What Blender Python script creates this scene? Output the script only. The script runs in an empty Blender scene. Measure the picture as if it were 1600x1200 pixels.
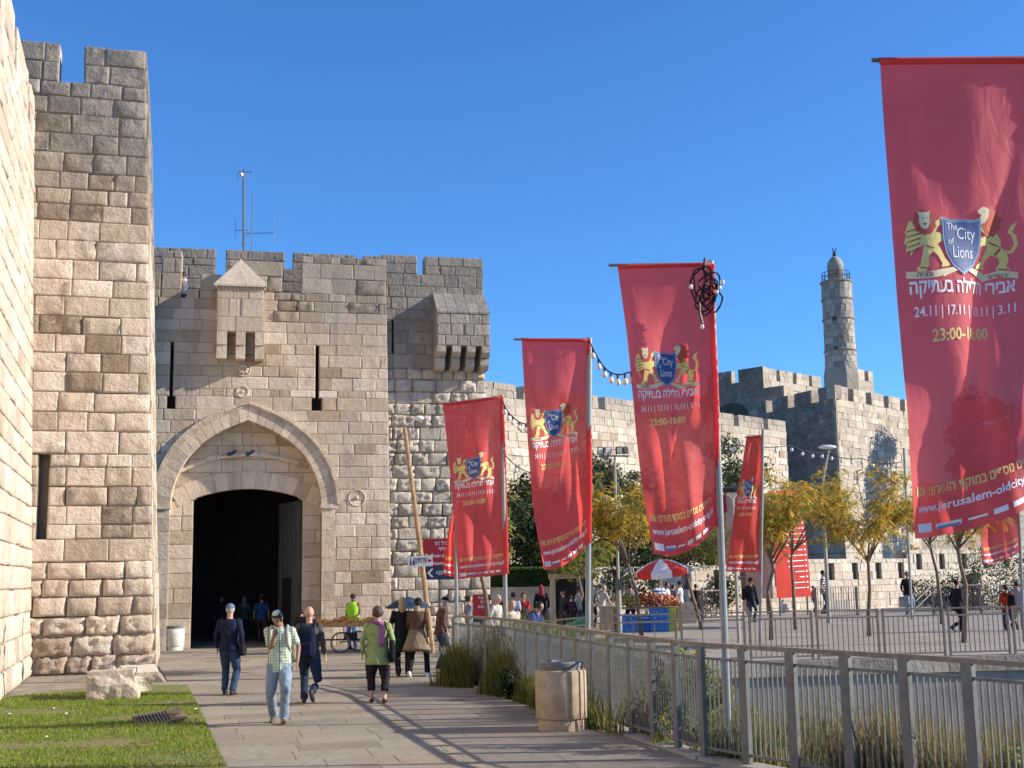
import bpy, bmesh, math, random
import numpy as np
from mathutils import Vector, Matrix, noise
from mathutils.bvhtree import BVHTree
from mathutils.geometry import tessellate_polygon

R = math.radians
SC = bpy.context.scene
COL = SC.collection
rnd = random.Random(7)

# ------------------------------------------------------------------ camera
FPX = 1900.0
CAMZ = 2.2
cam_d = bpy.data.cameras.new('camera')
cam_d.sensor_width = 36.0
cam_d.lens = 36.0 * FPX / 1600.0
cam_d.clip_start = 0.2
cam_d.clip_end = 6000
cam = bpy.data.objects.new('camera', cam_d)
COL.objects.link(cam)
PITCH = math.atan(301.0 / FPX)
ROLL = R(-1.0)
CM = Matrix.Translation((0, 0, CAMZ)) @ Matrix.Rotation(R(90) + PITCH, 4, 'X') @ Matrix.Rotation(ROLL, 4, 'Z')
cam.matrix_world = CM
SC.camera = cam

# ------------------------------------------------------------------ sky, sun, exposure
SUN_EL, SUN_AZ = R(24), R(90.5)      # azimuth from +Y towards +X
W = bpy.data.worlds.new('World')
SC.world = W
W.use_nodes = True
wn = W.node_tree
for n in list(wn.nodes): wn.nodes.remove(n)
sky = wn.nodes.new('ShaderNodeTexSky')
sky.sky_type = 'NISHITA'
sky.sun_disc = False
sky.sun_elevation = SUN_EL
sky.sun_rotation = SUN_AZ
sky.air_density = 1.0
sky.dust_density = 0.0
sky.ozone_density = 3.0
bgn = wn.nodes.new('ShaderNodeBackground')
bgn.inputs['Strength'].default_value = 0.108
won = wn.nodes.new('ShaderNodeOutputWorld')
hsv = wn.nodes.new('ShaderNodeMix'); hsv.data_type = 'RGBA'; hsv.blend_type = 'MULTIPLY'
hsv.inputs[0].default_value = 1.0; hsv.inputs[7].default_value = (0.43, 0.82, 1.27, 1)
wn.links.new(sky.outputs['Color'], hsv.inputs[6])
wn.links.new(hsv.outputs[2], bgn.inputs['Color'])
wn.links.new(bgn.outputs['Background'], won.inputs['Surface'])
sl = bpy.data.lights.new('sun', 'SUN')
sl.energy = 5.0
sl.angle = R(0.55)
sl.color = (1.0, 0.90, 0.76)
sun = bpy.data.objects.new('sun', sl)
COL.objects.link(sun)
SUNV = Vector((math.sin(SUN_AZ) * math.cos(SUN_EL), math.cos(SUN_AZ) * math.cos(SUN_EL), math.sin(SUN_EL)))
sun.rotation_euler = SUNV.to_track_quat('Z', 'Y').to_euler()
SC.view_settings.view_transform = 'Standard'
SC.view_settings.look = 'None'
SC.view_settings.exposure = 0.66
SC.view_settings.gamma = 1
SC.view_settings.use_curve_mapping = False

# ------------------------------------------------------------------ placing helpers
def ray(px, py):
    d = Vector(((px - 800) / FPX, -(py - 600) / FPX, -1.0))
    return (CM.to_3x3() @ d)
C0 = Vector((0, 0, CAMZ))
def at(px, py, Y):
    d = ray(px, py); return C0 + d * (Y / d.y)
def G(px, py, z=0.0):
    d = ray(px, py); return C0 + d * ((z - CAMZ) / d.z)

# ------------------------------------------------------------------ object helpers
def tag(o, label=None, cat=None, group=None, kind=None):
    if label: o['label'] = label
    if cat: o['category'] = cat
    if group: o['group'] = group
    if kind: o['kind'] = kind
    return o
def empty(name, loc=(0, 0, 0), rz=0.0, label=None, cat=None, group=None):
    o = bpy.data.objects.new(name, None)
    COL.objects.link(o); o.location = loc; o.rotation_euler = (0, 0, rz)
    o.empty_display_size = 0.3
    return tag(o, label, cat, group)
def link(name, me, parent=None, loc=(0, 0, 0), rz=0.0):
    o = bpy.data.objects.new(name, me)
    COL.objects.link(o); o.location = loc; o.rotation_euler = (0, 0, rz)
    if parent is not None: o.parent = parent
    return o
def copy_tree(o, parent=None):
    c = o.copy(); COL.objects.link(c)
    c.parent = parent
    for ch in [k for k in o.children]: copy_tree(ch, c)
    return c

class MB:
    """collects geometry and links it as one mesh object"""
    def __init__(s): s.v = []; s.f = []; s.c = []; s.cur = (1, 1, 1, 1); s.usec = False; s.m = []; s.mi = 0; s.sm = False
    def col(s, *c): s.cur = tuple(c) if len(c) == 4 else tuple(c) + (1,); s.usec = True; return s
    def add(s, vs, fs):
        b = len(s.v); s.v += [tuple(p) for p in vs]; s.c += [s.cur] * len(vs)
        s.f += [tuple(b + i for i in f) for f in fs]; s.m += [s.mi] * len(fs)
        return s
    def hexa(s, p):
        return s.add(p, [(0, 3, 2, 1), (4, 5, 6, 7), (0, 1, 5, 4), (1, 2, 6, 5), (2, 3, 7, 6), (3, 0, 4, 7)])
    def box(s, x0, x1, y0, y1, z0, z1):
        return s.hexa([(x0, y0, z0), (x1, y0, z0), (x1, y1, z0), (x0, y1, z0), (x0, y0, z1), (x1, y0, z1), (x1, y1, z1), (x0, y1, z1)])
    def obox(s, c, sx, sy, sz, rz=0, rx=0, ry=0):
        M = Matrix.Rotation(rz, 3, 'Z') @ Matrix.Rotation(ry, 3, 'Y') @ Matrix.Rotation(rx, 3, 'X')
        c = Vector(c); q = []
        for z in (-.5, .5):
            for x, y in ((-.5, -.5), (.5, -.5), (.5, .5), (-.5, .5)):
                q.append(c + M @ Vector((x * sx, y * sy, z * sz)))
        return s.hexa(q)
    def bar(s, a, b, wx, wy=None):
        a = Vector(a); b = Vector(b); wy = wy or wx
        d = (b - a).normalized()
        up = Vector((0, 0, 1)) if abs(d.z) < .9 else Vector((0, 1, 0))
        x = d.cross(up).normalized(); y = x.cross(d).normalized()
        q = []
        for p in (a, b):
            for i, j in ((-.5, -.5), (.5, -.5), (.5, .5), (-.5, .5)):
                q.append(p + x * i * wx + y * j * wy)
        return s.hexa(q)
    def tube(s, pts, r, n=8, cap=True):
        pts = [Vector(p) for p in pts]
        rs = r if isinstance(r, (list, tuple)) else [r] * len(pts)
        vs = []; fs = []; x = None
        for i, p in enumerate(pts):
            d = (pts[min(i + 1, len(pts) - 1)] - pts[max(i - 1, 0)])
            if d.length < 1e-9: d = Vector((0, 0, 1))
            d.normalize()
            if x is None:
                up = Vector((0, 0, 1)) if abs(d.z) < .9 else Vector((1, 0, 0))
                x = d.cross(up).normalized()
            else:
                x = (x - d * x.dot(d))
                if x.length < 1e-6: x = d.orthogonal()
                x.normalize()
            y = d.cross(x)
            for k in range(n):
                a = 2 * math.pi * k / n
                vs.append(p + (x * math.cos(a) + y * math.sin(a)) * rs[i])
        for i in range(len(pts) - 1):
            for k in range(n):
                k2 = (k + 1) % n
                fs.append((i * n + k, i * n + k2, (i + 1) * n + k2, (i + 1) * n + k))
        if cap:
            fs.append(tuple(range(n - 1, -1, -1))); b = (len(pts) - 1) * n
            fs.append(tuple(b + k for k in range(n)))
        return s.add(vs, fs)
    def lathe(s, prof, c=(0, 0, 0), n=16, sx=1, sy=1):
        vs = []; fs = []
        for r, z in prof:
            for k in range(n):
                a = 2 * math.pi * k / n
                vs.append((c[0] + r * math.cos(a) * sx, c[1] + r * math.sin(a) * sy, c[2] + z))
        for i in range(len(prof) - 1):
            for k in range(n):
                k2 = (k + 1) % n
                fs.append((i * n + k, i * n + k2, (i + 1) * n + k2, (i + 1) * n + k))
        fs.append(tuple(range(n - 1, -1, -1))); b = (len(prof) - 1) * n
        fs.append(tuple(b + k for k in range(n)))
        return s.add(vs, fs)
    def sphere(s, c, r, n=10, m=6, sx=1, sy=1, sz=1, M=None):
        vs = []; fs = []; c = Vector(c)
        for i in range(m + 1):
            t = math.pi * i / m
            for k in range(n):
                a = 2 * math.pi * k / n
                p = Vector((r * sx * math.sin(t) * math.cos(a), r * sy * math.sin(t) * math.sin(a), r * sz * math.cos(t)))
                if M is not None: p = M @ p
                vs.append(c + p)
        for i in range(m):
            for k in range(n):
                k2 = (k + 1) % n
                fs.append((i * n + k, (i + 1) * n + k, (i + 1) * n + k2, i * n + k2))
        return s.add(vs, fs)
    def poly(s, pts):
        """flat polygon (list of 3d), tessellated"""
        v = [Vector(p) for p in pts]
        t = tessellate_polygon([v])
        return s.add(v, [tuple(x) for x in t])
    def prism(s, poly, z0, z1):
        n = len(poly)
        vs = [(x, y, z0) for x, y in poly] + [(x, y, z1) for x, y in poly]
        fs = [tuple(range(n - 1, -1, -1)), tuple(range(n, 2 * n))]
        fs += [(i, (i + 1) % n, n + (i + 1) % n, n + i) for i in range(n)]
        return s.add(vs, fs)
    def mesh(s, name, mats=None, smooth=False):
        me = bpy.data.meshes.new(name)
        me.from_pydata(s.v, [], s.f)
        if mats is not None:
            for m in (mats if isinstance(mats, (list, tuple)) else [mats]): me.materials.append(m)
            if isinstance(mats, (list, tuple)) and len(mats) > 1:
                me.polygons.foreach_set('material_index', s.m)
        if s.usec and len(s.v):
            ca = me.color_attributes.new('st', 'FLOAT_COLOR', 'POINT')
            ca.data.foreach_set('color', np.array(s.c, dtype=np.float32).ravel())
        if smooth: me.polygons.foreach_set('use_smooth', [True] * len(me.polygons))
        me.update()
        return me
    def build(s, name, mats=None, parent=None, loc=(0, 0, 0), rz=0.0, smooth=False):
        return link(name, s.mesh(name, mats, smooth), parent, loc, rz)

# ------------------------------------------------------------------ materials
def newmat(name):
    m = bpy.data.materials.new(name); m.use_nodes = True
    nt = m.node_tree
    b = nt.nodes['Principled BSDF']
    return m, nt, b
def nd(nt, t, **kw):
    n = nt.nodes.new(t)
    for k, v in kw.items():
        if k.startswith('_'): setattr(n, k[1:], v)
        else: n.inputs[k].default_value = v
    return n
def mixc(nt, fac, a, b, mode='MIX'):
    n = nt.nodes.new('ShaderNodeMix'); n.data_type = 'RGBA'; n.blend_type = mode
    for s, v in ((0, fac), (6, a), (7, b)):
        if hasattr(v, 'is_linked') or hasattr(v, 'links'): nt.links.new(v, n.inputs[s])
        else: n.inputs[s].default_value = v if s == 0 else tuple(v) + ((1,) if len(v) == 3 else ())
    return n.outputs[2]
def ramp(nt, fac, stops, interp='LINEAR'):
    n = nt.nodes.new('ShaderNodeValToRGB'); cr = n.color_ramp; cr.interpolation = interp
    while len(cr.elements) < len(stops): cr.elements.new(0.5)
    for e, (p, c) in zip(cr.elements, stops):
        e.position = p; e.color = tuple(c) + (1,) if len(c) == 3 else c
    nt.links.new(fac, n.inputs[0])
    return n.outputs[0]
def mat(name, c, rough=0.7, metal=0.0, var=0.15, scale=6.0, bump=0.0, bscale=None, spec=0.3, c2=None, detail=5):
    m, nt, b = newmat(name)
    tc = nd(nt, 'ShaderNodeTexCoord')
    no = nd(nt, 'ShaderNodeTexNoise', Scale=scale, Detail=detail, Roughness=0.6)
    nt.links.new(tc.outputs['Object'], no.inputs['Vector'])
    if c2 is None:
        c2 = tuple(min(1, x * (1 + var)) for x in c); c1 = tuple(x * (1 - var) for x in c)
    else: c1 = c
    col = ramp(nt, no.outputs[0], [(0.3, c1), (0.7, c2)])
    nt.links.new(col, b.inputs['Base Color'])
    b.inputs['Roughness'].default_value = rough
    b.inputs['Metallic'].default_value = metal
    b.inputs['Specular IOR Level'].default_value = spec
    if bump:
        n2 = nd(nt, 'ShaderNodeTexNoise', Scale=bscale or scale * 4, Detail=6, Roughness=0.65)
        nt.links.new(tc.outputs['Object'], n2.inputs['Vector'])
        bp = nd(nt, 'ShaderNodeBump', Strength=1.0, Distance=bump)
        nt.links.new(n2.outputs[0], bp.inputs['Height'])
        nt.links.new(bp.outputs[0], b.inputs['Normal'])
    return m
def attrmat(name, rough=0.8, spec=0.2, transl=0.0, bump=0.0, bscale=30):
    """colour straight from the attribute: things of many small colours (leaves, fruit)"""
    m, nt, b = newmat(name)
    a = nd(nt, 'ShaderNodeAttribute', _attribute_name='st')
    tc = nd(nt, 'ShaderNodeTexCoord')
    nt.links.new(a.outputs['Color'], b.inputs['Base Color'])
    b.inputs['Roughness'].default_value = rough
    b.inputs['Specular IOR Level'].default_value = spec
    if transl:
        t = nd(nt, 'ShaderNodeBsdfTranslucent'); mx = nd(nt, 'ShaderNodeMixShader', Fac=transl)
        nt.links.new(a.outputs['Color'], t.inputs['Color'])
        out = nt.nodes['Material Output']
        nt.links.new(b.outputs[0], mx.inputs[1]); nt.links.new(t.outputs[0], mx.inputs[2]); nt.links.new(mx.outputs[0], out.inputs[0])
    return m
def stonemat(name, stops, grey=(0.17, 0.16, 0.145), stain=(0.12, 0.085, 0.055), bump=0.02, scale=1.0, pits=0.5, rough=0.9):
    """stone: attribute st = (tint, weathering, stain)"""
    m, nt, b = newmat(name)
    L = nt.links.new
    a = nd(nt, 'ShaderNodeAttribute', _attribute_name='st')
    sp = nd(nt, 'ShaderNodeSeparateColor'); L(a.outputs['Color'], sp.inputs[0])
    ge = nd(nt, 'ShaderNodeNewGeometry')
    base = ramp(nt, sp.outputs[0], stops)
    n1 = nd(nt, 'ShaderNodeTexNoise', Scale=2.3 * scale, Detail=8, Roughness=0.65); L(ge.outputs['Position'], n1.inputs['Vector'])
    n2 = nd(nt, 'ShaderNodeTexNoise', Scale=14 * scale, Detail=6, Roughness=0.7); L(ge.outputs['Position'], n2.inputs['Vector'])
    n3 = nd(nt, 'ShaderNodeTexNoise', Scale=0.55 * scale, Detail=5, Roughness=0.6); L(ge.outputs['Position'], n3.inputs['Vector'])
    v1 = ramp(nt, n1.outputs[0], [(0.25, (0.74, 0.72, 0.69)), (0.5, (1, 1, 1)), (0.75, (1.2, 1.18, 1.14))])
    c = mixc(nt, 0.8, base, v1, 'MULTIPLY')
    v2 = ramp(nt, n2.outputs[0], [(0.3, (0.74, 0.73, 0.71)), (0.62, (1.08, 1.07, 1.06))])
    c = mixc(nt, 0.6, c, v2, 'MULTIPLY')
    # rusty / warm wash
    wf = ramp(nt, n3.outputs[0], [(0.5, (0, 0, 0)), (0.72, (0.32, 0.32, 0.32))])
    c = mixc(nt, wf, c, (0.42, 0.29, 0.17))
    n4 = nd(nt, 'ShaderNodeTexNoise', Scale=0.9 * scale, Detail=9, Roughness=0.72, Distortion=.6); L(ge.outputs['Position'], n4.inputs['Vector'])
    df = ramp(nt, n4.outputs[0], [(0.56, (0, 0, 0)), (0.68, (pits * 1.1, pits * 1.1, pits * 1.1))])
    c = mixc(nt, df, c, (0.17, 0.125, 0.085))
    # stain and weathering, broken up by noise
    def fac(ch, k=1.6, off=-0.55):
        m1 = nd(nt, 'ShaderNodeMath', _operation='MULTIPLY_ADD'); L(n1.outputs[0], m1.inputs[0]); m1.inputs[1].default_value = k; m1.inputs[2].default_value = off
        m2 = nd(nt, 'ShaderNodeMath', _operation='ADD'); L(m1.outputs[0], m2.inputs[0]); L(n2.outputs[0], m2.inputs[1])
        m3 = nd(nt, 'ShaderNodeMath', _operation='MULTIPLY', _use_clamp=True); L(m2.outputs[0], m3.inputs[0]); L(sp.outputs[ch], m3.inputs[1])
        return m3.outputs[0]
    c = mixc(nt, fac(1), c, grey)
    c = mixc(nt, fac(2, 3.0, -1.3), c, stain)
    n6 = nd(nt, 'ShaderNodeTexNoise', Scale=1.0, Detail=7, Roughness=0.6); mp = nd(nt, 'ShaderNodeMapping'); mp.inputs['Scale'].default_value = (2.2 * scale, 2.2 * scale, .16 * scale)
    L(ge.outputs['Position'], mp.inputs[0]); L(mp.outputs[0], n6.inputs['Vector'])
    rf_ = ramp(nt, n6.outputs[0], [(0.54, (0, 0, 0)), (0.72, (.42, .42, .42))]); c = mixc(nt, rf_, c, (0.21, 0.18, 0.15))
    # pits
    vo = nd(nt, 'ShaderNodeTexVoronoi', Scale=11 * scale, _feature='F1'); L(ge.outputs['Position'], vo.inputs['Vector'])
    pf = ramp(nt, vo.outputs['Distance'], [(0.02, (pits, pits, pits)), (0.2, (0, 0, 0))])
    c = mixc(nt, pf, c, (0.13, 0.10, 0.075))
    L(c, b.inputs['Base Color'])
    b.inputs['Roughness'].default_value = rough
    b.inputs['Specular IOR Level'].default_value = 0.15
    ad = nd(nt, 'ShaderNodeMath', _operation='MULTIPLY_ADD'); L(n1.outputs[0], ad.inputs[0]); ad.inputs[1].default_value = 1.6; L(n2.outputs[0], ad.inputs[2])
    s2 = nd(nt, 'ShaderNodeMath', _operation='MULTIPLY_ADD'); L(pf, s2.inputs[0]); s2.inputs[1].default_value = -0.7; L(ad.outputs[0], s2.inputs[2])
    n5 = nd(nt, 'ShaderNodeTexNoise', Scale=5.5 * scale, Detail=7, Roughness=0.6, Distortion=.4); L(ge.outputs['Position'], n5.inputs['Vector'])
    s3 = nd(nt, 'ShaderNodeMath', _operation='MULTIPLY_ADD'); L(n5.outputs[0], s3.inputs[0]); s3.inputs[1].default_value = 2.2; L(s2.outputs[0], s3.inputs[2])
    bp = nd(nt, 'ShaderNodeBump', Strength=1.0, Distance=bump); L(s3.outputs[0], bp.inputs['Height'])
    L(bp.outputs[0], b.inputs['Normal'])
    return m

WARM = [(0.0, (0.30, 0.225, 0.155)), (0.15, (0.42, 0.33, 0.25)), (0.35, (0.58, 0.475, 0.365)), (0.6, (0.68, 0.56, 0.445)), (0.82, (0.74, 0.62, 0.51)), (1.0, (0.80, 0.70, 0.575))]
TAN = [(0.0, (0.37, 0.28, 0.19)), (0.25, (0.52, 0.415, 0.30)), (0.5, (0.61, 0.505, 0.385)), (0.75, (0.68, 0.57, 0.445)), (1.0, (0.75, 0.64, 0.505))]
GREYS = [(0.0, (0.32, 0.28, 0.23)), (0.4, (0.47, 0.42, 0.35)), (0.75, (0.58, 0.52, 0.43)), (1.0, (0.69, 0.61, 0.51))]
CREAM = [(0.0, (0.40, 0.32, 0.24)), (0.3, (0.58, 0.50, 0.40)), (0.7, (0.66, 0.585, 0.48)), (1.0, (0.74, 0.67, 0.56))]
M = {}
M['stone_tower'] = stonemat('tower_stone', WARM, bump=0.032, pits=.6)
M['stone_gate'] = stonemat('gate_stone', TAN, bump=0.011, pits=0.3)
M['stone_grey'] = stonemat('turret_stone', GREYS, bump=0.02)
M['stone_cream'] = stonemat('cream_stone', [(0.0, (0.38, 0.30, 0.225)), (0.3, (0.52, 0.435, 0.345)), (0.7, (0.61, 0.515, 0.42)), (1.0, (0.69, 0.595, 0.49))], bump=0.02, pits=0.4)
M['stone_far'] = stonemat('far_stone', CREAM, bump=0.03, scale=0.8)
M['stone_cit'] = stonemat('citadel_stone', GREYS, bump=0.04, scale=0.7)
M['mortar'] = mat('mortar', (0.40, 0.33, 0.25), 0.95, var=0.3, scale=3, bump=0.01)
M['mortar_l'] = mat('pale_mortar', (0.42, 0.36, 0.29), 0.95, var=0.25, scale=3, bump=0.01)
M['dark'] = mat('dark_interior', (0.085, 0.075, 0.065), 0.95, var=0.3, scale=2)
M['galv'] = mat('galvanised_steel', (0.15, 0.155, 0.155), 0.6, metal=0.1, var=0.28, scale=9, bump=0.0012, bscale=40, spec=0.4)
M['galv_l'] = mat('pale_galvanised_steel', (0.36, 0.35, 0.33), 0.55, metal=0.2, var=0.2, scale=8)
M['rail'] = mat('weathered_railing', (0.22, 0.19, 0.16), 0.65, metal=0.1, var=0.25, scale=10)
M['pole'] = mat('pole_steel', (0.27, 0.29, 0.29), 0.5, metal=0.2, var=0.12, scale=5)
M['black'] = mat('black_plastic', (0.018, 0.018, 0.02), 0.5, var=0.3)
M['white'] = mat('white_paint', (0.78, 0.77, 0.74), 0.5, var=0.05)
M['wood'] = mat('weathered_timber', (0.36, 0.24, 0.13), 0.8, var=0.3, scale=5, bump=0.004)
M['concrete'] = mat('exposed_concrete', (0.46, 0.38, 0.29), 0.92, var=0.22, scale=5, bump=0.006, bscale=50)
M['concrete_g'] = mat('grey_concrete', (0.31, 0.295, 0.265), 0.92, var=0.25, scale=1.6, bump=0.008, bscale=18)
M['glassbulb'] = mat('bulb_glass', (0.75, 0.75, 0.72), 0.15, var=0.05, spec=0.8)
# ------------------------------------------------------------------ masonry
def breaks(z0, z1, h, jit, forced=()):
    zs = [z0]; z = z0
    while z < z1 - h * 0.6:
        z += h * (1 + rnd.uniform(-jit, jit)); zs.append(z)
    k = (z1 - z0) / (zs[-1] - z0)
    zs = [z0 + (a - z0) * k for a in zs]
    for f in forced:
        if z0 + .1 < f < z1 - .1:
            i = min(range(1, len(zs) - 1), key=lambda i: abs(zs[i] - f)); zs[i] = f
    return sorted(zs)
def sub_iv(ivs, a, b):
    out = []
    for p, q in ivs:
        if b <= p or a >= q: out.append((p, q)); continue
        if a > p + .04: out.append((p, a))
        if b < q - .04: out.append((b, q))
    return out
def stone_geo(w, h, proud, amp, depth, seed, nx, nz, chip=0.0):
    """front grid + skirt, local: u 0..w, d outward, z 0..h ; returns verts(u,d,z), faces"""
    vs = []; fs = []
    for j in range(nz + 1):
        for i in range(nx + 1):
            a = i / nx; b = j / nz
            # squeeze grid to make a border ring
            aa = (0, 0.07) if False else None
            e = min(a, 1 - a) * w; g = min(b, 1 - b) * h
            edge = (i in (0, nx)) or (j in (0, nz))
            n = noise.noise(Vector((a * w * 3.1 + seed * 7.3, b * h * 3.1, seed * 1.7)))
            n2 = noise.noise(Vector((a * w * 8 + seed * 3.3, b * h * 8, seed * 5.7)))
            if edge:
                d = proud * 0.25 + chip * 0.5 * n2
                u = a * w + (chip * n if i in (0, nx) else 0); z = b * h + (chip * n2 if j in (0, nz) else 0)
            else:
                d = proud + amp * (n * 1.2 + n2 * 0.7 + 0.25)
                if amp > .05:
                    n3 = noise.noise(Vector((a * w * 5 + seed * 2.1, b * h * 5, seed * 4.4)))
                    d = proud + amp * (.9 - 1.5 * abs(n3) + n2 * .8 - .5 * abs(n))
                u = w * (0.5 + (a - .5) * (1.0 if nx > 3 else 1)); z = h * b
                # pull the inner ring outward to the edges (arris)
                k = min(0.03 + amp * .35, 0.3 * w)
                if i == 1: u = k
                if i == nx - 1: u = w - k
                k2 = min(0.025 + amp * .3, 0.3 * h)
                if j == 1: z = k2
                if j == nz - 1: z = h - k2
            vs.append([u, d, z])
    def I(i, j): return j * (nx + 1) + i
    for j in range(nz):
        for i in range(nx): fs.append((I(i, j), I(i + 1, j), I(i + 1, j + 1), I(i, j + 1)))
    ring = [I(i, 0) for i in range(nx)] + [I(nx, j) for j in range(nz)] + [I(i, nz) for i in range(nx, 0, -1)] + [I(0, j) for j in range(nz, 0, -1)]
    b0 = len(vs)
    for r in ring: vs.append([vs[r][0], -depth, vs[r][2]])
    n = len(ring)
    for k in range(n): fs.append((ring[(k + 1) % n], ring[k], b0 + k, b0 + (k + 1) % n))
    return vs, fs
class Face:
    """a wall face: origin O (local), U along, N outward; batter shifts handled by u0/u1 functions"""
    def __init__(s, O, U, N, lean=(0, 0)):
        s.O = Vector(O); s.U = Vector(U).normalized(); s.N = Vector(N).normalized(); s.lean = lean
    def p(s, u, d, z): return s.O + s.U * u + s.N * (d + s.lean[1] * z) + Vector((0, 0, z))
def masonry(parent, F, u0, u1, z0, z1, h, wr, mt, style, mortar=None, holes=(), snap=None, jit=0.12, forced=(), gap=0.012, parts=True,
            name='stone', low=False, thick=0.5, tops=None, zs=None, stuff_mb=None, mort_mb=None, skip=None, cut=None):
    """u0,u1 functions of z or numbers. style(u,z,w,h)->(tint,weather,stain,proud,amp,chip)"""
    fu0 = u0 if callable(u0) else (lambda z: u0)
    fu1 = u1 if callable(u1) else (lambda z: u1)
    hz = sorted(set([a for H in holes for a in (H[2], H[3])] + list(forced)))
    zs = zs or breaks(z0, z1, h, jit, hz)
    mm = mort_mb if mort_mb is not None else MB()
    sm = stuff_mb if stuff_mb is not None else MB()
    cnt = 0
    for r in range(len(zs) - 1):
        a, b = zs[r], zs[r + 1]; zc = (a + b) / 2
        ivs = [(fu0(zc), fu1(zc))]
        for H in holes:
            if H[2] < b - .02 and H[3] > a + .02: ivs = sub_iv(ivs, H[0], H[1])
        if cut:
            iv = cut(a, b)
            if iv: ivs = sub_iv(ivs, *iv)
        for (p, q) in ivs:
            us = [p]; u = p + rnd.uniform(wr[0], wr[1]) * rnd.uniform(.5, 1)
            while u < q - wr[0] * .5: us.append(u); u += rnd.uniform(*wr) * (b - a) / h
            us.append(q)
            for k in range(len(us) - 1):
                s0, s1 = us[k] + gap, us[k + 1] - gap; t0, t1 = a + gap * .8, b - gap * .8
                if s1 - s0 < .05: continue
                if skip and skip((s0 + s1) / 2, zc): continue
                if snap:
                    pts = [(s0 + (s1 - s0) * i / 4, t0 + (t1 - t0) * j / 4) for i in range(5) for j in range(5)]
                    ins = [snap(x, y) is not None and snap(x, y) != (x, y) for x, y in pts]
                    if all(ins): continue
                tint, wx, st, proud, amp, chip = style((s0 + s1) / 2, zc, s1 - s0, b - a)
                if amp > .02 and not low and rnd.random() < .6: s0 += rnd.uniform(0, .02); s1 -= rnd.uniform(0, .02); t0 += rnd.uniform(0, .015); t1 -= rnd.uniform(0, .03)
                near_snap = bool(snap) and any(ins)
                if low: nx, nz = 1, 1
                else:
                    nx = 4 if amp < .02 else (7 if amp <= .05 else 9); nz = 3 if amp < .02 else (5 if amp <= .05 else 7)
                if near_snap: nx, nz = 8, 5; amp = min(amp, .006); chip = 0
                if low:
                    w_, h_ = s1 - s0, t1 - t0
                    pr = proud + rnd.uniform(-amp, amp)
                    vs = [[0, pr, 0], [w_, pr + rnd.uniform(-amp, amp), 0], [w_, pr, h_], [0, pr + rnd.uniform(-amp, amp), h_], [0, -.08, 0], [w_, -.08, 0], [w_, -.08, h_], [0, -.08, h_]]
                    fs = [(0, 1, 2, 3), (1, 0, 4, 5), (2, 1, 5, 6), (3, 2, 6, 7), (0, 3, 7, 4)]
                else:
                    vs, fs = stone_geo(s1 - s0, t1 - t0, proud, amp, .1, rnd.random() * 40, nx, nz, chip)
                P = []
                for (x, d, z) in vs:
                    X, Z = s0 + x, t0 + z
                    if near_snap:
                        X, Z = snap(X, Z)
                    P.append((X, d, Z))
                cx, cz = (s0 + s1) / 2, (t0 + t1) / 2
                if parts:
                    c = F.p(cx, 0, cz)
                    mb = MB().col(tint, wx, st, 1); mb.add([F.p(*q_) - c for q_ in P], fs)
                    link(name, mb.mesh(name, mt, amp > .02), parent, c); cnt += 1
                else:
                    sm.col(tint, wx, st, 1); sm.add([F.p(*q_) for q_ in P], fs)
                # mortar bed block behind
                e = gap + .002
                nn = 6 if near_snap else 1
                g = []
                for j in range(nn + 1):
                    for i in range(nn + 1):
                        X = s0 - e + (s1 - s0 + 2 * e) * i / nn; Z = t0 - e + (t1 - t0 + 2 * e) * j / nn
                        if near_snap: X, Z = snap(X, Z)
                        g.append((X, Z))
                base = [F.p(x, -.02, z) for x, z in g] + [F.p(x, -thick, z) for x, z in g]
                n1 = nn + 1; N2 = n1 * n1; ff = []
                for j in range(nn):
                    for i in range(nn):
                        ff.append((j * n1 + i, j * n1 + i + 1, (j + 1) * n1 + i + 1, (j + 1) * n1 + i))
                        ff.append((N2 + j * n1 + i, N2 + (j + 1) * n1 + i, N2 + (j + 1) * n1 + i + 1, N2 + j * n1 + i + 1))
                for i in range(nn):
                    ff.append((i + 1, i, N2 + i, N2 + i + 1)); t = nn * n1
                    ff.append((t + i, t + i + 1, N2 + t + i + 1, N2 + t + i))
                    l = i * n1; ff.append((l, l + n1, N2 + l + n1, N2 + l)); l += nn
                    ff.append((l + n1, l, N2 + l, N2 + l + n1))
                mm.add(base, ff)
    if mort_mb is None and mortar: mm.build('mortar', mortar, parent)
    if not parts and stuff_mb is None:
        tag(sm.build(name, mt, parent), kind='stuff')
    return cnt
# ------------------------------------------------------------------ ground, path, plaza, ditch
PA, PB = Vector((-1.32, 26.4, 0)), Vector((16.0, 28.7, 0))     # plaza edge line
FENCE = [(705, 26.4), (790, 24.0), (920, 18.8), (1083, 15.1), (1203, 13.9), (1350, 12.75), (1555, 11.3), (1800, 9.7)]
FP = [Vector(((px - 800) / FPX * Y * 1.0, Y, 0)) for px, Y in FENCE]
FP = [Vector((a.x, a.y, 0)) for a in FP]
FP.append(FP[-1] + (FP[-1] - FP[-2]).normalized() * 6)
def zg(x, y):
    return 0.25 * max(0.0, min(1.0, (x + 1.3) / 3.0))
def noise2(x, y, s=0): return noise.noise(Vector((x, y, s * 9.17)))

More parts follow.
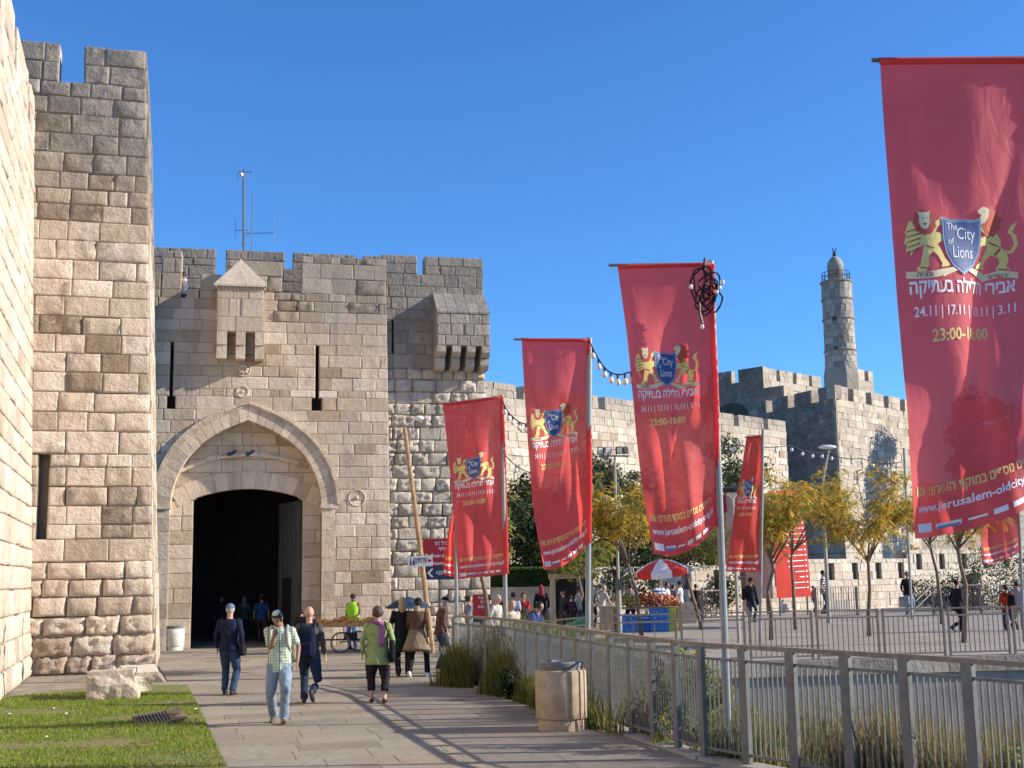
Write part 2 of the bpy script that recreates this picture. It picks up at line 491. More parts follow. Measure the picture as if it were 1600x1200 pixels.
paving = stonemat('paving_stone', [(0, (0.29, 0.255, 0.20)), (.5, (0.33, 0.29, 0.23)), (1, (0.37, 0.33, 0.265))], bump=0.008, pits=0.5, scale=.8)
plazam, nt, b_ = newmat('plaza_paving')
tc = nd(nt, 'ShaderNodeNewGeometry')
bk = nd(nt, 'ShaderNodeTexBrick', Scale=1.0)
bk.inputs['Color1'].default_value = (.36, .315, .26, 1); bk.inputs['Color2'].default_value = (.30, .265, .22, 1); bk.inputs['Mortar'].default_value = (.2, .175, .145, 1)
bk.inputs['Brick Width'].default_value = 0.8; bk.inputs['Row Height'].default_value = 0.5; bk.inputs['Mortar Size'].default_value = 0.018
nt.links.new(tc.outputs['Position'], bk.inputs['Vector'])
nz_ = nd(nt, 'ShaderNodeTexNoise', Scale=0.7, Detail=8, Roughness=.7); nt.links.new(tc.outputs['Position'], nz_.inputs['Vector'])
nt.links.new(mixc(nt, .7, bk.outputs[0], ramp(nt, nz_.outputs[0], [(.3, (.7, .69, .67)), (.7, (1.15, 1.13, 1.1))]), 'MULTIPLY'), b_.inputs['Base Color'])
b_.inputs['Roughness'].default_value = .85
M['soil'] = mat('dry_soil', (0.16, 0.12, 0.075), 0.95, var=.35, scale=1.3, bump=0.03, bscale=6)
M['terrain'] = mat('far_ground', (0.22, 0.19, 0.14), 0.95, var=.25, scale=.2)

def sheet(name, pts, z, m, kind='structure'):
    mb = MB(); mb.poly([(x, y, z) for x, y in pts]); o = mb.build(name, m); 
    # normals up
    for p in o.data.polygons:
        if p.normal.z < 0: p.flip()
    return tag(o, kind=kind)
# the terrain all round, with a hole where the place itself is built
mb = MB()
ox0, ox1, oy0, oy1 = -40, 70, -12, 140
for (a, b, c, d) in ((-2500, 2500, -2500, oy0), (-2500, 2500, oy1, 2500), (-2500, ox0, oy0, oy1), (ox1, 2500, oy0, oy1)):
    mb.add([(a, c, -.1), (b, c, -.1), (b, d, -.1), (a, d, -.1)], [(0, 1, 2, 3)])
tag(mb.build('ground', M['terrain']), kind='structure')
fx = [(p.x, p.y) for p in FP]
# path bed under the slabs: from the left edge to the fence
bed = [(-40, -12)] + [(-40, 140), (-20, 140), (-1.3, 140), (-1.3, 26.4)] + [(x, y) for x, y in fx[1:]] + [(fx[-1][0] + 3, -12)]
sheet('path_bed', bed, -0.02, M['mortar'])
# plaza: rises a little from the end of the path
mb = MB(); nx, ny = 40, 30; vs = []
for j in range(ny + 1):
    for i in range(nx + 1):
        x = -1.3 + (i / nx) ** 1.6 * 71.3
        ye = PA.y + (x - PA.x) * (PB.y - PA.y) / (PB.x - PA.x)
        y = ye + (140 - ye) * (j / ny) ** 1.5
        vs.append((x, y, zg(x, y)))
fs = [(j * (nx + 1) + i, j * (nx + 1) + i + 1, (j + 1) * (nx + 1) + i + 1, (j + 1) * (nx + 1) + i) for j in range(ny) for i in range(nx)]
mb.add(vs, fs); tag(mb.build('plaza', plazam), kind='structure')
# ditch bed
def fdist(x, y):
    best = 99; p = Vector((x, y, 0))
    for a, b in zip(FP[:-1], FP[1:]):
        t = max(0, min(1, (p - a).dot(b - a) / (b - a).length_squared)); best = min(best, (p - a.lerp(b, t)).length)
    return best
def bedz(x, y):
    return -.3 - 1.25 * min(1, max(0, (fdist(x, y) - .4) / 4.5)) + .12 * noise2(x * .5, y * .5)
mb = MB(); vs = []; nx, ny = 36, 30
for j in range(ny + 1):
    for i in range(nx + 1):
        x = -2.5 + 72.5 * (i / nx) ** 1.5; y = -12 + 50 * j / ny
        vs.append((x, y, bedz(x, y)))
fs = [(j * (nx + 1) + i, j * (nx + 1) + i + 1, (j + 1) * (nx + 1) + i + 1, (j + 1) * (nx + 1) + i) for j in range(ny) for i in range(nx)]
mb.add(vs, fs); tag(mb.build('ditch_bed', M['soil'], smooth=True), kind='structure')
# kerb strip and retaining face below the near fence
mb = MB()
for a, b in zip(FP[:-1], FP[1:]):
    d = (b - a).normalized(); n = Vector((-d.y, d.x, 0))
    if n.x < 0: n = -n
    for (w0, w1, z0, z1) in ((-.14, .16, -.3, .035), (.02, .13, -1.7, -.3)):
        mb.hexa([a + n * w0 + Vector((0, 0, z0)), b + n * w0 + Vector((0, 0, z0)), b + n * w1 + Vector((0, 0, z0)), a + n * w1 + Vector((0, 0, z0)),
                 a + n * w0 + Vector((0, 0, z1)), b + n * w0 + Vector((0, 0, z1)), b + n * w1 + Vector((0, 0, z1)), a + n * w1 + Vector((0, 0, z1))])
tag(mb.build('kerb', M['concrete_g']), kind='structure')
# retaining wall of the plaza with a row of cap stones
PD = (PB - PA).normalized(); PN = Vector((PD.y, -PD.x, 0))
rw = empty('retaining_wall', PA, 0, 'long grey concrete retaining wall under the far railing, below the plaza', 'retaining wall')
mb = MB(); L = 45
def hx(a, b, d0, d1, z0, z1, z0b=None, z1b=None):
    z0b = z0 if z0b is None else z0b; z1b = z1 if z1b is None else z1b
    P = lambda s, d, z: PD * s + PN * d + Vector((0, 0, z))
    return [P(a, d1, z0), P(b, d1, z0b), P(b, d0, z0b), P(a, d0, z0), P(a, d1, z1), P(b, d1, z1b), P(b, d0, z1b), P(a, d0, z1)]
for k in range(9):
    s0 = k * 5; mb.hexa(hx(s0 + .006, s0 + 4.994, -.3, .0, -1.8, zg(PA.x + s0, 0) - .32, None, zg(PA.x + s0 + 5, 0) - .32))
mb.build('wall_face', M['concrete_g'], rw)
s = 0.0
while s < 30:
    w = rnd.uniform(1.3, 1.6); za, zb = zg(PA.x + s, 0), zg(PA.x + s + w, 0)
    m_ = MB(); m_.col(rnd.random(), rnd.uniform(.3, .9), 0, 1)
    m_.hexa(hx(s + .008, s + w - .008, -.35, .07, za - .316, za + .012, zb - .316, zb + .012)); m_.build('cap_stone', M['stone_far'], rw); s += w

# path slabs
lawn_px = [(0, 1093), (150, 1074), (292, 1071), (312, 1110), (330, 1150), (357, 1205)]
LW = [G(x, y) for x, y in lawn_px]
LAWN = [(-16, LW[0].y + .8)] + [(p.x, p.y) for p in LW] + [(-4.0, 8), (-3.4, 2), (-16, 2)]
def inpoly(x, y, P):
    c = False; n = len(P)
    for i in range(n):
        x1, y1 = P[i]; x2, y2 = P[(i + 1) % n]
        if (y1 > y) != (y2 > y) and x < (x2 - x1) * (y - y1) / (y2 - y1) + x1: c = not c
    return c
def fencex(y):
    for a, b in zip(FP[:-1], FP[1:]):
        if min(a.y, b.y) <= y <= max(a.y, b.y): return a.x + (b.x - a.x) * (y - a.y) / (b.y - a.y)
    return -1.3 if y > 26.4 else 9
path = empty('path', (0, 0, 0)); tag(path, kind='structure')
slabs = []
ang = R(14); cu, su = math.cos(ang), math.sin(ang)
rowv = -6.0; r = 0
while rowv < 50:
    hrow = rnd.choice([.6, .7, .8]) ; u = -22 + rnd.uniform(0, .6)
    while u < 14:
        w = rnd.uniform(.8, 1.3)
        uc, vc = u + w / 2, rowv + hrow / 2
        x, y = uc * cu - vc * su, uc * su + vc * cu
        if 4 < y < 45 and x < fencex(y) - .02 and x > -16 and not all(inpoly(x + a_ * cu - b_ * su, y + a_ * su + b_ * cu, LAWN) for a_ in (-w / 2, w / 2) for b_ in (-hrow / 2, hrow / 2)) and not (y > 26.4 and x > -1.3 + .3):
            slabs.append((y, x, w, hrow, uc, vc))
        u += w
    rowv += hrow
slabs.sort(key=lambda t: abs(t[0] - 15) if t[0] < 15 else t[0] - 15)
vis = [t for t in slabs if abs(t[1]) < t[0] * .46 and t[0] > 13.6]
vis.sort(key=lambda t: t[0]); near = set(id(t) for t in vis[:298])
st_mb = MB()
for t in slabs:
    y, x, w, h_, uc, vc = t
    g = .002; zt = rnd.uniform(-.002, .002); tl = rnd.uniform(-.0015, .0015)
    tint = rnd.random()
    q = [(-w / 2 + g, -h_ / 2 + g), (w / 2 - g, -h_ / 2 + g), (w / 2 - g, h_ / 2 - g), (-w / 2 + g, h_ / 2 - g)]
    q = [(a * cu - b * su, a * su + b * cu) for a, b in q]
    c_ = .004; k = [(a * (1 - 2 * c_ / w), b * (1 - 2 * c_ / h_)) for a, b in q]
    V = [(a, b, -.06) for a, b in q] + [(a, b, zt - .005) for a, b in q] + [(k[0][0], k[0][1], zt + tl), (k[1][0], k[1][1], zt - tl), (k[2][0], k[2][1], zt - tl), (k[3][0], k[3][1], zt + tl)]
    Fc = [(0, 1, 5, 4), (1, 2, 6, 5), (2, 3, 7, 6), (3, 0, 4, 7), (4, 5, 9, 8), (5, 6, 10, 9), (6, 7, 11, 10), (7, 4, 8, 11), (8, 9, 10, 11)]
    if id(t) in near:
        mb = MB().col(tint, .25, rnd.random() ** 4 * .5, 1); mb.add(V, Fc); mb.build('slab', paving, path, (x, y, 0))
    else:
        st_mb.col(tint, .25, rnd.random() ** 4 * .5, 1); st_mb.add([(a + x, b + y, c) for a, b, c in V], Fc)
tag(st_mb.build('distant_slabs', paving, path), kind='stuff')

# ------------------------------------------------------------------ wall frames
def frame(px, py, deg, off=0.0):
    O = G(px, py); a = R(deg); U = Vector((math.cos(a), math.sin(a), 0)); N = Vector((math.sin(a), -math.cos(a), 0))
    return O + N * off, U, N
def puv(px, py, fr, d=0.0):
    O, U, N = fr; O = O + N * d
    r_ = ray(px, py); t = (O - C0).dot(N) / r_.dot(N); P = C0 + r_ * t
    return (P - O).dot(U), P.z
def lerp(a, b, t): return a + (b - a) * t
def lin(p, q):
    return lambda z: p[0] + (q[0] - p[0]) * (z - p[1]) / (q[1] - p[1])

# ------------------------------------------------------------------ the near square tower on the left
TF = frame(44, 1066, 15.3)
TF = (G(44, 1064) * 1.0, TF[1], TF[2])
# distance of the tower: keep its face 30 m off at its right foot
TR = G(240, 1050); TF = (TR - TF[1] * 3.25, TF[1], TF[2])
uR = lin(puv(240, 1050, TF), puv(228.5, 80, TF)); uL0 = -.55
zt1 = puv(180, 76, TF)[1]; zgap = puv(110, 128, TF)[1]
gm = (puv(92, 100, TF)[0], puv(131, 100, TF)[0])
sl0, sl1 = puv(57, 800, TF)[0], puv(74, 800, TF)[0]; slz0, slz1 = puv(65, 843, TF)[1], puv(65, 709, TF)[1]
tower = empty('stone_tower', TF[0], 0, 'tall square tower of weathered blocks rising beside the lawn, its notched top against the sky', 'tower')
FT = Face((0, 0, 0), TF[1], TF[2])
def style_t(u, z, w, h):
    n = noise2(u * .8, z * .8, 1); st = max(0, noise2(u * 1.1 + 9, z * 1.3, 2) * 1.8 - .2) * rnd.uniform(.4, 1)
    tint = min(1, max(0, rnd.gauss(.6, .2) + n * .45))
    wx = min(1, max(0, (z - 11.3) * .42)) + (.18 if rnd.random() < .2 else .05)
    big = z < 2.6
    rough = rnd.random()
    amp = ((.04 if z > 1.6 else .09) if big else (.012 if rough < .45 else (.028 if rough < .75 else .05)))
    if st > .35: amp = max(amp, .035); tint *= .8
    return tint, min(1, wx), min(.95, st), rnd.uniform(.008, .02) + (.03 if big else 0), amp, ((.03 if z > 1.6 else .07) if big else .006 + amp * .3)
hl = [(gm[0], gm[1], zgap, zt1 + 1), (sl0, sl1, slz0, slz1)]
masonry(tower, FT, uL0, uR, 0, zt1, .472, (.55, 1.05), M['stone_tower'], style_t, M['mortar_l'], holes=hl, thick=.7)
# its right return, seen as a sliver
Rr = TF[1]; zz = 0
FR2 = Face(FT.p(uR(0), -.02, 0), -TF[2], TF[1]); FR2.lean = (0, (uR(10) - uR(0)) / 10)
mb_ = MB(); mo_ = MB()
masonry(tower, FR2, 0, 7.6, 0, zt1, .472, (.7, 1.2), M['stone_tower'], lambda u, z, w, h: style_t(u, z, w, h)[:4] + (.008, .005), None, parts=False, stuff_mb=mb_, mort_mb=mo_, low=True)
tag(mb_.build('stone_side', M['stone_tower'], tower), kind='stuff'); mo_.build('mortar', M['mortar_l'], tower)
mb = MB()
q0, q1 = uL0 - 1.5, uR(0) - .5
mb.hexa([FT.p(q0, -7.4, 0), FT.p(q1, -7.4, 0), FT.p(q1, -.72, 0), FT.p(q0, -.72, 0), FT.p(q0, -7.4, zgap - .3), FT.p(q1 - .3, -7.4, zgap - .3), FT.p(q1 - .3, -.72, zgap - .3), FT.p(q0, -.72, zgap - .3)])
mb.build('core', M['mortar_l'], tower)

# ------------------------------------------------------------------ the sunlit city wall running toward the viewer
c0 = TF[0] + TF[1] * puv(46, 1064, TF)[0]
e0 = G(0, 1094)
Uw = (e0 - c0).normalized(); Nw = Vector((-Uw.y, Uw.x, 0)); Nw = Nw if Nw.x > 0 else -Nw
lean = .035
cw = empty('city_wall', c0, 0, 'high sunlit city wall of cream blocks at the left edge, running toward the viewer', 'wall')
def style_w(u, z, w, h):
    t = min(1, max(0, rnd.gauss(.6, .2))); r_ = rnd.random()
    return t, min(1, max(0, (z - 13.5) * .3)) * .6, max(0, noise2(u, z, 5) - .25), .02, (.008 if r_ < .5 else .022) + (.02 if z < 2.5 else 0), .014
FW = Face((0, 0, 0), Uw, Nw); FW.lean = (0, -abs(lean) * 1.0)
zw1 = 14.75
whl = [(1.15, 1.75, 13.6, 16), (4.4, 5.0, 13.6, 16), (7.6, 8.2, 13.6, 16)]
WZ = breaks(0, zw1, .5, .12, (13.6,))
masonry(cw, FW, -.1, 8.6, 0, zw1, .5, (.75, 1.25), M['stone_cream'], style_w, None, zs=WZ, holes=whl, mort_mb=(mw := MB()), thick=.6)
masonry(cw, FW, 8.6, 24, 0, zw1, .5, (.9, 1.4), M['stone_cream'], style_w, None, zs=WZ, parts=False, low=True, stuff_mb=(ms := MB()), mort_mb=mw, thick=.6)
mw.build('mortar', M['mortar_l'], cw); tag(ms.build('distant_stones', M['stone_cream'], cw), kind='stuff')
mb = MB(); mb.hexa([FW.p(-4, -3.5, 0), FW.p(24, -3.5, 0), FW.p(24, -.6, 0), FW.p(-4, -.6, 0), FW.p(-4, -3.5, 13.2), FW.p(24, -3.5, 13.2), FW.p(24, -.6, 13.2), FW.p(-4, -.6, 13.2)])
mb.build('core', M['mortar_l'], cw)

# ------------------------------------------------------------------ the gate tower
GF = frame(240, 1018, 13.0)
gate = empty('gate_tower', GF[0], 0, 'broad stone gate tower with a tall pointed arch and a black passage', 'gate')
FG = Face((0, 0, 0), GF[1], GF[2])
gR = lin(puv(612, 980, GF), puv(603, 405, GF)); gL = -.6
ztop = puv(540, 403, GF)[1]
zc1 = puv(295, 455, GF)[1]
pu = lambda x, y=500: puv(x, y, GF)[0]
pz = lambda y, x=400: puv(x, y, GF)[1]
AC = pu(385.5, 800)
arcp = [(2.5, 0), (2.46, .35), (2.38, .75), (2.24, 1.14), (1.94, 1.68), (1.43, 2.20), (.82, 2.58), (.4, 2.77), (0, 2.94)]
def smooth_poly(P, n=4):
    out = []
    for i in range(len(P) - 1):
        p0 = P[max(i - 1, 0)]; p1 = P[i]; p2 = P[i + 1]; p3 = P[min(i + 2, len(P) - 1)]
        for k in range(n):
            t = k / n
            out.append(tuple(.5 * ((2 * p1[j]) + (-p0[j] + p2[j]) * t + (2 * p0[j] - 5 * p1[j] + 4 * p2[j] - p3[j]) * t * t + (-p0[j] + 3 * p1[j] - 3 * p2[j] + p3[j]) * t ** 3) for j in range(2)))
    out.append(P[-1]); return out
half = smooth_poly(arcp, 4)
SPR = pz(792, 300)
ARC = [(AC - x, SPR + z) for x, z in half] + [(AC + x, SPR + z) for x, z in half[::-1][1:]]
def offset(P, d):
    out = []
    for i, p in enumerate(P):
        a = P[max(i - 1, 0)]; b = P[min(i + 1, len(P) - 1)]
        t = Vector((b[0] - a[0], b[1] - a[1])).normalized()
        out.append((p[0] - t.y * d, p[1] + t.x * d))
    return out
def archx(z, d=.25):
    """half width of the opening, d beyond the intrados, at height z"""
    P = offset(ARC, d)
    if z <= SPR: return 2.5 + (0.0)
    if z >= max(p[1] for p in P): return 0
    best = 0
    for (x1, z1), (x2, z2) in zip(P[:-1], P[1:]):
        if min(z1, z2) <= z <= max(z1, z2) and abs(z2 - z1) > 1e-9:
            best = max(best, abs(x1 + (x2 - x1) * (z - z1) / (z2 - z1) - AC))
    return best
MIDP = offset(ARC, .25)
def snap_gate(x, z):
    if z <= SPR:
        if abs(x - AC) < 2.5 and True:
            return (AC - 2.5 if x < AC else AC + 2.5), z
        return x, z
    hw = archx(z)
    if abs(x - AC) < hw:
        # nearest point on the mid ring
        best = min(MIDP, key=lambda p: (p[0] - x) ** 2 + (p[1] - z) ** 2)
        return best
    return x, z
def cut_gate(a, b):
    hw = 2.5 if b <= SPR else archx(max(b, SPR + .01))
    return (AC - hw + .01, AC + hw - .01) if hw > .1 else None
def style_g(u, z, w, h):
    n = noise2(u * .5, z * .5, 3)
    tint = min(1, max(0, rnd.gauss(.52, .24) + n * .3))
    wx = min(1, max(0, (z - 10.6) * .3)) + max(0, noise2(u * .4 + 4, z * .3, 6) - .1) * .8
    broken = (pu(425) < u < pu(478) and pz(500) < z < pz(430)) or (pu(545) < u < pu(600) and z > pz(480) and rnd.random() < .4)
    amp = .05 if broken else rnd.choice([.003, .004, .006, .01, .018])
    return tint, min(1, wx), (.5 if broken else max(0, noise2(u * .7, z * .7, 8) - .3) * 1.2), rnd.uniform(.004, .01), amp, (.02 if broken else .003)
s1a, s1b = pu(267.5), pu(273); s2a, s2b = pu(493.5), pu(499)
gh = [(pu(282), pu(312), zc1, 20), (pu(312), pu(356), pz(420), 20), (pu(356), pu(441), pz(408), 20), (pu(441), pu(471), pz(456), 20), (-3, pu(236), pz(417), 20), (pu(249.5), pu(251), zc1, 20), (-3, pu(249), pz(417), 20),
      (s1a, s1b, pz(620), pz(540)), (pu(264), pu(277), pz(631), pz(622)), (s2a, s2b, pz(620), pz(537)), (pu(488), pu(504), pz(632), pz(620))]
masonry(gate, FG, gL, gR, 0, ztop, .385, (.45, 1.15), M['stone_gate'], style_g, None, gap=.008, holes=gh, snap=snap_gate, cut=cut_gate, mort_mb=(mg := MB()), thick=.7)
mg.build('mortar', M['mortar'], gate)
# dark backing for the slits
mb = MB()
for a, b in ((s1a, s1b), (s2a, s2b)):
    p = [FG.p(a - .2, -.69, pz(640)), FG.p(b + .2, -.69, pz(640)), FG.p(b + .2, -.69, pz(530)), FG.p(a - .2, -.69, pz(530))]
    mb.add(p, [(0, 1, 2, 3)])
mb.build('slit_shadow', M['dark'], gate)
# pointed arch feet below the arrow slits
for a, b in ((pu(264), pu(277)), (pu(488), pu(504))):
    pass
# voussoirs
def ringblock(P0, P1, Q0, Q1, d0, d1, m, name, parent, F, tint=(.6, 0, 0), g=.006):
    c = F.p((P0[0] + Q1[0]) / 2, 0, (P0[1] + Q1[1]) / 2)
    q = []
    for d in (d0, d1):
        for (x, z) in (P0, P1, Q1, Q0): q.append(F.p(x, d, z) - c)
    mb = MB().col(*tint, 1)
    mb.hexa(q); return mb.build(name, m, parent, c)
def arclen(P):
    s = [0]
    for a, b in zip(P[:-1], P[1:]): s.append(s[-1] + math.hypot(b[0] - a[0], b[1] - a[1]))
    return s
def ptat(P, S, t):
    t = max(0, min(S[-1], t))
    for i in range(len(S) - 1):
        if S[i + 1] >= t:
            k = (t - S[i]) / max(1e-9, S[i + 1] - S[i]); return (lerp(P[i][0], P[i + 1][0], k), lerp(P[i][1], P[i + 1][1], k))
    return P[-1]
def ring(P, w, d0, d1, n, name, parent, F, mt, tfun):
    Q = offset(P, w); S = arclen(P)
    # fix apex: keep offset points aligned by parameter
    SQ = arclen(Q); 
    for i in range(n):
        t0, t1 = S[-1] * i / n + .005, S[-1] * (i + 1) / n - .005
        sub = 2
        mb = MB().col(*tfun(), 1); c = None
        for k in range(sub):
            a, b = lerp(t0, t1, k / sub), lerp(t0, t1, (k + 1) / sub)
            P0, P1 = ptat(P, S, a), ptat(P, S, b); Q0, Q1 = ptat(Q, SQ, a / S[-1] * SQ[-1]), ptat(Q, SQ, b / S[-1] * SQ[-1])
            if c is None: c = F.p(P0[0], 0, P0[1])
            q = []
            for d in (d0, d1):
                for (x, z) in (P0, P1, Q1, Q0): q.append(F.p(x, d, z) - c)
            mb.hexa(q)
        mb.build(name, mt, parent, c)
tv = lambda: (min(1, max(0, rnd.gauss(.62, .18))), .05, rnd.random() ** 5 * .4)
ring(ARC, .44, -.7, .045, 28, 'voussoir', gate, FG, M['stone_gate'], tv)
ring(offset(ARC, .45), .07, -.1, .07, 24, 'moulding', gate, FG, M['stone_gate'], tv)
ring(offset(ARC, .525), .11, -.1, .12, 24, 'moulding', gate, FG, M['stone_gate'], tv)
# jamb blocks below the springing
z = 0
while z < SPR - .05:
    z2 = min(SPR - .0, z + rnd.uniform(.42, .55))
    if SPR - z2 < .3: z2 = SPR
    for sgn in (-1, 1):
        w = rnd.uniform(.3, .5)
        a, b = (AC - 2.5 - (.44), AC - 2.5) if sgn < 0 else (AC + 2.5, AC + 2.5 + .44)
        mb = MB().col(*tv(), 1); c = FG.p(a, 0, z)
        mb.hexa([FG.p(x, d, zz) - c for zz, in ((z + .006,), (z2 - .006,)) for x, d in ((a, .03), (b, .03), (b, -.7), (a, -.7))]); mb.build('jamb_block', M['stone_gate'], gate, c)
    z = z2
for sgn in (-1, 1):
    a, b = (AC - 3.0, AC - 2.46) if sgn < 0 else (AC + 2.46, AC + 3.0)
    mb = MB().col(.7, 0, 0, 1); mb.hexa([FG.p(x, d, zz) for zz in (SPR - .07, SPR + .07) for x, d in ((a, .09), (b, .09), (b, -.3), (a, -.3))]); mb.build('impost', M['stone_gate'], gate)
# recessed inner wall with the segmental opening
iu = lambda x, y=900: puv(x, y, GF, -.7)[0]
iz = lambda y, x=385: puv(x, y, GF, -.7)[1]
O0, O1 = iu(299.5), iu(472); zsh = iz(779); zcr = iz(763.5)
FI = Face(-GF[2] * .7, GF[1], GF[2])
OC = (O0 + O1) / 2; OW = (O1 - O0) / 2
def otop(x): return zsh + (zcr - zsh) * max(0, 1 - ((x - OC) / OW) ** 2)
def snap_in(x, z):
    if O0 < x < O1 and z < otop(x):
        if z < zsh - .3 or min(x - O0, O1 - x) < .15: return (O0 if x < OC else O1), z
        return x, otop(x)
    return x, z
def style_i(u, z, w, h): 
    return min(1, max(0, rnd.gauss(.55, .2))), .12, (.35 if abs(u - OC) > OW and rnd.random() < .2 else 0), .006, .004, .002
masonry(gate, FI, AC - 2.75, AC + 2.75, 0, SPR + 3.1, .46, (.6, 1.2), M['stone_gate'], style_i, None, snap=snap_in, cut=lambda a, b: (O0, O1) if b < zsh else None, mort_mb=(mi := MB()), thick=.35,
        skip=lambda u, z: z > SPR and abs(u - AC) > archx(z, .4) + .3)
mi.build('mortar', M['mortar'], gate)
OP = [(O0 + (O1 - O0) * k / 14, otop(O0 + (O1 - O0) * k / 14)) for k in range(15)]
OP = [(O0 - .45, zsh - .28)] + OP + [(O1 + .45, zsh - .28)]
OPs = OP
ring(OPs, .58, -.3, .03, 11, 'voussoir', gate, FI, M['stone_gate'], tv)
ML = [(iu(277, 742), iz(742))] + [(iu(lerp(277, 495, k / 12), 725), iz(lerp(742, 739, k / 12) - 27 * (1 - (2 * k / 12 - 1) ** 2) )) for k in range(1, 12)] + [(iu(495, 740), iz(740))]
ring(ML, .1, -.1, .13, 14, 'ledge', gate, FI, M['stone_gate'], tv)
ring(offset(ML, .105), .07, -.1, .07, 14, 'ledge', gate, FI, M['stone_gate'], tv)
# passage behind the opening: closed, with shade put into its dark wall colour too
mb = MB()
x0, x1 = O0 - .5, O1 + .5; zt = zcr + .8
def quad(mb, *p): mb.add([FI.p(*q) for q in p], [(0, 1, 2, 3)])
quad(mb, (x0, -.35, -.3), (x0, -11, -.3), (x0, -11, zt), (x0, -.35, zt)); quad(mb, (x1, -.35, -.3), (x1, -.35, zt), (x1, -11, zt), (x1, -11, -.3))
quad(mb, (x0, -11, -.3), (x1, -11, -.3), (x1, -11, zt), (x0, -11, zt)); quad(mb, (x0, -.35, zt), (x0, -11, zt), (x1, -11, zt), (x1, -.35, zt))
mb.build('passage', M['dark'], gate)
# iron door leaf folded back at the right, with its wicket
dl = MB(); H0 = O1 - .03
ddir = Vector((-.33, -1)).normalized()
def dq(s, t, z): 
    return FI.p(H0 + ddir.x * s - ddir.y * 0 + t * -.95, -.36 + ddir.y * s + t * .3, z)
dw = iz(766) - .05
M['iron'] = mat('grey_iron_door', (0.085, 0.095, 0.10), .6, metal=.2, var=.3, scale=4)
dl.hexa([dq(s, t, z) for z in (.05, zsh - .05) for s, t in ((0, 0), (2.0, 0), (2.0, .07), (0, .07))])
for k in range(5): dl.hexa([dq(s, t, z) for z in (.1, zsh - .1) for s, t in ((.1 + k * .4, .07), (.13 + k * .4, .07), (.13 + k * .4, .1), (.1 + k * .4, .1))])
dl.build('door_leaf', M['iron'], gate)
wk = MB(); wk.hexa([dq(s, t, z) for z in (.1, 2.3) for s, t in ((.7, .075), (1.5, .075), (1.5, .105), (.7, .105))]); wk.build('wicket_door', M['black'], gate)
# box machicolation over the arch
bx0, bx1 = puv(338.5, 480, GF, .6)[0], puv(412.5, 480, GF, .6)[0]
zb0, zb1, zb2, zbr = puv(375, 560, GF, .6)[1], puv(375, 518, GF, .6)[1], puv(375, 451, GF, .6)[1], puv(381, 405, GF, .1)[1]
FB = Face(GF[2] * .6, GF[1], GF[2])
mach = MB().col(.5, .3, 0, 1)
mach.hexa([FG.p(x, d, zz) for zz in (zb1, zb2) for x, d in ((bx0 + .01, .585), (bx1 - .01, .585), (bx1 - .01, 0), (bx0 + .01, 0))])
mach.build('machicolation_box', M['stone_gate'], gate)
masonry(gate, FB, bx0, bx1, zb1, zb2, (zb2 - zb1) / 3, (.5, .8), M['stone_gate'], lambda *a: (rnd.uniform(.5, .9), .35, 0, .006, .004, .002), None, mort_mb=MB(), holes=[((bx0 + bx1) / 2 - .03, (bx0 + bx1) / 2 + .03, zb1 + .5, zb2 - .35)], jit=.02)
xm = (bx0 + bx1) / 2
for (pa, pb) in ((338.5, 354.5), (368.5, 383.5), (398.5, 412.5)):
    a, b = puv(pa, 540, GF, .6)[0], puv(pb, 540, GF, .6)[0]
    zm = (zb0 + zb1) / 2
    for (z0_, z1_, dd) in ((zm + .005, zb1 - .004, .6), (zb0, zm - .005, .56)):
        mb = MB().col(rnd.uniform(.5, .9), .2, 0, 1); mb.hexa([FG.p(x, d, zz) for zz in (z0_, z1_) for x, d in ((a, dd), (b, dd), (b, 0), (a, 0))]); mb.build('corbel', M['stone_gate'], gate)
mb = MB().col(.85, .35, 0, 1)
e = .1; za = zb2 + .13
V = [FG.p(bx0 - e, .7, zb2 + .06), FG.p(bx1 + e, .7, zb2 + .06), FG.p(bx1 + e, -.2, zb2 + .06), FG.p(bx0 - e, -.2, zb2 + .06), FG.p(bx0 - e, .7, za), FG.p(bx1 + e, .7, za), FG.p(bx1 + e, -.2, za), FG.p(bx0 - e, -.2, za)]
mb.hexa(V); b0 = len(mb.v)
mb.add([FG.p(bx0 - e, .7, za), FG.p(bx1 + e, .7, za), FG.p(bx1 + e, -.2, za), FG.p(bx0 - e, -.2, za), FG.p(xm, .12, zbr)], [(0, 1, 4), (1, 2, 4), (2, 3, 4), (3, 0, 4)])
mb.build('pyramid_roof', M['stone_gate'], gate)
n = 17
for k in range(n):
    x = lerp(bx0 - .05, bx1 + .05, (k + .5) / n); mb = MB().col(.7, .3, 0, 1)
    mb.sphere(FG.p(x, .62, zb2 + .02), .05, 6, 4); mb.build('dentil', M['stone_gate'], gate, smooth=True)
# rosettes
for (px_, py_, r_) in ((380, 577, .24), (379, 612, .19), (558, 778, .28)):
    a, zz = puv(px_, py_, GF); mb = MB().col(.9, 0, 0, 1)
    c = FG.p(a, 0, zz)
    rm = MB().col(.85, 0, .2, 1)
    pts = [Vector((0, 0, 0)) + GF[1] * math.cos(t) * r_ + Vector((0, 0, math.sin(t) * r_)) + GF[2] * .02 for t in [2 * math.pi * k / 20 for k in range(21)]]
    rm.tube(pts, .022, 6)
    if r_ > .2 and px_ < 400:
        for k in range(8):
            t = 2 * math.pi * k / 8; p = GF[1] * math.cos(t) * r_ * .5 + Vector((0, 0, math.sin(t) * r_ * .5)); rm.sphere(p + GF[2] * .02, .07, 8, 5)
    rm.sphere(GF[2] * .02, .06, 8, 5)
    rm.build('rosette', M['stone_gate'], gate, c, smooth=True)
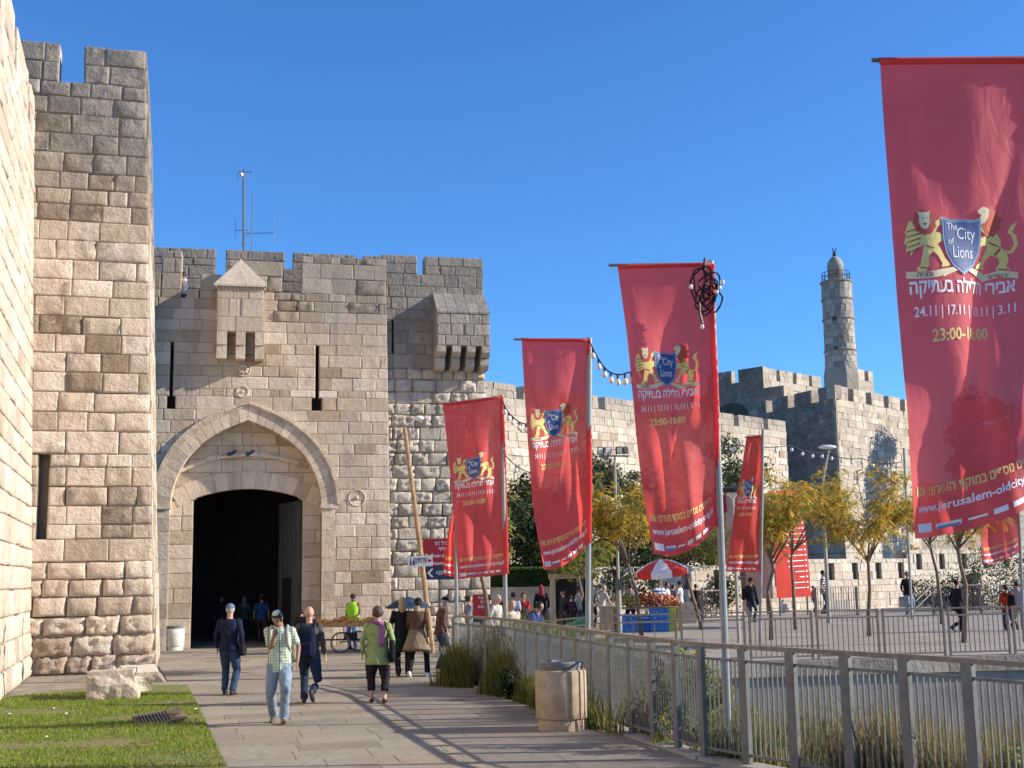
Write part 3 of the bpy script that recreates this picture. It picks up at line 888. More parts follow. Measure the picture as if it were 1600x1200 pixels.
# roof deck and body behind
mb = MB(); q0, q1 = gL, gR(6) - .05; zr = zc1 - .9
mb.hexa([FG.p(q0, -11.9, zt + .1), FG.p(q1, -11.9, zt + .1), FG.p(q1, -1.3, zt + .1), FG.p(q0, -1.3, zt + .1), FG.p(q0, -11.9, zr), FG.p(q1, -11.9, zr), FG.p(q1, -.7, zr), FG.p(q0, -.7, zr)])
mb.hexa([FG.p(O1 + .55, -11.9, 0), FG.p(q1, -11.9, 0), FG.p(q1, -1.1, 0), FG.p(O1 + .55, -1.1, 0), FG.p(O1 + .55, -11.9, zt + .1), FG.p(q1, -11.9, zt + .1), FG.p(q1, -1.1, zt + .1), FG.p(O1 + .55, -1.1, zt + .1)])
mb.build('core', M['mortar'], gate)

# ------------------------------------------------------------------ side tower with rough blocks and bracketed box, and the rear parapet
SF = (GF[0] - GF[2] * 1.5, GF[1], GF[2])
side = empty('side_tower', SF[0], 0, 'grey tower right of the gate with rough bossed blocks and a bracketed stone box', 'tower')
FS = Face((0, 0, 0), SF[1], SF[2])
su = lambda x, y=600: puv(x, y, SF)[0]
sz = lambda y, x=690: puv(x, y, SF)[1]
sR = lin(puv(766, 900, SF), puv(754, 405, SF)); sLx = su(596)
zsm = sz(577)
def style_s(u, z, w, h):
    if z < zsm:
        r_ = rnd.random()
        return rnd.uniform(.45, 1), .1, max(0, rnd.random() - .75), .03, rnd.choice([.03, .07, .1]) if r_ < .8 else .012, .02
    return rnd.uniform(.1, .6), min(1, .45 + (z - zsm) * .12), 0, .008, rnd.choice([.004, .008, .015]), .006
zstop = sz(402, 700); zmer = sz(430)
ZS = breaks(0, zmer, .43, .1, (zsm,))
masonry(side, FS, sLx, sR, 0, zmer, .43, (.42, .85), M['stone_grey'], style_s, None, zs=ZS, mort_mb=(m3 := MB()), thick=.8,
        holes=[(su(612), su(616), sz(540), sz(508))])
def style_p(u, z, w, h): return rnd.uniform(.0, .5), .75, 0, .008, rnd.choice([.008, .015, .02]), .01
# parapet seen behind the gate's own battlements
zp0 = sz(485, 290)
pg = [(su(337, 400), su(353, 400)), (su(445, 400), su(458, 400)), (su(555, 400), su(568, 400))]
zmL = sz(383, 300)
hp = [(pg[0][0], pg[0][1], sz(418, 345), 30), (pg[1][0], pg[1][1], sz(420, 450), 30), (pg[2][0], pg[2][1], sz(402, 560), 30)]
masonry(side, FS, -.9, sLx, zp0, zmL - .12, .36, (.5, .9), M['stone_grey'], style_p, None, holes=hp, mort_mb=m3, thick=.5)
masonry(side, FS, sLx + .01, su(652, 410), zmer + .005, sz(398, 610), .36, (.5, .9), M['stone_grey'], style_p, None, mort_mb=m3, thick=.6, holes=[(su(613), su(616), sz(460), sz(431))])
masonry(side, FS, su(664, 410), lambda z: sR(z), zmer + .005, zstop, .33, (.5, .9), M['stone_grey'], style_p, None, mort_mb=m3, thick=.6)
m3.build('mortar', M['mortar'], side)
mb = MB(); q0, q1 = sLx, sR(6) - .08
mb.hexa([FS.p(q0, -9, 0), FS.p(q1, -9, 0), FS.p(q1, -.8, 0), FS.p(q0, -.8, 0), FS.p(q0, -9, zmer - .6), FS.p(q1 - .2, -9, zmer - .6), FS.p(q1 - .2, -.8, zmer - .6), FS.p(q0, -.8, zmer - .6)])
mb.build('core', M['mortar'], side)
# the box
BD = 1.0
bu = lambda x, y=520: puv(x, y, SF, BD)[0]
bz = lambda y, x=720: puv(x, y, SF, BD)[1]
b0_, b1_ = bu(683), bu(765.5)
zr0, zr1, zr2, zr3 = sz(461), bz(490), bz(540), bz(575)
mb = MB().col(.35, .7, 0, 1)
prof = [(0, zr2), (BD - .02, zr2), (BD - .02, zr1 - .02), (0, zr0)]
for x, s_ in ((b0_, 1), (b1_, -1)): pass
q = [FS.p(x, d, z) for x in (b0_ + .01, b1_ - .01) for d, z in prof]
mb.hexa(q)
mb.build('machicolation_box', M['stone_grey'], side)
FBX = Face(SF[2] * BD, SF[1], SF[2])
masonry(side, FBX, b0_, b1_, zr2, zr1, (zr1 - zr2) / 3, (.4, .75), M['stone_grey'], lambda *a: (rnd.uniform(.2, .7), .5, 0, .008, .01, .006), None, mort_mb=MB(), jit=.03,
        holes=[(bu(724), bu(726.5), bz(524), bz(506))])
# roof slabs on the slope
for k in range(5):
    a, b = lerp(b0_, b1_, k / 5) + .008, lerp(b0_, b1_, (k + 1) / 5) - .008
    for j in range(2):
        d0, d1 = (BD + .03) * (1 - j / 2), (BD + .03) * (1 - (j + 1) / 2)
        z0_, z1_ = lerp(zr1, zr0, j / 2), lerp(zr1, zr0, (j + 1) / 2)
        mb = MB().col(rnd.uniform(.1, .6), .8, 0, 1)
        mb.hexa([FS.p(x, d, z) for (dz) in (0, .07) for x, d, z in ((a, d0, z0_ + dz), (b, d0, z0_ + dz), (b, d1, z1_ + dz - .01), (a, d1, z1_ + dz - .01))]); mb.build('roof_slab', M['stone_grey'], side)
for (pa, pb) in ((683, 697), (707, 720), (730, 743), (753, 765.5)):
    a, b = bu(pa), bu(pb)
    zm = (zr2 + zr3) / 2
    for (zt_, zb_, D) in ((zr2 - .005, zm + .01, BD), (zm - .005, zr3, BD * .72)):
        pr = [(0, zb_), (0, zt_), (D, zt_)]
        hh = zt_ - zb_
        for k in range(1, 7):
            t = k / 6 * math.pi / 2; pr.append((D - (D * .35) * (1 - math.cos(t)), zt_ - hh * .4 - hh * .6 * math.sin(t)))
        mb = MB().col(rnd.uniform(.4, .9), .35, 0, 1); n = len(pr)
        vs = [FS.p(x, d, z) for x in (a, b) for d, z in pr]
        fs = [tuple(range(n)), tuple(range(2 * n - 1, n - 1, -1))] + [(i, n + i, n + (i + 1) % n, (i + 1) % n) for i in range(n)]
        mb.add(vs, fs); mb.build('bracket', M['stone_grey'], side)

# ------------------------------------------------------------------ distant walls
def wallseg(parent, a, b, z0, z1, h, wr, mt, merl=None, style=None, thick=1.2, z1b=None, gaps=None, sm=None, mm=None):
    """one face from a to b (left to right seen from outside); merlons as (width, gap, height)"""
    a = Vector(a); b = Vector(b); U = (b - a).normalized(); N = Vector((U.y, -U.x, 0)); L_ = (b - a).length
    F = Face(a - Vector((0, 0, a.z)), U, N)
    style = style or (lambda u, z, w, hh: (min(1, max(0, rnd.gauss(.5, .25))), max(0, (z - z1 + 1.2)) * .4, max(0, rnd.random() - .85), .01, .025, 0))
    masonry(parent, F, 0, L_, z0, z1, h, wr, mt, style, None, parts=False, low=True, stuff_mb=sm, mort_mb=mm, thick=thick, gap=.012)
    if merl:
        mw_, gp, mh = merl; u = 0
        hs = []
        while u < L_:
            hs.append((u + mw_, u + mw_ + gp, z1, z1 + mh + 1)); u += mw_ + gp
        masonry(parent, F, 0, L_, z1, z1 + mh, h, wr, mt, style, None, parts=False, low=True, stuff_mb=sm, mort_mb=mm, thick=.6, holes=hs, gap=.012)
def far_thing(name, label, cat, stone, fn, mort='mortar_l'):
    o = empty(name, (0, 0, 0), 0, label, cat); sm, mm = MB(), MB()
    fn(o, sm, mm)
    if mm.v: mm.build('mortar', M[mort], o)
    if sm.v: tag(sm.build('stone', stone, o), kind='stuff')
    return o
def P2(px, Y): p = at(px, 900, Y); return Vector((p.x, p.y, 0))
def zat(px, py, Y): return at(px, py, Y).z
# long crenellated wall from behind the side tower to the citadel
def fw(o, sm, mm):
    A, B_ = P2(752, 60), P2(1240, 79)
    wallseg(o, A, B_, 0, zat(770, 618, 60.5), .40, (.35, .8), M['stone_far'], (2.6, .55, .72), sm=sm, mm=mm)
fwl = far_thing('far_city_wall', 'pale sunlit crenellated city wall in the distance between the side tower and the citadel', 'wall', M['stone_far'], fw)
for (px_, py_) in ((938, 706), (952, 706), (974, 706)):
    pass
# low wall with slots
def lw(o, sm, mm):
    pts = [(880, 52), (1240, 60), (1420, 66), (1700, 76)]
    tops = [889, 880, 867, 852]
    for (p, q, ta, tb) in zip(pts[:-1], pts[1:], tops[:-1], tops[1:]):
        a, b = P2(*p), P2(*q); zt_ = (zat(p[0], ta, p[1]) + zat(q[0], tb, q[1])) / 2
        U = (b - a).normalized(); N = Vector((U.y, -U.x, 0)); L_ = (b - a).length; F = Face(a, U, N)
        hs = []; u = .7
        while u < L_ - .5: hs.append((u, u + .5, zt_ - 1.05, zt_ - .2)); u += 2.0
        masonry(o, F, 0, L_, .1, zt_, .33, (.35, .8), M['stone_far'], lambda u, z, w, h: (rnd.uniform(.3, 1), .1, max(0, rnd.random() - .9), .01, .02, 0), None, parts=False, low=True, holes=hs, stuff_mb=sm, mort_mb=mm, thick=.15)
        mm.hexa([F.p(x, d, z) for z in (.1, zt_ - .01) for x, d in ((0, -.3), (L_, -.3), (L_, -.7), (0, -.7))])
far_thing('low_slotted_wall', 'low pale stone wall with dark rectangular slots along the back of the plaza', 'wall', M['stone_far'], lw)

# ------------------------------------------------------------------ citadel
CY = 84.0
shade_wear_style = lambda u, z, w, h: (rnd.uniform(.0, .6), .5, .55, .01, .03, 0)  # faces in shade: weathered brown stone, shade also put into tint and stain
litstyle = lambda u, z, w, h: (rnd.uniform(.3, 1), .15, max(0, rnd.random() - .85), .01, .03, 0)  # sunlit faces: light put into a paler tint
def cit(o, sm, mm):
    c = P2(1321, CY); z1 = zat(1320, 622, CY)
    L0 = P2(1186, CY + 9); R0 = P2(1440, CY + 8.5)
    wallseg(o, L0, c, 0, z1, .46, (.55, 1.15), None, (1.9, .8, .95), style=shade_wear_style, sm=sm, mm=mm, thick=.15)
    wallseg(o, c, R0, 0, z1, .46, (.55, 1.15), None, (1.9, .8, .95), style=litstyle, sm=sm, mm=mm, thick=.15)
    mm.prism([(p.x, p.y) for p in (c + Vector((0, .45, 0)), R0 + Vector((-.3, .5, 0)), P2(1390, CY + 20), P2(1240, CY + 20), L0 + Vector((.3, .5, 0)))], 0, z1 - .7)
    wallseg(o, P2(1425, CY + 12), P2(1800, CY + 24), 0, 9, .5, (.6, 1.2), None, None, style=litstyle, sm=sm, mm=mm)
    # lower dark wing left, with a vaulted niche above it
    wallseg(o, P2(1112, CY + 3), P2(1200, CY + 5.5), 0, zat(1150, 665, CY + 4), .6, (.8, 1.5), None, (2.0, .8, .8), style=litstyle, sm=sm, mm=mm)
    wallseg(o, P2(1085, CY + 16), P2(1240, CY + 10), 0, zat(1160, 612, CY + 13), .62, (.8, 1.6), None, None, style=shade_wear_style, sm=sm, mm=mm)
    # upper keep
    Y2 = CY + 22
    wallseg(o, P2(1118, Y2 + 4), P2(1208, Y2), 8, zat(1208, 592, Y2), .62, (.8, 1.6), None, (2.6, .75, 1.15), style=shade_wear_style, sm=sm, mm=mm)
    wallseg(o, P2(1208, Y2), P2(1300, Y2 + 6), 8, zat(1208, 592, Y2), .62, (.8, 1.6), None, (2.0, .5, 1.05), style=litstyle, sm=sm, mm=mm)
    wallseg(o, P2(1326, Y2 - 8), P2(1384, Y2 - 4), 8, zat(1350, 586, Y2 - 8), .62, (.8, 1.6), None, (1.9, .6, .9), style=litstyle, sm=sm, mm=mm)
citadel = far_thing('citadel', 'grey citadel with battlements in the right distance, its left side in shade', 'castle', M['stone_cit'], cit, 'mortar')
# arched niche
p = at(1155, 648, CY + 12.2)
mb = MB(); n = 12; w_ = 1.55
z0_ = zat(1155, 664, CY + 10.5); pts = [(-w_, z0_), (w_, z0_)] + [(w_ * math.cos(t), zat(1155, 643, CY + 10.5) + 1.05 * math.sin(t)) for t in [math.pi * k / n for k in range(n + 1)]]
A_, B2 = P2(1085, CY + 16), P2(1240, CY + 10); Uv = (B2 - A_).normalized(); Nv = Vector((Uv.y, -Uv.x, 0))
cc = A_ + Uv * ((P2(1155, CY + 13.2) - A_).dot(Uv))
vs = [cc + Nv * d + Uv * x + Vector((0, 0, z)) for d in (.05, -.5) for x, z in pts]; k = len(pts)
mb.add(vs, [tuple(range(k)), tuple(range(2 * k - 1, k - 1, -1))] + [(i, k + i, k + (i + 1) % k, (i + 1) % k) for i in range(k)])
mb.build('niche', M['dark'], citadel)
# sloping glacis at the foot of the corner
c = P2(1321, CY); zgl = zat(1321, 748, CY); L0 = P2(1186, CY + 9); R0 = P2(1440, CY + 8.5)
UL = (L0 - c).normalized(); UR = (R0 - c).normalized()
oc = c - (UL + UR).normalized() * 1.9
gl = MB().col(.5, .4, .2, 1)
nseg = 14
def glac(a, b, oa, ob, tone):
    for j in range(10):
        t0, t1 = j / 10, (j + 1) / 10; k = 0
        u = 0.0; Lg = (b - a).length
        while u < Lg:
            w2 = rnd.uniform(.9, 1.7); u2 = min(Lg, u + w2)
            def q(uu, t): 
                top = a + (b - a) * (uu / Lg); bot = oa + (ob - oa) * (uu / Lg); r__ = bot + (top - bot) * t; return (r__.x, r__.y, zgl * t)
            o_ = rnd.uniform(-.02, .02); gl.col(rnd.uniform(*tone), .2, max(0, rnd.random() - .8), 1)
            V = [Vector(q(u + .02, t0 + .002)), Vector(q(u2 - .02, t0 + .002)), Vector(q(u2 - .02, t1 - .002)), Vector(q(u + .02, t1 - .002))]
            gl.add(V, [(0, 1, 2, 3)]); u = u2
oL = L0 + (oc - c); oR = R0 + (oc - c)
glac(L0 + Vector((.0, -.03, 0)), c + Vector((0, -.03, 0)), oL, oc, (.0, .3)); glac(c + Vector((0, -.03, 0)), R0 + Vector((0, -.03, 0)), oc, oR, (.4, 1))  # shaded side toned darker, sunlit side paler, in the stone colour
tag(gl.build('glacis', M['stone_cit'], citadel), kind='stuff')
# minaret
MY = CY + 14
mx = at(1316, 600, MY); s_ = FPX / MY
mina = empty('minaret', (mx.x, mx.y, 0), 0, 'round stone minaret with a small dome rising above the citadel', 'minaret')
zz = lambda y: zat(1312, y, MY)
rr = lambda px_: px_ / s_
mb = MB()
def drum(z0, z1, r0, r1, mbk, rows):
    for j in range(rows):
        t0, t1 = j / rows, (j + 1) / rows; ra, rb = lerp(r0, r1, t0), lerp(r0, r1, t1); za_, zb_ = lerp(z0, z1, t0), lerp(z0, z1, t1)
        n_ = 18; off = rnd.random()
        for k in range(n_):
            a0, a1 = 2 * math.pi * (k + off) / n_ + .006, 2 * math.pi * (k + 1 + off) / n_ - .006
            mbk.col(rnd.uniform(.1, 1), .35, max(0, rnd.random() - .7), 1); e = rnd.uniform(0, .02)
            mbk.add([((ra + e) * math.cos(a0), (ra + e) * math.sin(a0), za_ + .01), ((ra + e) * math.cos(a1), (ra + e) * math.sin(a1), za_ + .01), ((rb + e) * math.cos(a1), (rb + e) * math.sin(a1), zb_ - .01), ((rb + e) * math.cos(a0), (rb + e) * math.sin(a0), zb_ - .01)], [(0, 1, 2, 3)])
lv = [(zz(578), 25), (zz(549), 24), (zz(500), 23.6), (zz(469), 23.5), (zz(442), 23.5)]
sh = MB()
for (za_, r0), (zb_, r1) in zip(lv[:-1], lv[1:]): drum(za_, zb_, rr(r0), rr(r1), sh, max(2, int((zb_ - za_) / .5)))
tag(sh.build('shaft', M['stone_cit'], mina), kind='stuff')
co = MB(); co.lathe([(rr(23), 8), (rr(22.6), zz(440))], n=24); co.build('core', M['mortar'], mina)
for za_, r0 in lv[1:]:
    bd = MB().col(.4, .6, 0, 1); bd.lathe([(rr(r0), za_ - .1), (rr(r0 + 2), za_ - .04), (rr(r0 + 2), za_ + .05), (rr(r0), za_ + .1)], n=24); bd.build('cornice', M['stone_cit'], mina)
pb = MB().col(.4, .4, 0, 1)
w5 = rr(27)
pb.lathe([(w5 * 1.08, 9), (w5 * 1.06, zz(588)), (w5 * 1.0, zz(580)), (w5 * .92, zz(572))], n=8); pb.build('plinth', M['stone_cit'], mina)
tp = MB().col(.5, .3, 0, 1)
tp.lathe([(rr(12.5), zz(442)), (rr(12.5), zz(418)), (rr(13.2), zz(417)), (rr(12), zz(411)), (rr(8.5), zz(405)), (rr(4), zz(401)), (rr(1), zz(399.5))], n=16); tp.build('dome', M['stone_cit'], mina, smooth=True)
fn = MB(); fn.tube([(0, 0, zz(400)), (0, 0, zz(388))], .04, 6)
for y_, r_ in ((398, .17), (395, .13)): fn.sphere((0, 0, zz(y_)), r_, 8, 6)
fn.tube([(math.cos(t) * .16, 0, zz(390) + math.sin(t) * .16) for t in [R(-230 + 280 * k / 10) for k in range(11)]], .03, 5)
fn.build('finial', M['black'], mina)
rl = MB()
for k in range(14):
    t = 2 * math.pi * k / 14; x, y = rr(22) * math.cos(t), rr(22) * math.sin(t); rl.tube([(x, y, zz(441)), (x, y, zz(427))], .03, 4)
for y_ in (427, 433): rl.tube([(rr(22) * math.cos(2 * math.pi * k / 24), rr(22) * math.sin(2 * math.pi * k / 24), zz(y_)) for k in range(25)], .025, 4)
rl.build('balcony_railing', M['black'], mina)
wn_ = MB()
for (x_, y0, y1) in ((1302, 500, 494), (1304, 545, 541)): 
    a = at(x_, y0, MY - rr(23.5) - .02); b = at(x_ + 4, y1, MY - rr(23.5) - .02); wn_.box(a.x - mx.x, b.x - mx.x, a.y - mx.y - .03, a.y - mx.y + .4, a.z, b.z)
wn_.build('window', M['dark'], mina)
# ------------------------------------------------------------------ lawn
lawnm, nt, b_ = newmat('lawn_grass')
a_ = nd(nt, 'ShaderNodeNewGeometry')
n1 = nd(nt, 'ShaderNodeTexNoise', Scale=.9, Detail=8, Roughness=.65); nt.links.new(a_.outputs['Position'], n1.inputs['Vector'])
n2 = nd(nt, 'ShaderNodeTexNoise', Scale=9, Detail=6, Roughness=.7); nt.links.new(a_.outputs['Position'], n2.inputs['Vector'])
gcol = ramp(nt, n1.outputs[0], [(.30, (.10, .17, .025)), (.45, (.13, .17, .03)), (.55, (.19, .16, .06)), (.68, (.22, .15, .08))])
gcol = mixc(nt, .8, gcol, ramp(nt, n2.outputs[0], [(.3, (.6, .6, .6)), (.7, (1.25, 1.25, 1.2))]), 'MULTIPLY')
nt.links.new(gcol, b_.inputs['Base Color']); b_.inputs['Roughness'].default_value = .95
leafm = attrmat('leaf', .7, .25, .35)
mb = MB(); lx0, ly0 = -16, 4; nx_, ny_ = 60, 80
def lawnz(x, y): return .03 + .035 * noise2(x * .7, y * .7, 4)
ids = {}; vs = []
def vid(i, j):
    if (i, j) not in ids:
        x = lx0 + i * .22; y = ly0 + j * .28; ids[(i, j)] = len(vs); vs.append((x, y, lawnz(x, y)))
    return ids[(i, j)]
# clean outline: a polygon sheet, then grass on it
tri = MB(); tri.poly([(x, y, .022) for x, y in LAWN]); o = tri.build('lawn', lawnm); tag(o, kind='structure')
for p in o.data.polygons:
    if p.normal.z < 0: p.flip()
ed = MB()
gb = MB(); rg = random.Random(3); cnt = 0
nrm = []
while cnt < 90000:
    y = 13 + (LW[0].y + .8 - 13) * rg.random() ** 1.0; x = rg.uniform(-12.5, -3.5)
    cnt += 1
    if not inpoly(x, y, LAWN) or abs(x) > y * .47 + .5: continue
    bare = noise2(x * .6, y * .9, 12)
    if bare > .36 and rg.random() < .75: continue
    h_ = rg.uniform(.025, .06) * (1.0 if bare < .15 else .6); a = rg.uniform(0, math.pi); w = .006 * rg.uniform(.8, 1.8)
    dx, dy = math.cos(a) * w, math.sin(a) * w; lx, ly = rg.uniform(-.025, .025), rg.uniform(-.025, .025)
    g_ = rg.random(); k = .75 + .5 * g_
    dry = rg.random() < .08 + max(0, bare) * 1.2
    gb.col(*((.20 * k, .19 * k, .07 * k) if dry else (.19 * k, .26 * k, .025 * k)))
    z = .02
    gb.add([(x - dx, y - dy, z), (x + dx, y + dy, z), (x + lx, y + ly, z + h_)], [(0, 1, 2)])
tag(gb.build('grass', leafm), kind='stuff')
# clods and litter
mb = MB()
for k in range(7):
    x, y = rg.uniform(-9, -5.5), rg.uniform(15, 23)
    if inpoly(x, y, LAWN): mb.sphere((x, y, .04), rg.uniform(.015, .04), 6, 4, sz=.6)
tag(mb.build('pebbles', M['white']), kind='stuff')

# worked blocks lying on the lawn
def rock(name, c, dims, rz, ry, label, seed, stone):
    bm = bmesh.new(); bmesh.ops.create_cube(bm, size=1)
    bmesh.ops.subdivide_edges(bm, edges=bm.edges, cuts=9, use_grid_fill=True)
    for v in bm.verts:
        p = Vector((v.co.x * dims[0], v.co.y * dims[1], v.co.z * dims[2]))
        n_ = noise.noise(p * 2.0 + Vector((seed, 0, 0))) * .10 + noise.noise(p * 7 + Vector((0, seed, 0))) * .02
        p += v.co.normalized() * n_ * (2.0 if v.co.z < .4 else .4)
        v.co = p
    me = bpy.data.meshes.new(name); bm.to_mesh(me); bm.free()
    me.materials.append(stone); ca = me.color_attributes.new('st', 'FLOAT_COLOR', 'POINT')
    ca.data.foreach_set('color', [.75, .05, .12, 1] * len(me.vertices)); o = link(name, me, None, c, rz); o.rotation_euler = (0, ry, rz)
    return o
g0 = G(172, 1093)
rk = rock('stone_block', g0 + Vector((0, .15, .19)), (.85, .62, .72), .2, -.05, '', 3, M['stone_cream'])
tag(rk, 'biggest of the fallen blocks on the lawn, rough cream lump with chipped corners', 'stone')
rk2 = rock('stone_block', G(205, 1085) + Vector((0, .35, .2)), (.3, .7, .62), -.9, .45, '', 9, M['stone_grey'])
tag(rk2, 'tilted flat grey slab leaning behind the rough cream block on the lawn', 'stone')
g1 = G(233, 1066)
mb = MB().col(.3, .3, .6, 1)
mb.add([(-.32, -.25, 0), (.38, -.2, 0), (.3, .3, 0), (-.3, .3, 0), (.02, -.18, .34), (.1, .28, .32)], [(0, 1, 2, 3)[::-1], (0, 1, 4), (1, 2, 5, 4), (2, 3, 5), (3, 0, 4, 5)])
tag(mb.build('stone_wedge', M['stone_grey'], None, g1 + Vector((0, .1, .0))), 'dark wedge shaped stone at the foot of the tower corner beside the path', 'stone')
# drain grate in the lawn
gp = G(240, 1131)
dg = empty('drain_grate', gp + Vector((0, 0, .0)), R(14), 'rusty metal drain grate in a tilted concrete frame on the lawn', 'drain')
mb = MB(); tl = R(10)
def tilt(p): return (p[0], p[1] * math.cos(tl), p[1] * math.sin(tl) + p[2] + .05)
def tb(mbk, x0, x1, y0, y1, z0, z1): mbk.hexa([tilt(p) for p in [(x0, y0, z0), (x1, y0, z0), (x1, y1, z0), (x0, y1, z0), (x0, y0, z1), (x1, y0, z1), (x1, y1, z1), (x0, y1, z1)]])
tb(mb, -.36, .36, -.42, -.36, 0, .07); tb(mb, -.36, .36, .36, .42, 0, .07); tb(mb, -.36, -.3, -.36, .36, 0, .07); tb(mb, .3, .62, -.42, .42, -.002, .068)
mb.build('grate_frame', M['soil'], dg); dg.scale = (.78, .78, .78); dg.rotation_euler = (0, R(-8), R(24))
mb = MB(); tb(mb, -.3, .3, -.36, .36, -.03, .0); mb.build('grate_pit', M['black'], dg)
for k in range(9):
    mb = MB(); x = -.27 + k * .066; tb(mb, x - .01, x + .01, -.36, .36, .01, .06); mb.build('grate_bar', M['galv'], dg)

# ------------------------------------------------------------------ near fence
seg = [0]
for a, b in zip(FP[:-1], FP[1:]): seg.append(seg[-1] + (b - a).length)
def fpt(s):
    s = max(0, min(seg[-1] - 1e-4, s))
    for i in range(len(seg) - 1):
        if seg[i + 1] > s: return FP[i].lerp(FP[i + 1], (s - seg[i]) / (seg[i + 1] - seg[i])), (FP[i + 1] - FP[i]).normalized()
    return FP[-1], Vector((0, 1, 0))
fence = empty('near_fence', (0, 0, 0), 0, 'long grey steel fence with flat posts between the path and the grassy ditch', 'fence')
FH = lambda s: 1.42 - .05 * min(1, s / 9)
PS = .79; npan = int(seg[-1] / PS)
post_me = MB().box(-.065, .065, -.028, .028, 0.03, 1).mesh('post', M['galv'])
bar_me = MB().box(-.009, .009, -.009, .009, 0, 1).mesh('bar', M['galv'])
def yaw(d): return math.atan2(d.y, d.x)
for i in range(npan + 1):
    p, d = fpt(i * PS); h_ = FH(i * PS)
    o = link('post', post_me, fence, p + Vector((0, 0, 0)), yaw(d)); o.scale = (1, 1, h_ - .05)
    if i < npan:
        q, _ = fpt((i + 1) * PS); hq = FH((i + 1) * PS)
        for (zo, wz, wd) in ((0, .05, .062), (-.17, .03, .03)):
            mb = MB(); dd = (q - p).normalized(); nn = Vector((-dd.y, dd.x, 0))
            a, b = p, q
            if zo: a = p + dd * .067; b = q - dd * .067
            mb.hexa([P + nn * s_ * wd / 2 + Vector((0, 0, (h_ if P is a else hq) + zo + zz_)) for zz_ in (-wz, 0) for P, s_ in ((a, -1), (b, -1), (b, 1), (a, 1))]); mb.build('rail', M['rail'] if not zo else M['galv'], fence)
        mb = MB(); mb.hexa([P + nn * s_ * .015 + Vector((0, 0, zz_)) for zz_ in (.12, .15) for P, s_ in ((a, -1), (b, -1), (b, 1), (a, 1))]); mb.build('bottom_rail', M['galv'], fence)
        for k in range(1, 8):
            t = k / 8; c = p.lerp(q, .085 + t * .83); hh = lerp(h_, hq, t)
            o = link('bar', bar_me, fence, c + Vector((0, 0, .15)), yaw(d)); o.scale = (1, 1, hh - .2 - .15)
# ------------------------------------------------------------------ far railing on the plaza edge
frl = empty('far_railing', (0, 0, 0), 0, 'brownish steel railing with paired posts along the plaza edge beyond the ditch', 'railing')
bar2 = MB().box(-.0085, .0085, -.0085, .0085, 0, 1).mesh('bar', M['rail'])
post2 = MB().box(-.022, .022, -.022, .022, 0, 1).mesh('post', M['rail'])
s = .35; W2 = 1.42
while s < 21.5:
    a, b = PA + PD * s + PN * -.12, PA + PD * (s + W2) + PN * -.12
    za, zb = zg(a.x, 0), zg(b.x, 0); full = s > 6.5 or s < 0
    for P, z in ((a, za), (b, zb)):
        o = link('post', post2, frl, P + Vector((0, 0, z)), yaw(PD)); o.scale = (1, 1, 1.1)
    for zo in (1.08, .92, .1):
        mb = MB(); a2, b2 = a + PD * .023, b - PD * .023
        mb.bar(a2 + Vector((0, 0, za + zo)), b2 + Vector((0, 0, zb + zo)), .035); mb.build('rail', M['rail'], frl)
    if full:
        n_ = 12
        for k in range(1, n_):
            t = k / n_; c = a.lerp(b, t); o = link('bar', bar2, frl, c + Vector((0, 0, lerp(za, zb, t) + .12)), yaw(PD)); o.scale = (1, 1, .785)
    else:
        for k in (4, 8):
            t = k / 12; c = a.lerp(b, t); o = link('bar', bar2, frl, c + Vector((0, 0, lerp(za, zb, t) + .12)), yaw(PD)); o.scale = (1, 1, .785)
    s += W2 + .13

# ------------------------------------------------------------------ litter bins
def litter_bin(loc, s_, label, tone):
    t = empty('litter_bin', loc, 0, label, 'litter bin', 'round concrete litter bins')
    m_ = mat('bin_concrete', tone, .92, var=.2, scale=7, bump=.008, bscale=60)
    r = .385 * s_
    MB().lathe([(r * .9, 0), (r * .9, .155 * s_)], n=72).build('plinth', m_, t)
    b = MB(); b.lathe([(r * .9, .156 * s_), (r - .01, .165 * s_), (r, .18 * s_), (r, .83 * s_), (r - .012, .845 * s_), (r * .84, .85 * s_)], n=72)
    o = b.build('bin_body', m_, t, smooth=True)
    c = MB(); c.lathe([(r * .80, .851 * s_), (r * .80, .90 * s_), (r * .83, .90 * s_), (r * .83, .945 * s_), (r * .78, .965 * s_), (r * .55, .968 * s_), (r * .5, .94 * s_), (r * .2, .93 * s_)], n=72); c.build('bin_lid', M['galv'], t, smooth=False)
    return t
litter_bin(G(879, 1139) + Vector((0, .0, 0)), 1.0, 'tall exposed concrete litter bin with grey metal lid in front of the near fence', (.43, .33, .23))
lb = litter_bin(G(272, 1016), .82, 'small pale litter bin standing at the left foot of the gate arch', (.62, .59, .54))

# ------------------------------------------------------------------ lamp posts, floodlights
def street_pole(px, py, Y, h, r, name, label, cat, mt='pole', lean=0):
    b = G(px, py, .25); 
    return b
def P3(px, Y, z=None):
    p = at(px, 900, Y); return Vector((p.x, p.y, zg(p.x, p.y) if z is None else z))
# dark domed lamp
b = P3(1150, 35); l = empty('lamp_post', b, 0, 'lamp post with a flat black dish head between the two middle banners', 'street lamp')
zt_ = zat(1136, 779, 35) - b.z
MB().tube([(0, 0, 0), (0, 0, zt_)], .05, 10).build('pole', M['galv_l'], l)
MB().lathe([(.04, zt_), (.16, zt_ + .1), (.17, zt_ + .16)], n=14).build('lamp_glass', M['white'], l)
MB().lathe([(.17, zt_ + .16), (.31, zt_ + .18), (.31, zt_ + .27), (.1, zt_ + .33), (.01, zt_ + .34)], n=24).build('lamp_hood', M['black'], l)
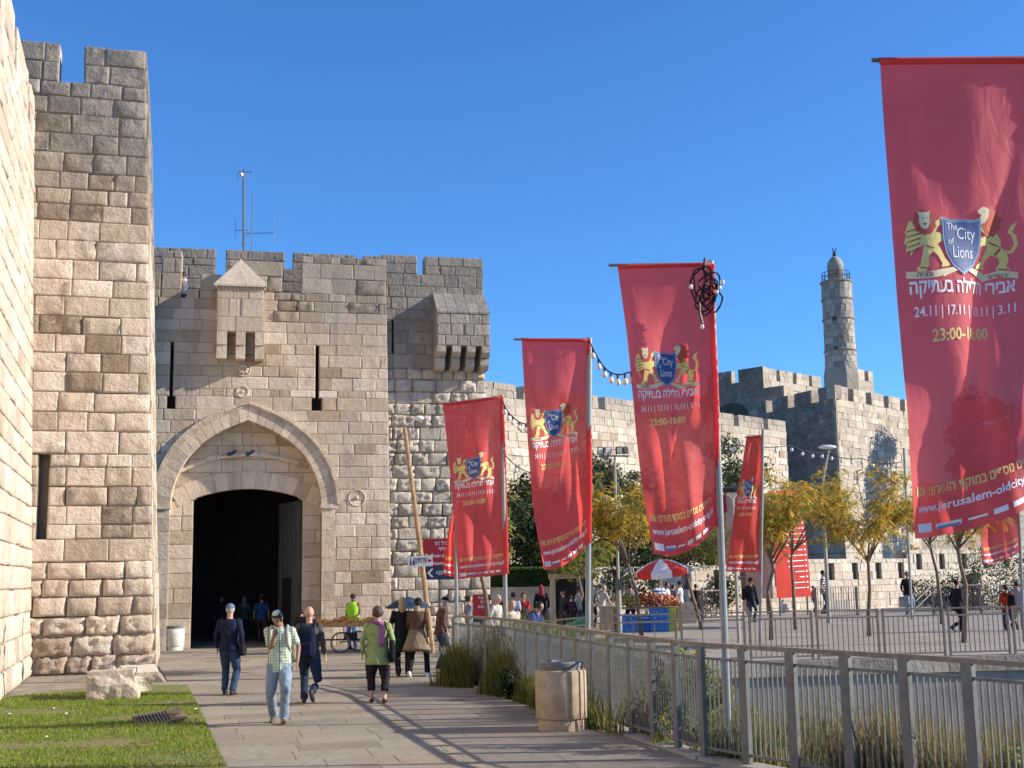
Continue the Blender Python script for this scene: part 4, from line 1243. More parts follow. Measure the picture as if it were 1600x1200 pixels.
# floodlight mast
b = P3(966, 39.5); l = empty('floodlight_mast', b, 0, 'slim steel mast carrying a crossbar of floodlights above the yellow trees', 'floodlight')
zt_ = zat(958, 712, 39.5) - b.z
MB().tube([(0, 0, 0), (0, 0, zt_ * .3), (0, 0, zt_ * .3 + .02), (0, 0, zt_)], [.075, .075, .045, .04], 10).build('mast', M['galv_l'], l)
MB().bar((-.5, 0, zt_), (.45, 0, zt_ - .02), .05).build('crossbar', M['galv'], l)
for x, rz_, nm in ((-.44, .5, 1), (-.2, .3, 0), (.15, -.4, 1), (.38, -.6, 0)):
    mb = MB(); mb.obox((x, 0, zt_ + .17), .2, .12, .24, rz_, .25); f = mb.build('floodlight', M['black'] if nm else M['galv_l'], l)
    MB().obox((x - .03 * math.sin(rz_), -.07, zt_ + .16), .17, .01, .2, rz_, .25).build('lens', M['glassbulb'], f)
mb = MB(); mb.obox((0, -.1, 1.65), .2, .14, .34); mb.build('switch_box', M['galv'], l)
# cobra street light behind the trees
b = P3(1292, 47); l = empty('street_light', b, 0, 'street light with a long pale oval head above the autumn trees', 'street lamp')
z1_ = zat(1298, 738, 47) - b.z; z2_ = zat(1312, 699, 47) - b.z
MB().tube([(0, 0, 0), (0, 0, z1_ - .6), (.12, 0, z1_), (.35, 0, z2_ - .12), (.55, 0, z2_)], [.08, .06, .05, .04, .04], 8).build('pole', M['galv_l'], l)
MB().sphere((.3, 0, z2_ + .02), .36, 12, 6, sx=1.0, sy=.4, sz=.24).build('lamp_head', M['white'], l, smooth=True)
# wall light on the side tower
a_, z_ = puv(643, 688, SF, .3); wl = empty('wall_light', SF[0] + SF[1] * a_ + SF[2] * .05 + Vector((0, 0, z_ - .3)), 0, 'small white lamp on a bent steel arm fixed to the side tower beside the beam', 'lamp')
MB().tube([(0, -.05, 0), (-.02, -.5, .1), (.16, -.75, .78), (.24, -.8, 1.0)], .025, 6).build('arm', M['galv_l'], wl)
MB().sphere((.36, -.82, 1.02), .2, 10, 6, sz=.45, sy=.7).build('lamp_head', M['white'], wl, smooth=True)
# leaning wooden beam with signs
bt = G(664, 1020); Yb = 36.5
p0 = at(664, 925, Yb); p1 = at(632, 668, Yb); 
d = (p1 - p0); base = p0 - d * (p0.z / d.z)
beam = empty('timber_beam', base, 0, 'tall leaning timber beam in front of the rough side tower', 'beam')
MB().tube([(0, 0, 0), (p1 - base) * .5 + Vector((.02, 0, 0)), p1 - base], [.085, .075, .065], 10).build('beam', M['wood'], beam)
# antenna
ab = SF[0] + SF[1] * su(384, 400) - SF[2] * .0 - SF[2] * 3.0
Ya = ab.y
za, zb_ = zat(384, 390, Ya), zat(381, 265, Ya)
an = empty('radio_mast', (ab.x, ab.y, za - 3.2), 0, 'thin radio mast with small aerials rising behind the gate battlements', 'antenna')
hh = zb_ - za + 3.2; xt = at(381, 265, Ya).x - ab.x
MB().tube([(0, 0, 0), (xt, 0, hh)], [.06, .045], 6).build('mast', M['galv'], an)
for f, w1, w2 in ((.985, -.35, .25), (.62, -.4, 0.1), (.60, 0, 1.1)):
    z = hh * f; mb = MB(); mb.bar((w1, 0, z), (w2, 0, z), .022)
    for x in (w1, w2):
        if x: mb.tube([(x, 0, z - .3), (x, 0, z + (.5 if abs(x) < 1 else .9) * (.4 if f > .95 else 1))], .008, 4)
    mb.build('aerial', M['galv'], an)
mb = MB(); mb.sphere((-.2, -.05, hh * .965), .09, 8, 5); mb.build('dish', M['white'], an, smooth=True)
tag(MB().bar((0, 0, 0), (0, 0, 2.6), .03).build('thin_aerial', M['galv_l'], None, SF[0] + SF[1] * su(394, 400) - SF[2] * 1.0 + Vector((0, 0, zat(394, 388, Ya) - 1))), 'pale whip aerial standing just right of the radio mast', 'antenna')
# the slab roof that carries them
mb = MB(); mb.hexa([FS.p(x, d, z) for z in (zp0 - .8, zp0 - .4) for x, d in ((-.5, -.5), (sR(8) - .6, -.5), (sR(8) - .6, -7), (-.5, -7))]); mb.build('roof_deck', M['mortar'], side)
mb = MB(); mb.box(-.25, .25, -.25, .25, -.9 - 0, .1); 
# ------------------------------------------------------------------ lettering
FINE = [1.0]
_tc = {}
def text_geo(s, bold=.0, res=2):
    k = (s, bold)
    if k in _tc: return _tc[k]
    cu = bpy.data.curves.new('t', 'FONT'); cu.body = s; cu.size = 1; cu.offset = bold; cu.resolution_u = res
    ob = bpy.data.objects.new('t', cu); COL.objects.link(ob)
    me = bpy.data.meshes.new_from_object(ob.evaluated_get(bpy.context.evaluated_depsgraph_get()))
    v = np.zeros(len(me.vertices) * 3); me.vertices.foreach_get('co', v); v = v.reshape(-1, 3)[:, :2]
    f = [tuple(p.vertices) for p in me.polygons]
    bpy.data.objects.remove(ob); bpy.data.curves.remove(cu); bpy.data.meshes.remove(me)
    if len(v):
        mn, mx = v.min(0), v.max(0); _tc[k] = (v, f, mn, mx)
    else: _tc[k] = (v, f, np.zeros(2), np.ones(2))
    return _tc[k]
def heb(s):
    """Hebrew is laid out right to left"""
    return s[::-1]
def put_text(mb, s, cx, cy, width, height, fmap, bold=.02, align='c'):
    v, f, mn, mx = text_geo(s, bold)
    if not len(v): return
    sc_x = width / (mx[0] - mn[0]); sc_y = height / (mx[1] - mn[1]) if height else sc_x
    pts = []
    for x, y in v:
        X = (x - mn[0]) * sc_x; Y = (y - mn[1]) * sc_y
        X += cx - (width / 2 if align == 'c' else 0); Y += cy - (height or (mx[1] - mn[1]) * sc_y) / 2
        pts.append((X, Y))
    out = []
    def cut(a, b, c, dep=0):
        l = [math.dist(a, b), math.dist(b, c), math.dist(c, a)]; m_ = max(l)
        if m_ * FINE[0] < .035 or dep > 7: out.append((a, b, c)); return
        i = l.index(m_); p, q, r_ = ((a, b, c), (b, c, a), (c, a, b))[i]; h_ = ((p[0] + q[0]) / 2, (p[1] + q[1]) / 2)
        cut(p, h_, r_, dep + 1); cut(h_, q, r_, dep + 1)
    for t_ in f:
        for j in range(1, len(t_) - 1): cut(pts[t_[0]], pts[t_[j]], pts[t_[j + 1]])
    ix = {}; V_ = []; F_ = []
    for tri_ in out:
        F_.append(tuple(ix.setdefault(p, len(ix)) for p in tri_))
    for p in ix: V_.append(fmap(*p))
    mb.add(V_, F_)
def put_poly(mb, pts, fmap):
    vv = [Vector((x, y, 0)) for x, y in pts]
    t = tessellate_polygon([vv]); fine = []
    def cut(a, b, c, dep=0):
        l = [math.dist(a, b), math.dist(b, c), math.dist(c, a)]; m_ = max(l)
        if m_ * FINE[0] < .05 or dep > 9: fine.append((a, b, c)); return
        i = l.index(m_); p, q, r_ = ((a, b, c), (b, c, a), (c, a, b))[i]
        h_ = ((p[0] + q[0]) / 2, (p[1] + q[1]) / 2); cut(p, h_, r_, dep + 1); cut(h_, q, r_, dep + 1)
    for q in t: cut(*[pts[i] for i in q])
    for tri_ in fine: mb.add([fmap(x, y) for x, y in tri_], [(0, 1, 2)])

# ------------------------------------------------------------------ banner cloth
def clothmat(name, c, transl, see):
    m, nt, b = newmat(name); L_ = nt.links.new
    ge = nd(nt, 'ShaderNodeTexCoord'); n = nd(nt, 'ShaderNodeTexNoise', Scale=1.2, Detail=5); L_(ge.outputs['Object'], n.inputs['Vector'])
    col = ramp(nt, n.outputs[0], [(.3, tuple(x * .88 for x in c)), (.7, tuple(min(1, x * 1.1) for x in c))])
    L_(col, b.inputs['Base Color']); b.inputs['Roughness'].default_value = .58; b.inputs['Specular IOR Level'].default_value = .3
    b.inputs['Sheen Weight'].default_value = .3
    t = nd(nt, 'ShaderNodeBsdfTranslucent'); L_(col, t.inputs['Color'])
    tr = nd(nt, 'ShaderNodeBsdfTransparent'); tr.inputs['Color'].default_value = (1, .75, .75, 1)
    m1 = nd(nt, 'ShaderNodeMixShader', Fac=transl); m2 = nd(nt, 'ShaderNodeMixShader', Fac=see)
    L_(b.outputs[0], m1.inputs[1]); L_(t.outputs[0], m1.inputs[2]); L_(m1.outputs[0], m2.inputs[1]); L_(tr.outputs[0], m2.inputs[2])
    L_(m2.outputs[0], nt.nodes['Material Output'].inputs[0])
    n2 = nd(nt, 'ShaderNodeTexNoise', Scale=5, Detail=3, Distortion=1.2); mp = nd(nt, 'ShaderNodeMapping'); mp.inputs['Scale'].default_value = (1.6, 1, .5)
    L_(ge.outputs['Object'], mp.inputs[0]); L_(mp.outputs[0], n2.inputs['Vector'])
    bp = nd(nt, 'ShaderNodeBump', Strength=.5, Distance=.014); L_(n2.outputs[0], bp.inputs['Height']); L_(bp.outputs[0], b.inputs['Normal'])
    return m
M['red'] = clothmat('red_cloth', (.84, .105, .105), .55, .05)
M['red_far'] = clothmat('bright_red_cloth', (.88, .09, .06), .55, .02)
M['p_white'] = mat('white_print', (.85, .82, .82), .6, var=.03)
M['p_gold'] = mat('gold_print', (.80, .64, .22), .6, var=.05)
M['p_blue'] = mat('blue_print', (.045, .10, .26), .55, var=.1)
M['p_blue2'] = mat('pale_blue_print', (.14, .28, .48), .55, var=.05)
M['p_maroon'] = mat('dark_red_print', (.32, .05, .04), .6, var=.1)
M['p_mane'] = mat('mane_print', (.55, .10, .06), .6, var=.1)
M['p_cream'] = mat('cream_print', (.76, .66, .42), .6, var=.05)

# emblem in units where its width is about 1.9 (x -0.95..0.95) and height 1.15 (y -.6..0.55)
SHIELD = [(-.30, .33), (-.15, .29), (0, .31), (.15, .29), (.30, .33), (.30, 0), (.27, -.2), (.18, -.38), (0, -.52), (-.18, -.38), (-.27, -.2), (-.30, 0)]
def scalep(P, k, c=(0, -.05)): return [(c[0] + (x - c[0]) * k, c[1] + (y - c[1]) * k) for x, y in P]
WING = [(-.62, .10), (-.74, .30), (-.86, .30), (-.93, .12), (-.90, .12), (-.95, -.06), (-.91, -.05), (-.93, -.2), (-.88, -.16), (-.87, -.26), (-.78, -.14), (-.68, -.1)]
LION_L = [(-.72, .05), (-.66, -.08), (-.70, -.25), (-.74, -.42), (-.80, -.47), (-.78, -.52), (-.66, -.52), (-.60, -.42), (-.60, -.28), (-.52, -.2), (-.44, -.28), (-.38, -.40), (-.40, -.46), (-.26, -.44), (-.24, -.40), (-.32, -.32), (-.38, -.18), (-.44, -.08),
          (-.36, -.02), (-.26, -.10), (-.22, -.04), (-.34, .10), (-.46, .12), (-.40, .22), (-.30, .30), (-.28, .38), (-.36, .36), (-.46, .28), (-.56, .20), (-.66, .16)]
MANE_L = [(-.62 + .17 * math.cos(t) * (1 + .12 * (k % 2)), .28 + .2 * math.sin(t) * (1 + .1 * (k % 2))) for k, t in enumerate([2 * math.pi * j / 18 for j in range(18)])]
HEAD_L = [(-.70, .38), (-.73, .46), (-.66, .44), (-.58, .44), (-.52, .47), (-.54, .37), (-.54, .26), (-.58, .18), (-.63, .16), (-.68, .19), (-.71, .27)]
LION_R = [(.44, .10), (.34, .20), (.24, .28), (.20, .34), (.28, .36), (.38, .32), (.50, .24), (.62, .20), (.70, .06), (.70, -.08), (.78, -.18), (.82, -.30), (.78, -.42), (.84, -.48), (.64, -.50), (.62, -.44), (.68, -.36), (.66, -.26), (.56, -.20), (.48, -.26), (.40, -.38), (.42, -.44), (.24, -.46), (.26, -.40), (.34, -.34),
          (.42, -.18), (.48, -.06), (.38, -.06), (.28, -.12), (.24, -.04), (.34, .06)]
MANE_R = [(.40, .52), (.52, .60), (.58, .52), (.66, .54), (.66, .44), (.74, .40), (.68, .32), (.72, .22), (.64, .20), (.62, .10), (.54, .12), (.46, .06), (.42, .16), (.36, .26), (.40, .36)]
HEAD_R = [(.44, .56), (.36, .56), (.27, .49), (.30, .45), (.35, .43), (.30, .36), (.27, .31), (.34, .28), (.42, .32), (.48, .42), (.49, .52)]
TAIL_R = [(.74, -.14), (.84, -.16), (.90, -.04), (.86, .10), (.80, .16), (.84, .26), (.95, .34), (.90, .22), (.87, .17), (.93, .10), (.96, -.06), (.88, -.20), (.76, -.20)]
def ribbon(x0, x1, y0, yb):
    n = 6; top = [(lerp(x0, x1, k / n), y0 + yb * math.sin(k / n * math.pi)) for k in range(n + 1)]
    return top + [(x, y - .11) for x, y in top[::-1]]
def emblem(fm, cloth, cx, cy, k, lim=1):
    def mk_(P, m, name='emblem', dz=0, extra=None):
        mb = MB()
        for p in (P if isinstance(P[0], list) else [P]): put_poly(mb, p, lambda x, y: fm(cx + x * k, cy + y * k, dz))
        o = mb.build(name, m, cloth)
        if name in ('emblem_lines', 'lion_eyes', 'ribbon', 'lion'): tag(o, kind='stuff')
        return o
    FINE[0] = k
    mk_([WING, LION_L], M['p_gold'], 'lion', .001); mk_([LION_R, TAIL_R], M['p_gold'], 'lion', .001)
    lines = []
    for j in range(5): y = .2 - j * .085; lines.append([(-.66 - .02 * j, y), (-.91, y - .06), (-.91, y - .075), (-.66 - .02 * j, y - .022)])
    lines += [[(.5, .02), (.62, -.02), (.70, -.10), (.62, -.045), (.5, 0)], [(-.64, -.1), (-.5, -.14), (-.5, -.16), (-.64, -.125)], [(.60, -.2), (.68, -.1), (.70, -.12), (.62, -.22)], [(-.74, -.45), (-.62, -.47), (-.62, -.485), (-.74, -.47)], [(.66, -.45), (.8, -.465), (.8, -.48), (.66, -.47)]]
    mk_(lines, M['p_maroon'], 'emblem_lines', .003)
    mk_(MANE_L, M['p_mane'], 'mane', .003); mk_(MANE_R, M['p_mane'], 'mane', .003)
    mk_(HEAD_L, M['p_cream'], 'lion_head', .005); mk_(HEAD_R, M['p_cream'], 'lion_head', .005)
    mk_([[(-.67, .345), (-.64, .36), (-.64, .34)], [(-.60, .36), (-.575, .345), (-.60, .34)], [(-.645, .25), (-.615, .27), (-.59, .25), (-.615, .225)], [(.385, .49), (.41, .50), (.41, .48)]], M['p_maroon'], 'lion_eyes', .007)
    mk_([ribbon(-.95, -.40, -.50, -.03), ribbon(.38, .95, -.55, .06), [(-.42, -.5), (-.12, -.44), (-.05, -.48), (-.38, -.62)], [(.42, -.52), (.12, -.44), (.05, -.48), (.38, -.64)]], M['p_cream'], 'ribbon', .003)
    mk_(scalep(SHIELD, 1.12), M['p_blue2'], 'shield_border', .007)
    mk_(SHIELD, M['p_blue'], 'shield', .009)
    mb = MB()
    f2 = lambda x, y: fm(cx + x * k, cy + y * k, .011)
    put_text(mb, 'The', -.17, .22, .18, .12, f2, .0); put_text(mb, 'City', .07, .08, .32, .26, f2, .0)
    put_text(mb, 'of', -.2, -.02, .1, .11, f2, .0); put_text(mb, 'Lions', .0, -.2, .36, .2, f2, .0)
    tag(mb.build('lettering', M['p_white'], cloth), kind='stuff')
    mb = MB(); f3 = lambda x, y: fm(cx + x * k, cy + y * k, .006)
    put_text(mb, heb('ונציה'), -.68, -.575, .24, .07, f3, .01); put_text(mb, heb('ירושלים'), .66, -.565, .3, .07, f3, .01)
    tag(mb.build('lettering', M['p_maroon'], cloth), kind='stuff')

def banner(Y, left, right, polex, poletop, base, label, seed, amp=.04, red='red', rod=None, sag=.0, far=False, bottom_bulge=0.0, group='tall red banners on steel poles', gather=True):
    """left, right: outline points (pixels of the photograph) put at their own distance Y; ripples in depth are added"""
    t = empty('banner', base, 0, label, 'banner', group)
    Lp = [at(x, y, Y) for x, y in left]; Rp = [at(x, y, Y) for x, y in right]
    def curve(P, v):
        f = v * (len(P) - 1); i = min(int(f), len(P) - 2); k = f - i
        p0, p1, p2, p3 = P[max(i - 1, 0)], P[i], P[i + 1], P[min(i + 2, len(P) - 1)]
        return .5 * ((2 * p1) + (p2 - p0) * k + (2 * p0 - 5 * p1 + 4 * p2 - p3) * k * k + (p3 - 3 * p2 + 3 * p1 - p0) * k ** 3)
    rr_ = random.Random(seed); ph = [rr_.uniform(0, 6.28) for _ in range(8)]
    def S(u, v):
        a, b = curve(Lp, v), curve(Rp, v); p = a.lerp(b, u)
        wgt = min(1, v * 4) * (0.35 + .65 * min(1, (1 - u) * 2.2 + .3))
        d = amp * 1.5 * (1.3 * math.sin(5.2 * u + 4.0 * v + ph[0] + 1.2 * math.sin(3 * v + ph[1])) + .8 * math.sin(9 * u - 7 * v + ph[2]) * (.4 + v) + .18 * math.sin(15 * u + 6 * v * math.sin(ph[3]) + ph[4]))
        d += amp * 3.0 * (1 - u) * v * v * math.sin(2.4 * v + ph[5])
        # diagonal folds falling from the top corner at the pole
        q = (u - .95) + v * .75; d += amp * .8 * math.exp(-((q) / .05) ** 2) * min(1, v * 3) * (v < .7)
        # crumpled folds low down
        d += amp * 1.6 * max(0, v - .55) * noise.noise(Vector((u * 3.2 + seed, v * 6.5, seed))) * 3
        d += amp * .3 * noise.noise(Vector((u * 6 + seed, v * 9, seed * 2)))
        zoff = bottom_bulge * 4 * u * (1 - u) * v ** 3
        return p + Vector((0, d * wgt, -zoff))
    nu, nv = (80, 210) if not far else (14, 36)
    mb = MB(); vs = [S(i / nu, j / nv) - base for j in range(nv + 1) for i in range(nu + 1)]
    mb.add(vs, [(j * (nu + 1) + i, (j + 1) * (nu + 1) + i, (j + 1) * (nu + 1) + i + 1, j * (nu + 1) + i + 1) for j in range(nv) for i in range(nu)])
    cloth = mb.build('cloth', M[red], t, smooth=True)
    # sleeves: gathered along the pole, hem at the top
    if gather:
        mb = MB(); pts = []; rs = []
        for j in range(60):
            v = j / 59; pts.append(S(1, v) - base + Vector((.02 + .005 * math.sin(j * 2.1), .02, 0))); rs.append(.028 + .005 * math.sin(j * 2.7 + seed) + .004 * rr_.random())
        mb.tube(pts, rs, 7); mb.build('sleeve', M[red], t, smooth=True)
    mb = MB(); mb.tube([S(u_ / 8, .004) - base for u_ in range(9)], .03, 7); mb.build('hem', M[red], t, smooth=True)
    H = (Lp[-1] - Lp[0]).length; Wd = (Rp[0] - Lp[0]).length
    Nrm = -.006 if not far else -.012
    def fm(x, y, dz=0):
        """x metres from the left edge, y metres below the top"""
        u = x / 1.14; v = -y / 3.57
        return S(u, v) - base + Vector((0, Nrm - dz, 0))
    # print
    if not far:
        emblem(lambda x, y, dz=0: fm(x, y, dz), cloth, .50, -1.32, .46)
    else:
        emblem(lambda x, y, dz=0: fm(x, y, dz * 2), cloth, .50, -1.32, .46)
    mb = MB()
    FINE[0] = 1.0 if not far else .2
    put_text(mb, heb('אבירי הלילה בעתיקה'), .50, -1.68, .84, .15, fm, .025)
    put_text(mb, '24.11 | 17.11 | 10.11 | 3.11', .51, -1.86, .82, .095, fm, .01)
    put_text(mb, 'www.jerusalem-oldcity.org.il', .57, -3.26, 1.04, .10, fm, .02)
    o = tag(mb.build('lettering', M['p_white'], cloth), kind='stuff')
    mb = MB(); put_text(mb, '23:00-18:00', .47, -2.02, .50, .09, fm, .02)
    put_text(mb, heb('לפרטים נוספים במוקד העירוני: ') + '' if False else '106 ' + heb('לפרטים נוספים במוקד העירוני:'), .56, -3.12, 1.02, .11, fm, .015)
    tag(mb.build('lettering', M['p_gold'], cloth), kind='stuff')
    mb = MB()
    FINE[0] = 1.0
    for x0, x1, dy in ((.04, .2, .05), (.24, .42, .025), (.46, .58, .012), (.62, .72, .03), (.76, .86, .03), (.9, 1.0, .03)):
        n_ = 4; pts = [(lerp(x0, x1, k / n_), -3.44 + dy) for k in range(n_ + 1)] + [(lerp(x1, x0, k / n_), -3.44 - dy) for k in range(n_ + 1)]
        put_poly(mb, pts, fm)
    tag(mb.build('sponsor_marks', M['p_white'], cloth), kind='stuff')
    mb = MB(); put_poly(mb, [(.25, -3.445), (.41, -3.445), (.41, -3.475), (.25, -3.475)], lambda x, y: fm(x, y, .003)); mb.build('sponsor_marks', M['p_blue2'], cloth)
    # pole and arm
    MB().tube([Vector((0, 0, 0)), Vector(poletop) - base], .043 if not far else .04, 12).build('pole', M['pole'], t)
    r0, r1 = (at(*rod[0], Y + .0), at(*rod[1], Y + .0)) if rod else (S(-.08, 0), S(1, 0))
    MB().tube([r0 - base + Vector((0, .01, 0)), r1 - base + Vector((0, .01, 0))], .02, 8).build('arm', M['galv'], t)
    return t, S
gp = lambda px, Y: Vector((at(px, 1000, Y).x, Y, 0))
BN = []
# nearest, cut by the right edge of the picture
b1x = at(1641, 600, 9.05)
banner(9.05, [(1375, 94), (1388, 290), (1400, 480), (1413, 680), (1426, 842)], [(1628, 92), (1632, 290), (1636, 460), (1640, 620), (1646, 765)], 0, at(1638, 60, 9.12), Vector((at(1680, 1200, 9.12).x, 9.12, 0)),
       'biggest and nearest red banner, cut off by the right edge of the picture', 11, .04, rod=((1363, 93), (1640, 90)), bottom_bulge=.08)
banner(15.0, [(965, 416), (978, 520), (990, 630), (1003, 740), (1022, 864)], [(1111, 412), (1113, 515), (1116, 620), (1119, 720), (1119, 822)], 0, at(1110, 408, 15.07), Vector((at(1139, 1175, 15.07).x, 15.07, 0)),
       'second nearest red banner, tall, with a tangle of black cable hanging at its top corner', 5, .045, rod=((951, 414), (1113, 412)), bottom_bulge=.16)
banner(19.2, [(815, 530), (820, 620), (826, 710), (834, 800), (850, 890)], [(918, 531), (919, 610), (920, 690), (920, 770), (919, 848)], 0, at(921, 528, 19.25), Vector((at(917, 1090, 19.25).x, 19.25, 0)),
       'third nearest red banner, its lower left corner swept up toward the pole', 8, .05, rod=((803, 530), (919, 530)), bottom_bulge=.12)
banner(24.6, [(692, 632), (699, 700), (706, 770), (711, 840), (716, 905)], [(783, 620), (786, 690), (788, 760), (790, 830), (791, 897)], 0, at(784, 617, 24.65), Vector((at(792, 1070, 24.65).x, 24.65, 0)),
       'leftmost and lowest hanging of the four big red banners, before the rough grey tower', 3, .035, rod=((691, 631), (785, 619)))
banner(28.3, [(737, 655), (724, 720), (712, 780), (700, 840), (692, 898)], [(742, 655), (738, 720), (733, 780), (729, 840), (726, 905)], 0, at(709, 653, 28.2), Vector((at(715, 1060, 28.2).x, 28.2, 0)),
       'bright red banner mostly hidden behind the leftmost big banner, only its left edge showing', 4, .05, red='red_far', far=True, rod=((705, 655), (743, 655)), gather=False)
banner(32.0, [(1166, 684), (1158, 736), (1149, 790), (1141, 842), (1134, 893)], [(1190, 681), (1189, 735), (1188, 790), (1187, 840), (1187, 894)], 0, at(1192, 670, 32.05), Vector((at(1187, 1008, 32.05).x, 32.05, .25)),
       'small narrow bright red banner standing alone beside the brown billboard', 6, .03, red='red_far', far=True, rod=((1164, 683), (1191, 680)), gather=False)
banner(33.0, [(1529, 668), (1529, 720), (1529, 775), (1528, 830), (1529, 882)], [(1590, 666), (1590, 715), (1591, 765), (1591, 815), (1592, 862)], 0, at(1586, 664, 33.05), Vector((at(1600, 1000, 33.05).x, 33.05, .25)),
       'small red banner showing only its lower end under the nearest banner', 7, .04, far=True, rod=((1524, 668), (1590, 666)), gather=False, bottom_bulge=.1)

# ------------------------------------------------------------------ string lights and cables
def cable(name, pts, r, label, cat='cable', bulbs=0, sag=.3, parent=None, bulb_r=.045):
    t = empty(name, pts[0], 0, label, cat)
    P = []
    for a, b in zip(pts[:-1], pts[1:]):
        for k in range(14):
            f = k / 14; p = a.lerp(b, f); p = p - Vector((0, 0, sag * 4 * f * (1 - f))); P.append(p)
    P.append(pts[-1])
    MB().tube([p - pts[0] for p in P], r, 5).build('wire', M['black'], t)
    if bulbs:
        n = len(P)
        for k in range(bulbs):
            f = (k + .6) / bulbs * (n - 1); i = min(int(f), n - 2); p = P[i].lerp(P[i + 1], f - i) - pts[0]
            s_ = MB(); s_.tube([p, p - Vector((0, 0, .07))], .02, 6); so = s_.build('bulb_socket', M['black'], t)
            MB().sphere(p - Vector((0, 0, .07 + bulb_r)), bulb_r, 8, 6, sz=1.2).build('bulb', M['glassbulb'], so, smooth=True)
    return t
cable('string_lights', [at(921, 533, 19.2), at(948, 578, 18.4), at(981, 582, 17.0), at(1010, 560, 15.2)], .012, 'string of clear bulbs hanging between the two middle big banners', 'string lights', 9, .05)
cable('string_lights', [at(785, 626, 24.5), at(800, 650, 23.6), at(826, 662, 22.0)], .012, 'short string of bulbs from the leftmost big banner to its neighbour', 'string lights', 5, .05)
cable('string_lights', [at(1118, 690, 30), at(1235, 696, 42), at(1290, 707, 46), at(1345, 716, 44), at(1408, 722, 40)], .015, 'string of bulbs crossing in front of the dark citadel wall', 'string lights', 14, .1, bulb_r=.06)
cable('overhead_wire', [at(790, 712, 24.6), at(835, 738, 32), at(930, 735, 39)], .012, 'thin wire with small lamps sagging toward the yellow trees', 'wire', 4, .1)
cable('overhead_wire', [at(611, 688, 38.5), at(632, 672, 36.4)], .015, 'short black wire from the gate corner to the top of the beam', 'wire', 0, .1)
# coil of cable at the second banner's top corner
cc_ = at(1104, 455, 14.85); t = empty('cable_coil', cc_, 0, 'tangled coil of black cable with bulbs tied to the second nearest banner', 'cable')
rc = random.Random(4)
for k in range(7):
    cx_, cz_ = rc.uniform(-.06, .06), rc.uniform(-.14, .1); rx_, rz_ = rc.uniform(.08, .16), rc.uniform(.14, .24); tl_ = rc.uniform(-.5, .5)
    pts = []
    for j in range(22):
        a = 2 * math.pi * j / 21; x, z = rx_ * math.cos(a) * (1 + .2 * math.sin(3 * a + k)), rz_ * math.sin(a) * (1 + .15 * math.cos(2 * a + k)); pts.append((cx_ + x * math.cos(tl_) - z * math.sin(tl_), rc.uniform(-.02, .02) - .03 * math.sin(a), cz_ + x * math.sin(tl_) + z * math.cos(tl_)))
    MB().tube(pts, .012, 5).build('loop', M['black'], t)
MB().tube([(0, 0, .12), (-.02, -.02, .3), (.0, 0, .42)], .022, 6).build('tie', M['black'], t)
MB().tube([(-.1, -.02, -.1), (-.1, -.03, -.3), (-.07, -.03, -.42)], .016, 5).build('loop', M['black'], t)
for x, z in ((-.08, -.46), (.2, .1), (.16, .03), (-.2, .05), (.12, -.02)):
    MB().sphere((x, -.04, z), .026, 8, 6, sz=1.3).build('bulb', M['glassbulb'], t, smooth=True)
# ------------------------------------------------------------------ vegetation
M['bark'] = mat('grey_bark', (0.17, 0.13, 0.10), .9, var=.35, scale=12, bump=.006)
def autumn(r):
    k = r.random()
    if k < .34: c = (.52, .30, .035)
    elif k < .55: c = (.60, .44, .07)
    elif k < .85: c = (.27, .27, .06)
    else: c = (.11, .15, .03)
    f = r.uniform(.95, 1.6); return tuple(x * f for x in c)
def greenish(r):
    f = r.uniform(.8, 1.7); c = (.16, .20, .045) if r.random() < .75 else (.34, .27, .05); return tuple(x * f for x in c)
def darkgreen(r):
    f = r.uniform(.5, 1.5); return (.035 * f, .055 * f, .02 * f)
def olive(r):
    f = r.uniform(.6, 1.4); return (.10 * f, .12 * f, .06 * f)
def pinnate(mb, p, d, L_, r, colf, n=7, w=.035, droop=.6):
    """a compound leaf: a row of paired leaflets on a drooping midrib"""
    d = d.normalized(); side = d.cross(Vector((0, 0, 1)))
    if side.length < .1: side = Vector((1, 0, 0))
    side.normalize(); q = p.copy(); c = colf(r); mb.col(*c)
    for k in range(n):
        t = k / n; dd = (d + Vector((0, 0, -droop * 1.6 * t))).normalized(); q = q + dd * (L_ / n)
        for s_ in (-1, 1):
            ld = (side * s_ * .7 + dd * .6 + Vector((0, 0, -.35))).normalized() * L_ * .3
            up = dd * w
            mb.add([q, q + ld * .5 + up * .5, q + ld, q + ld * .5 - up * .5], [(0, 1, 2, 3)])
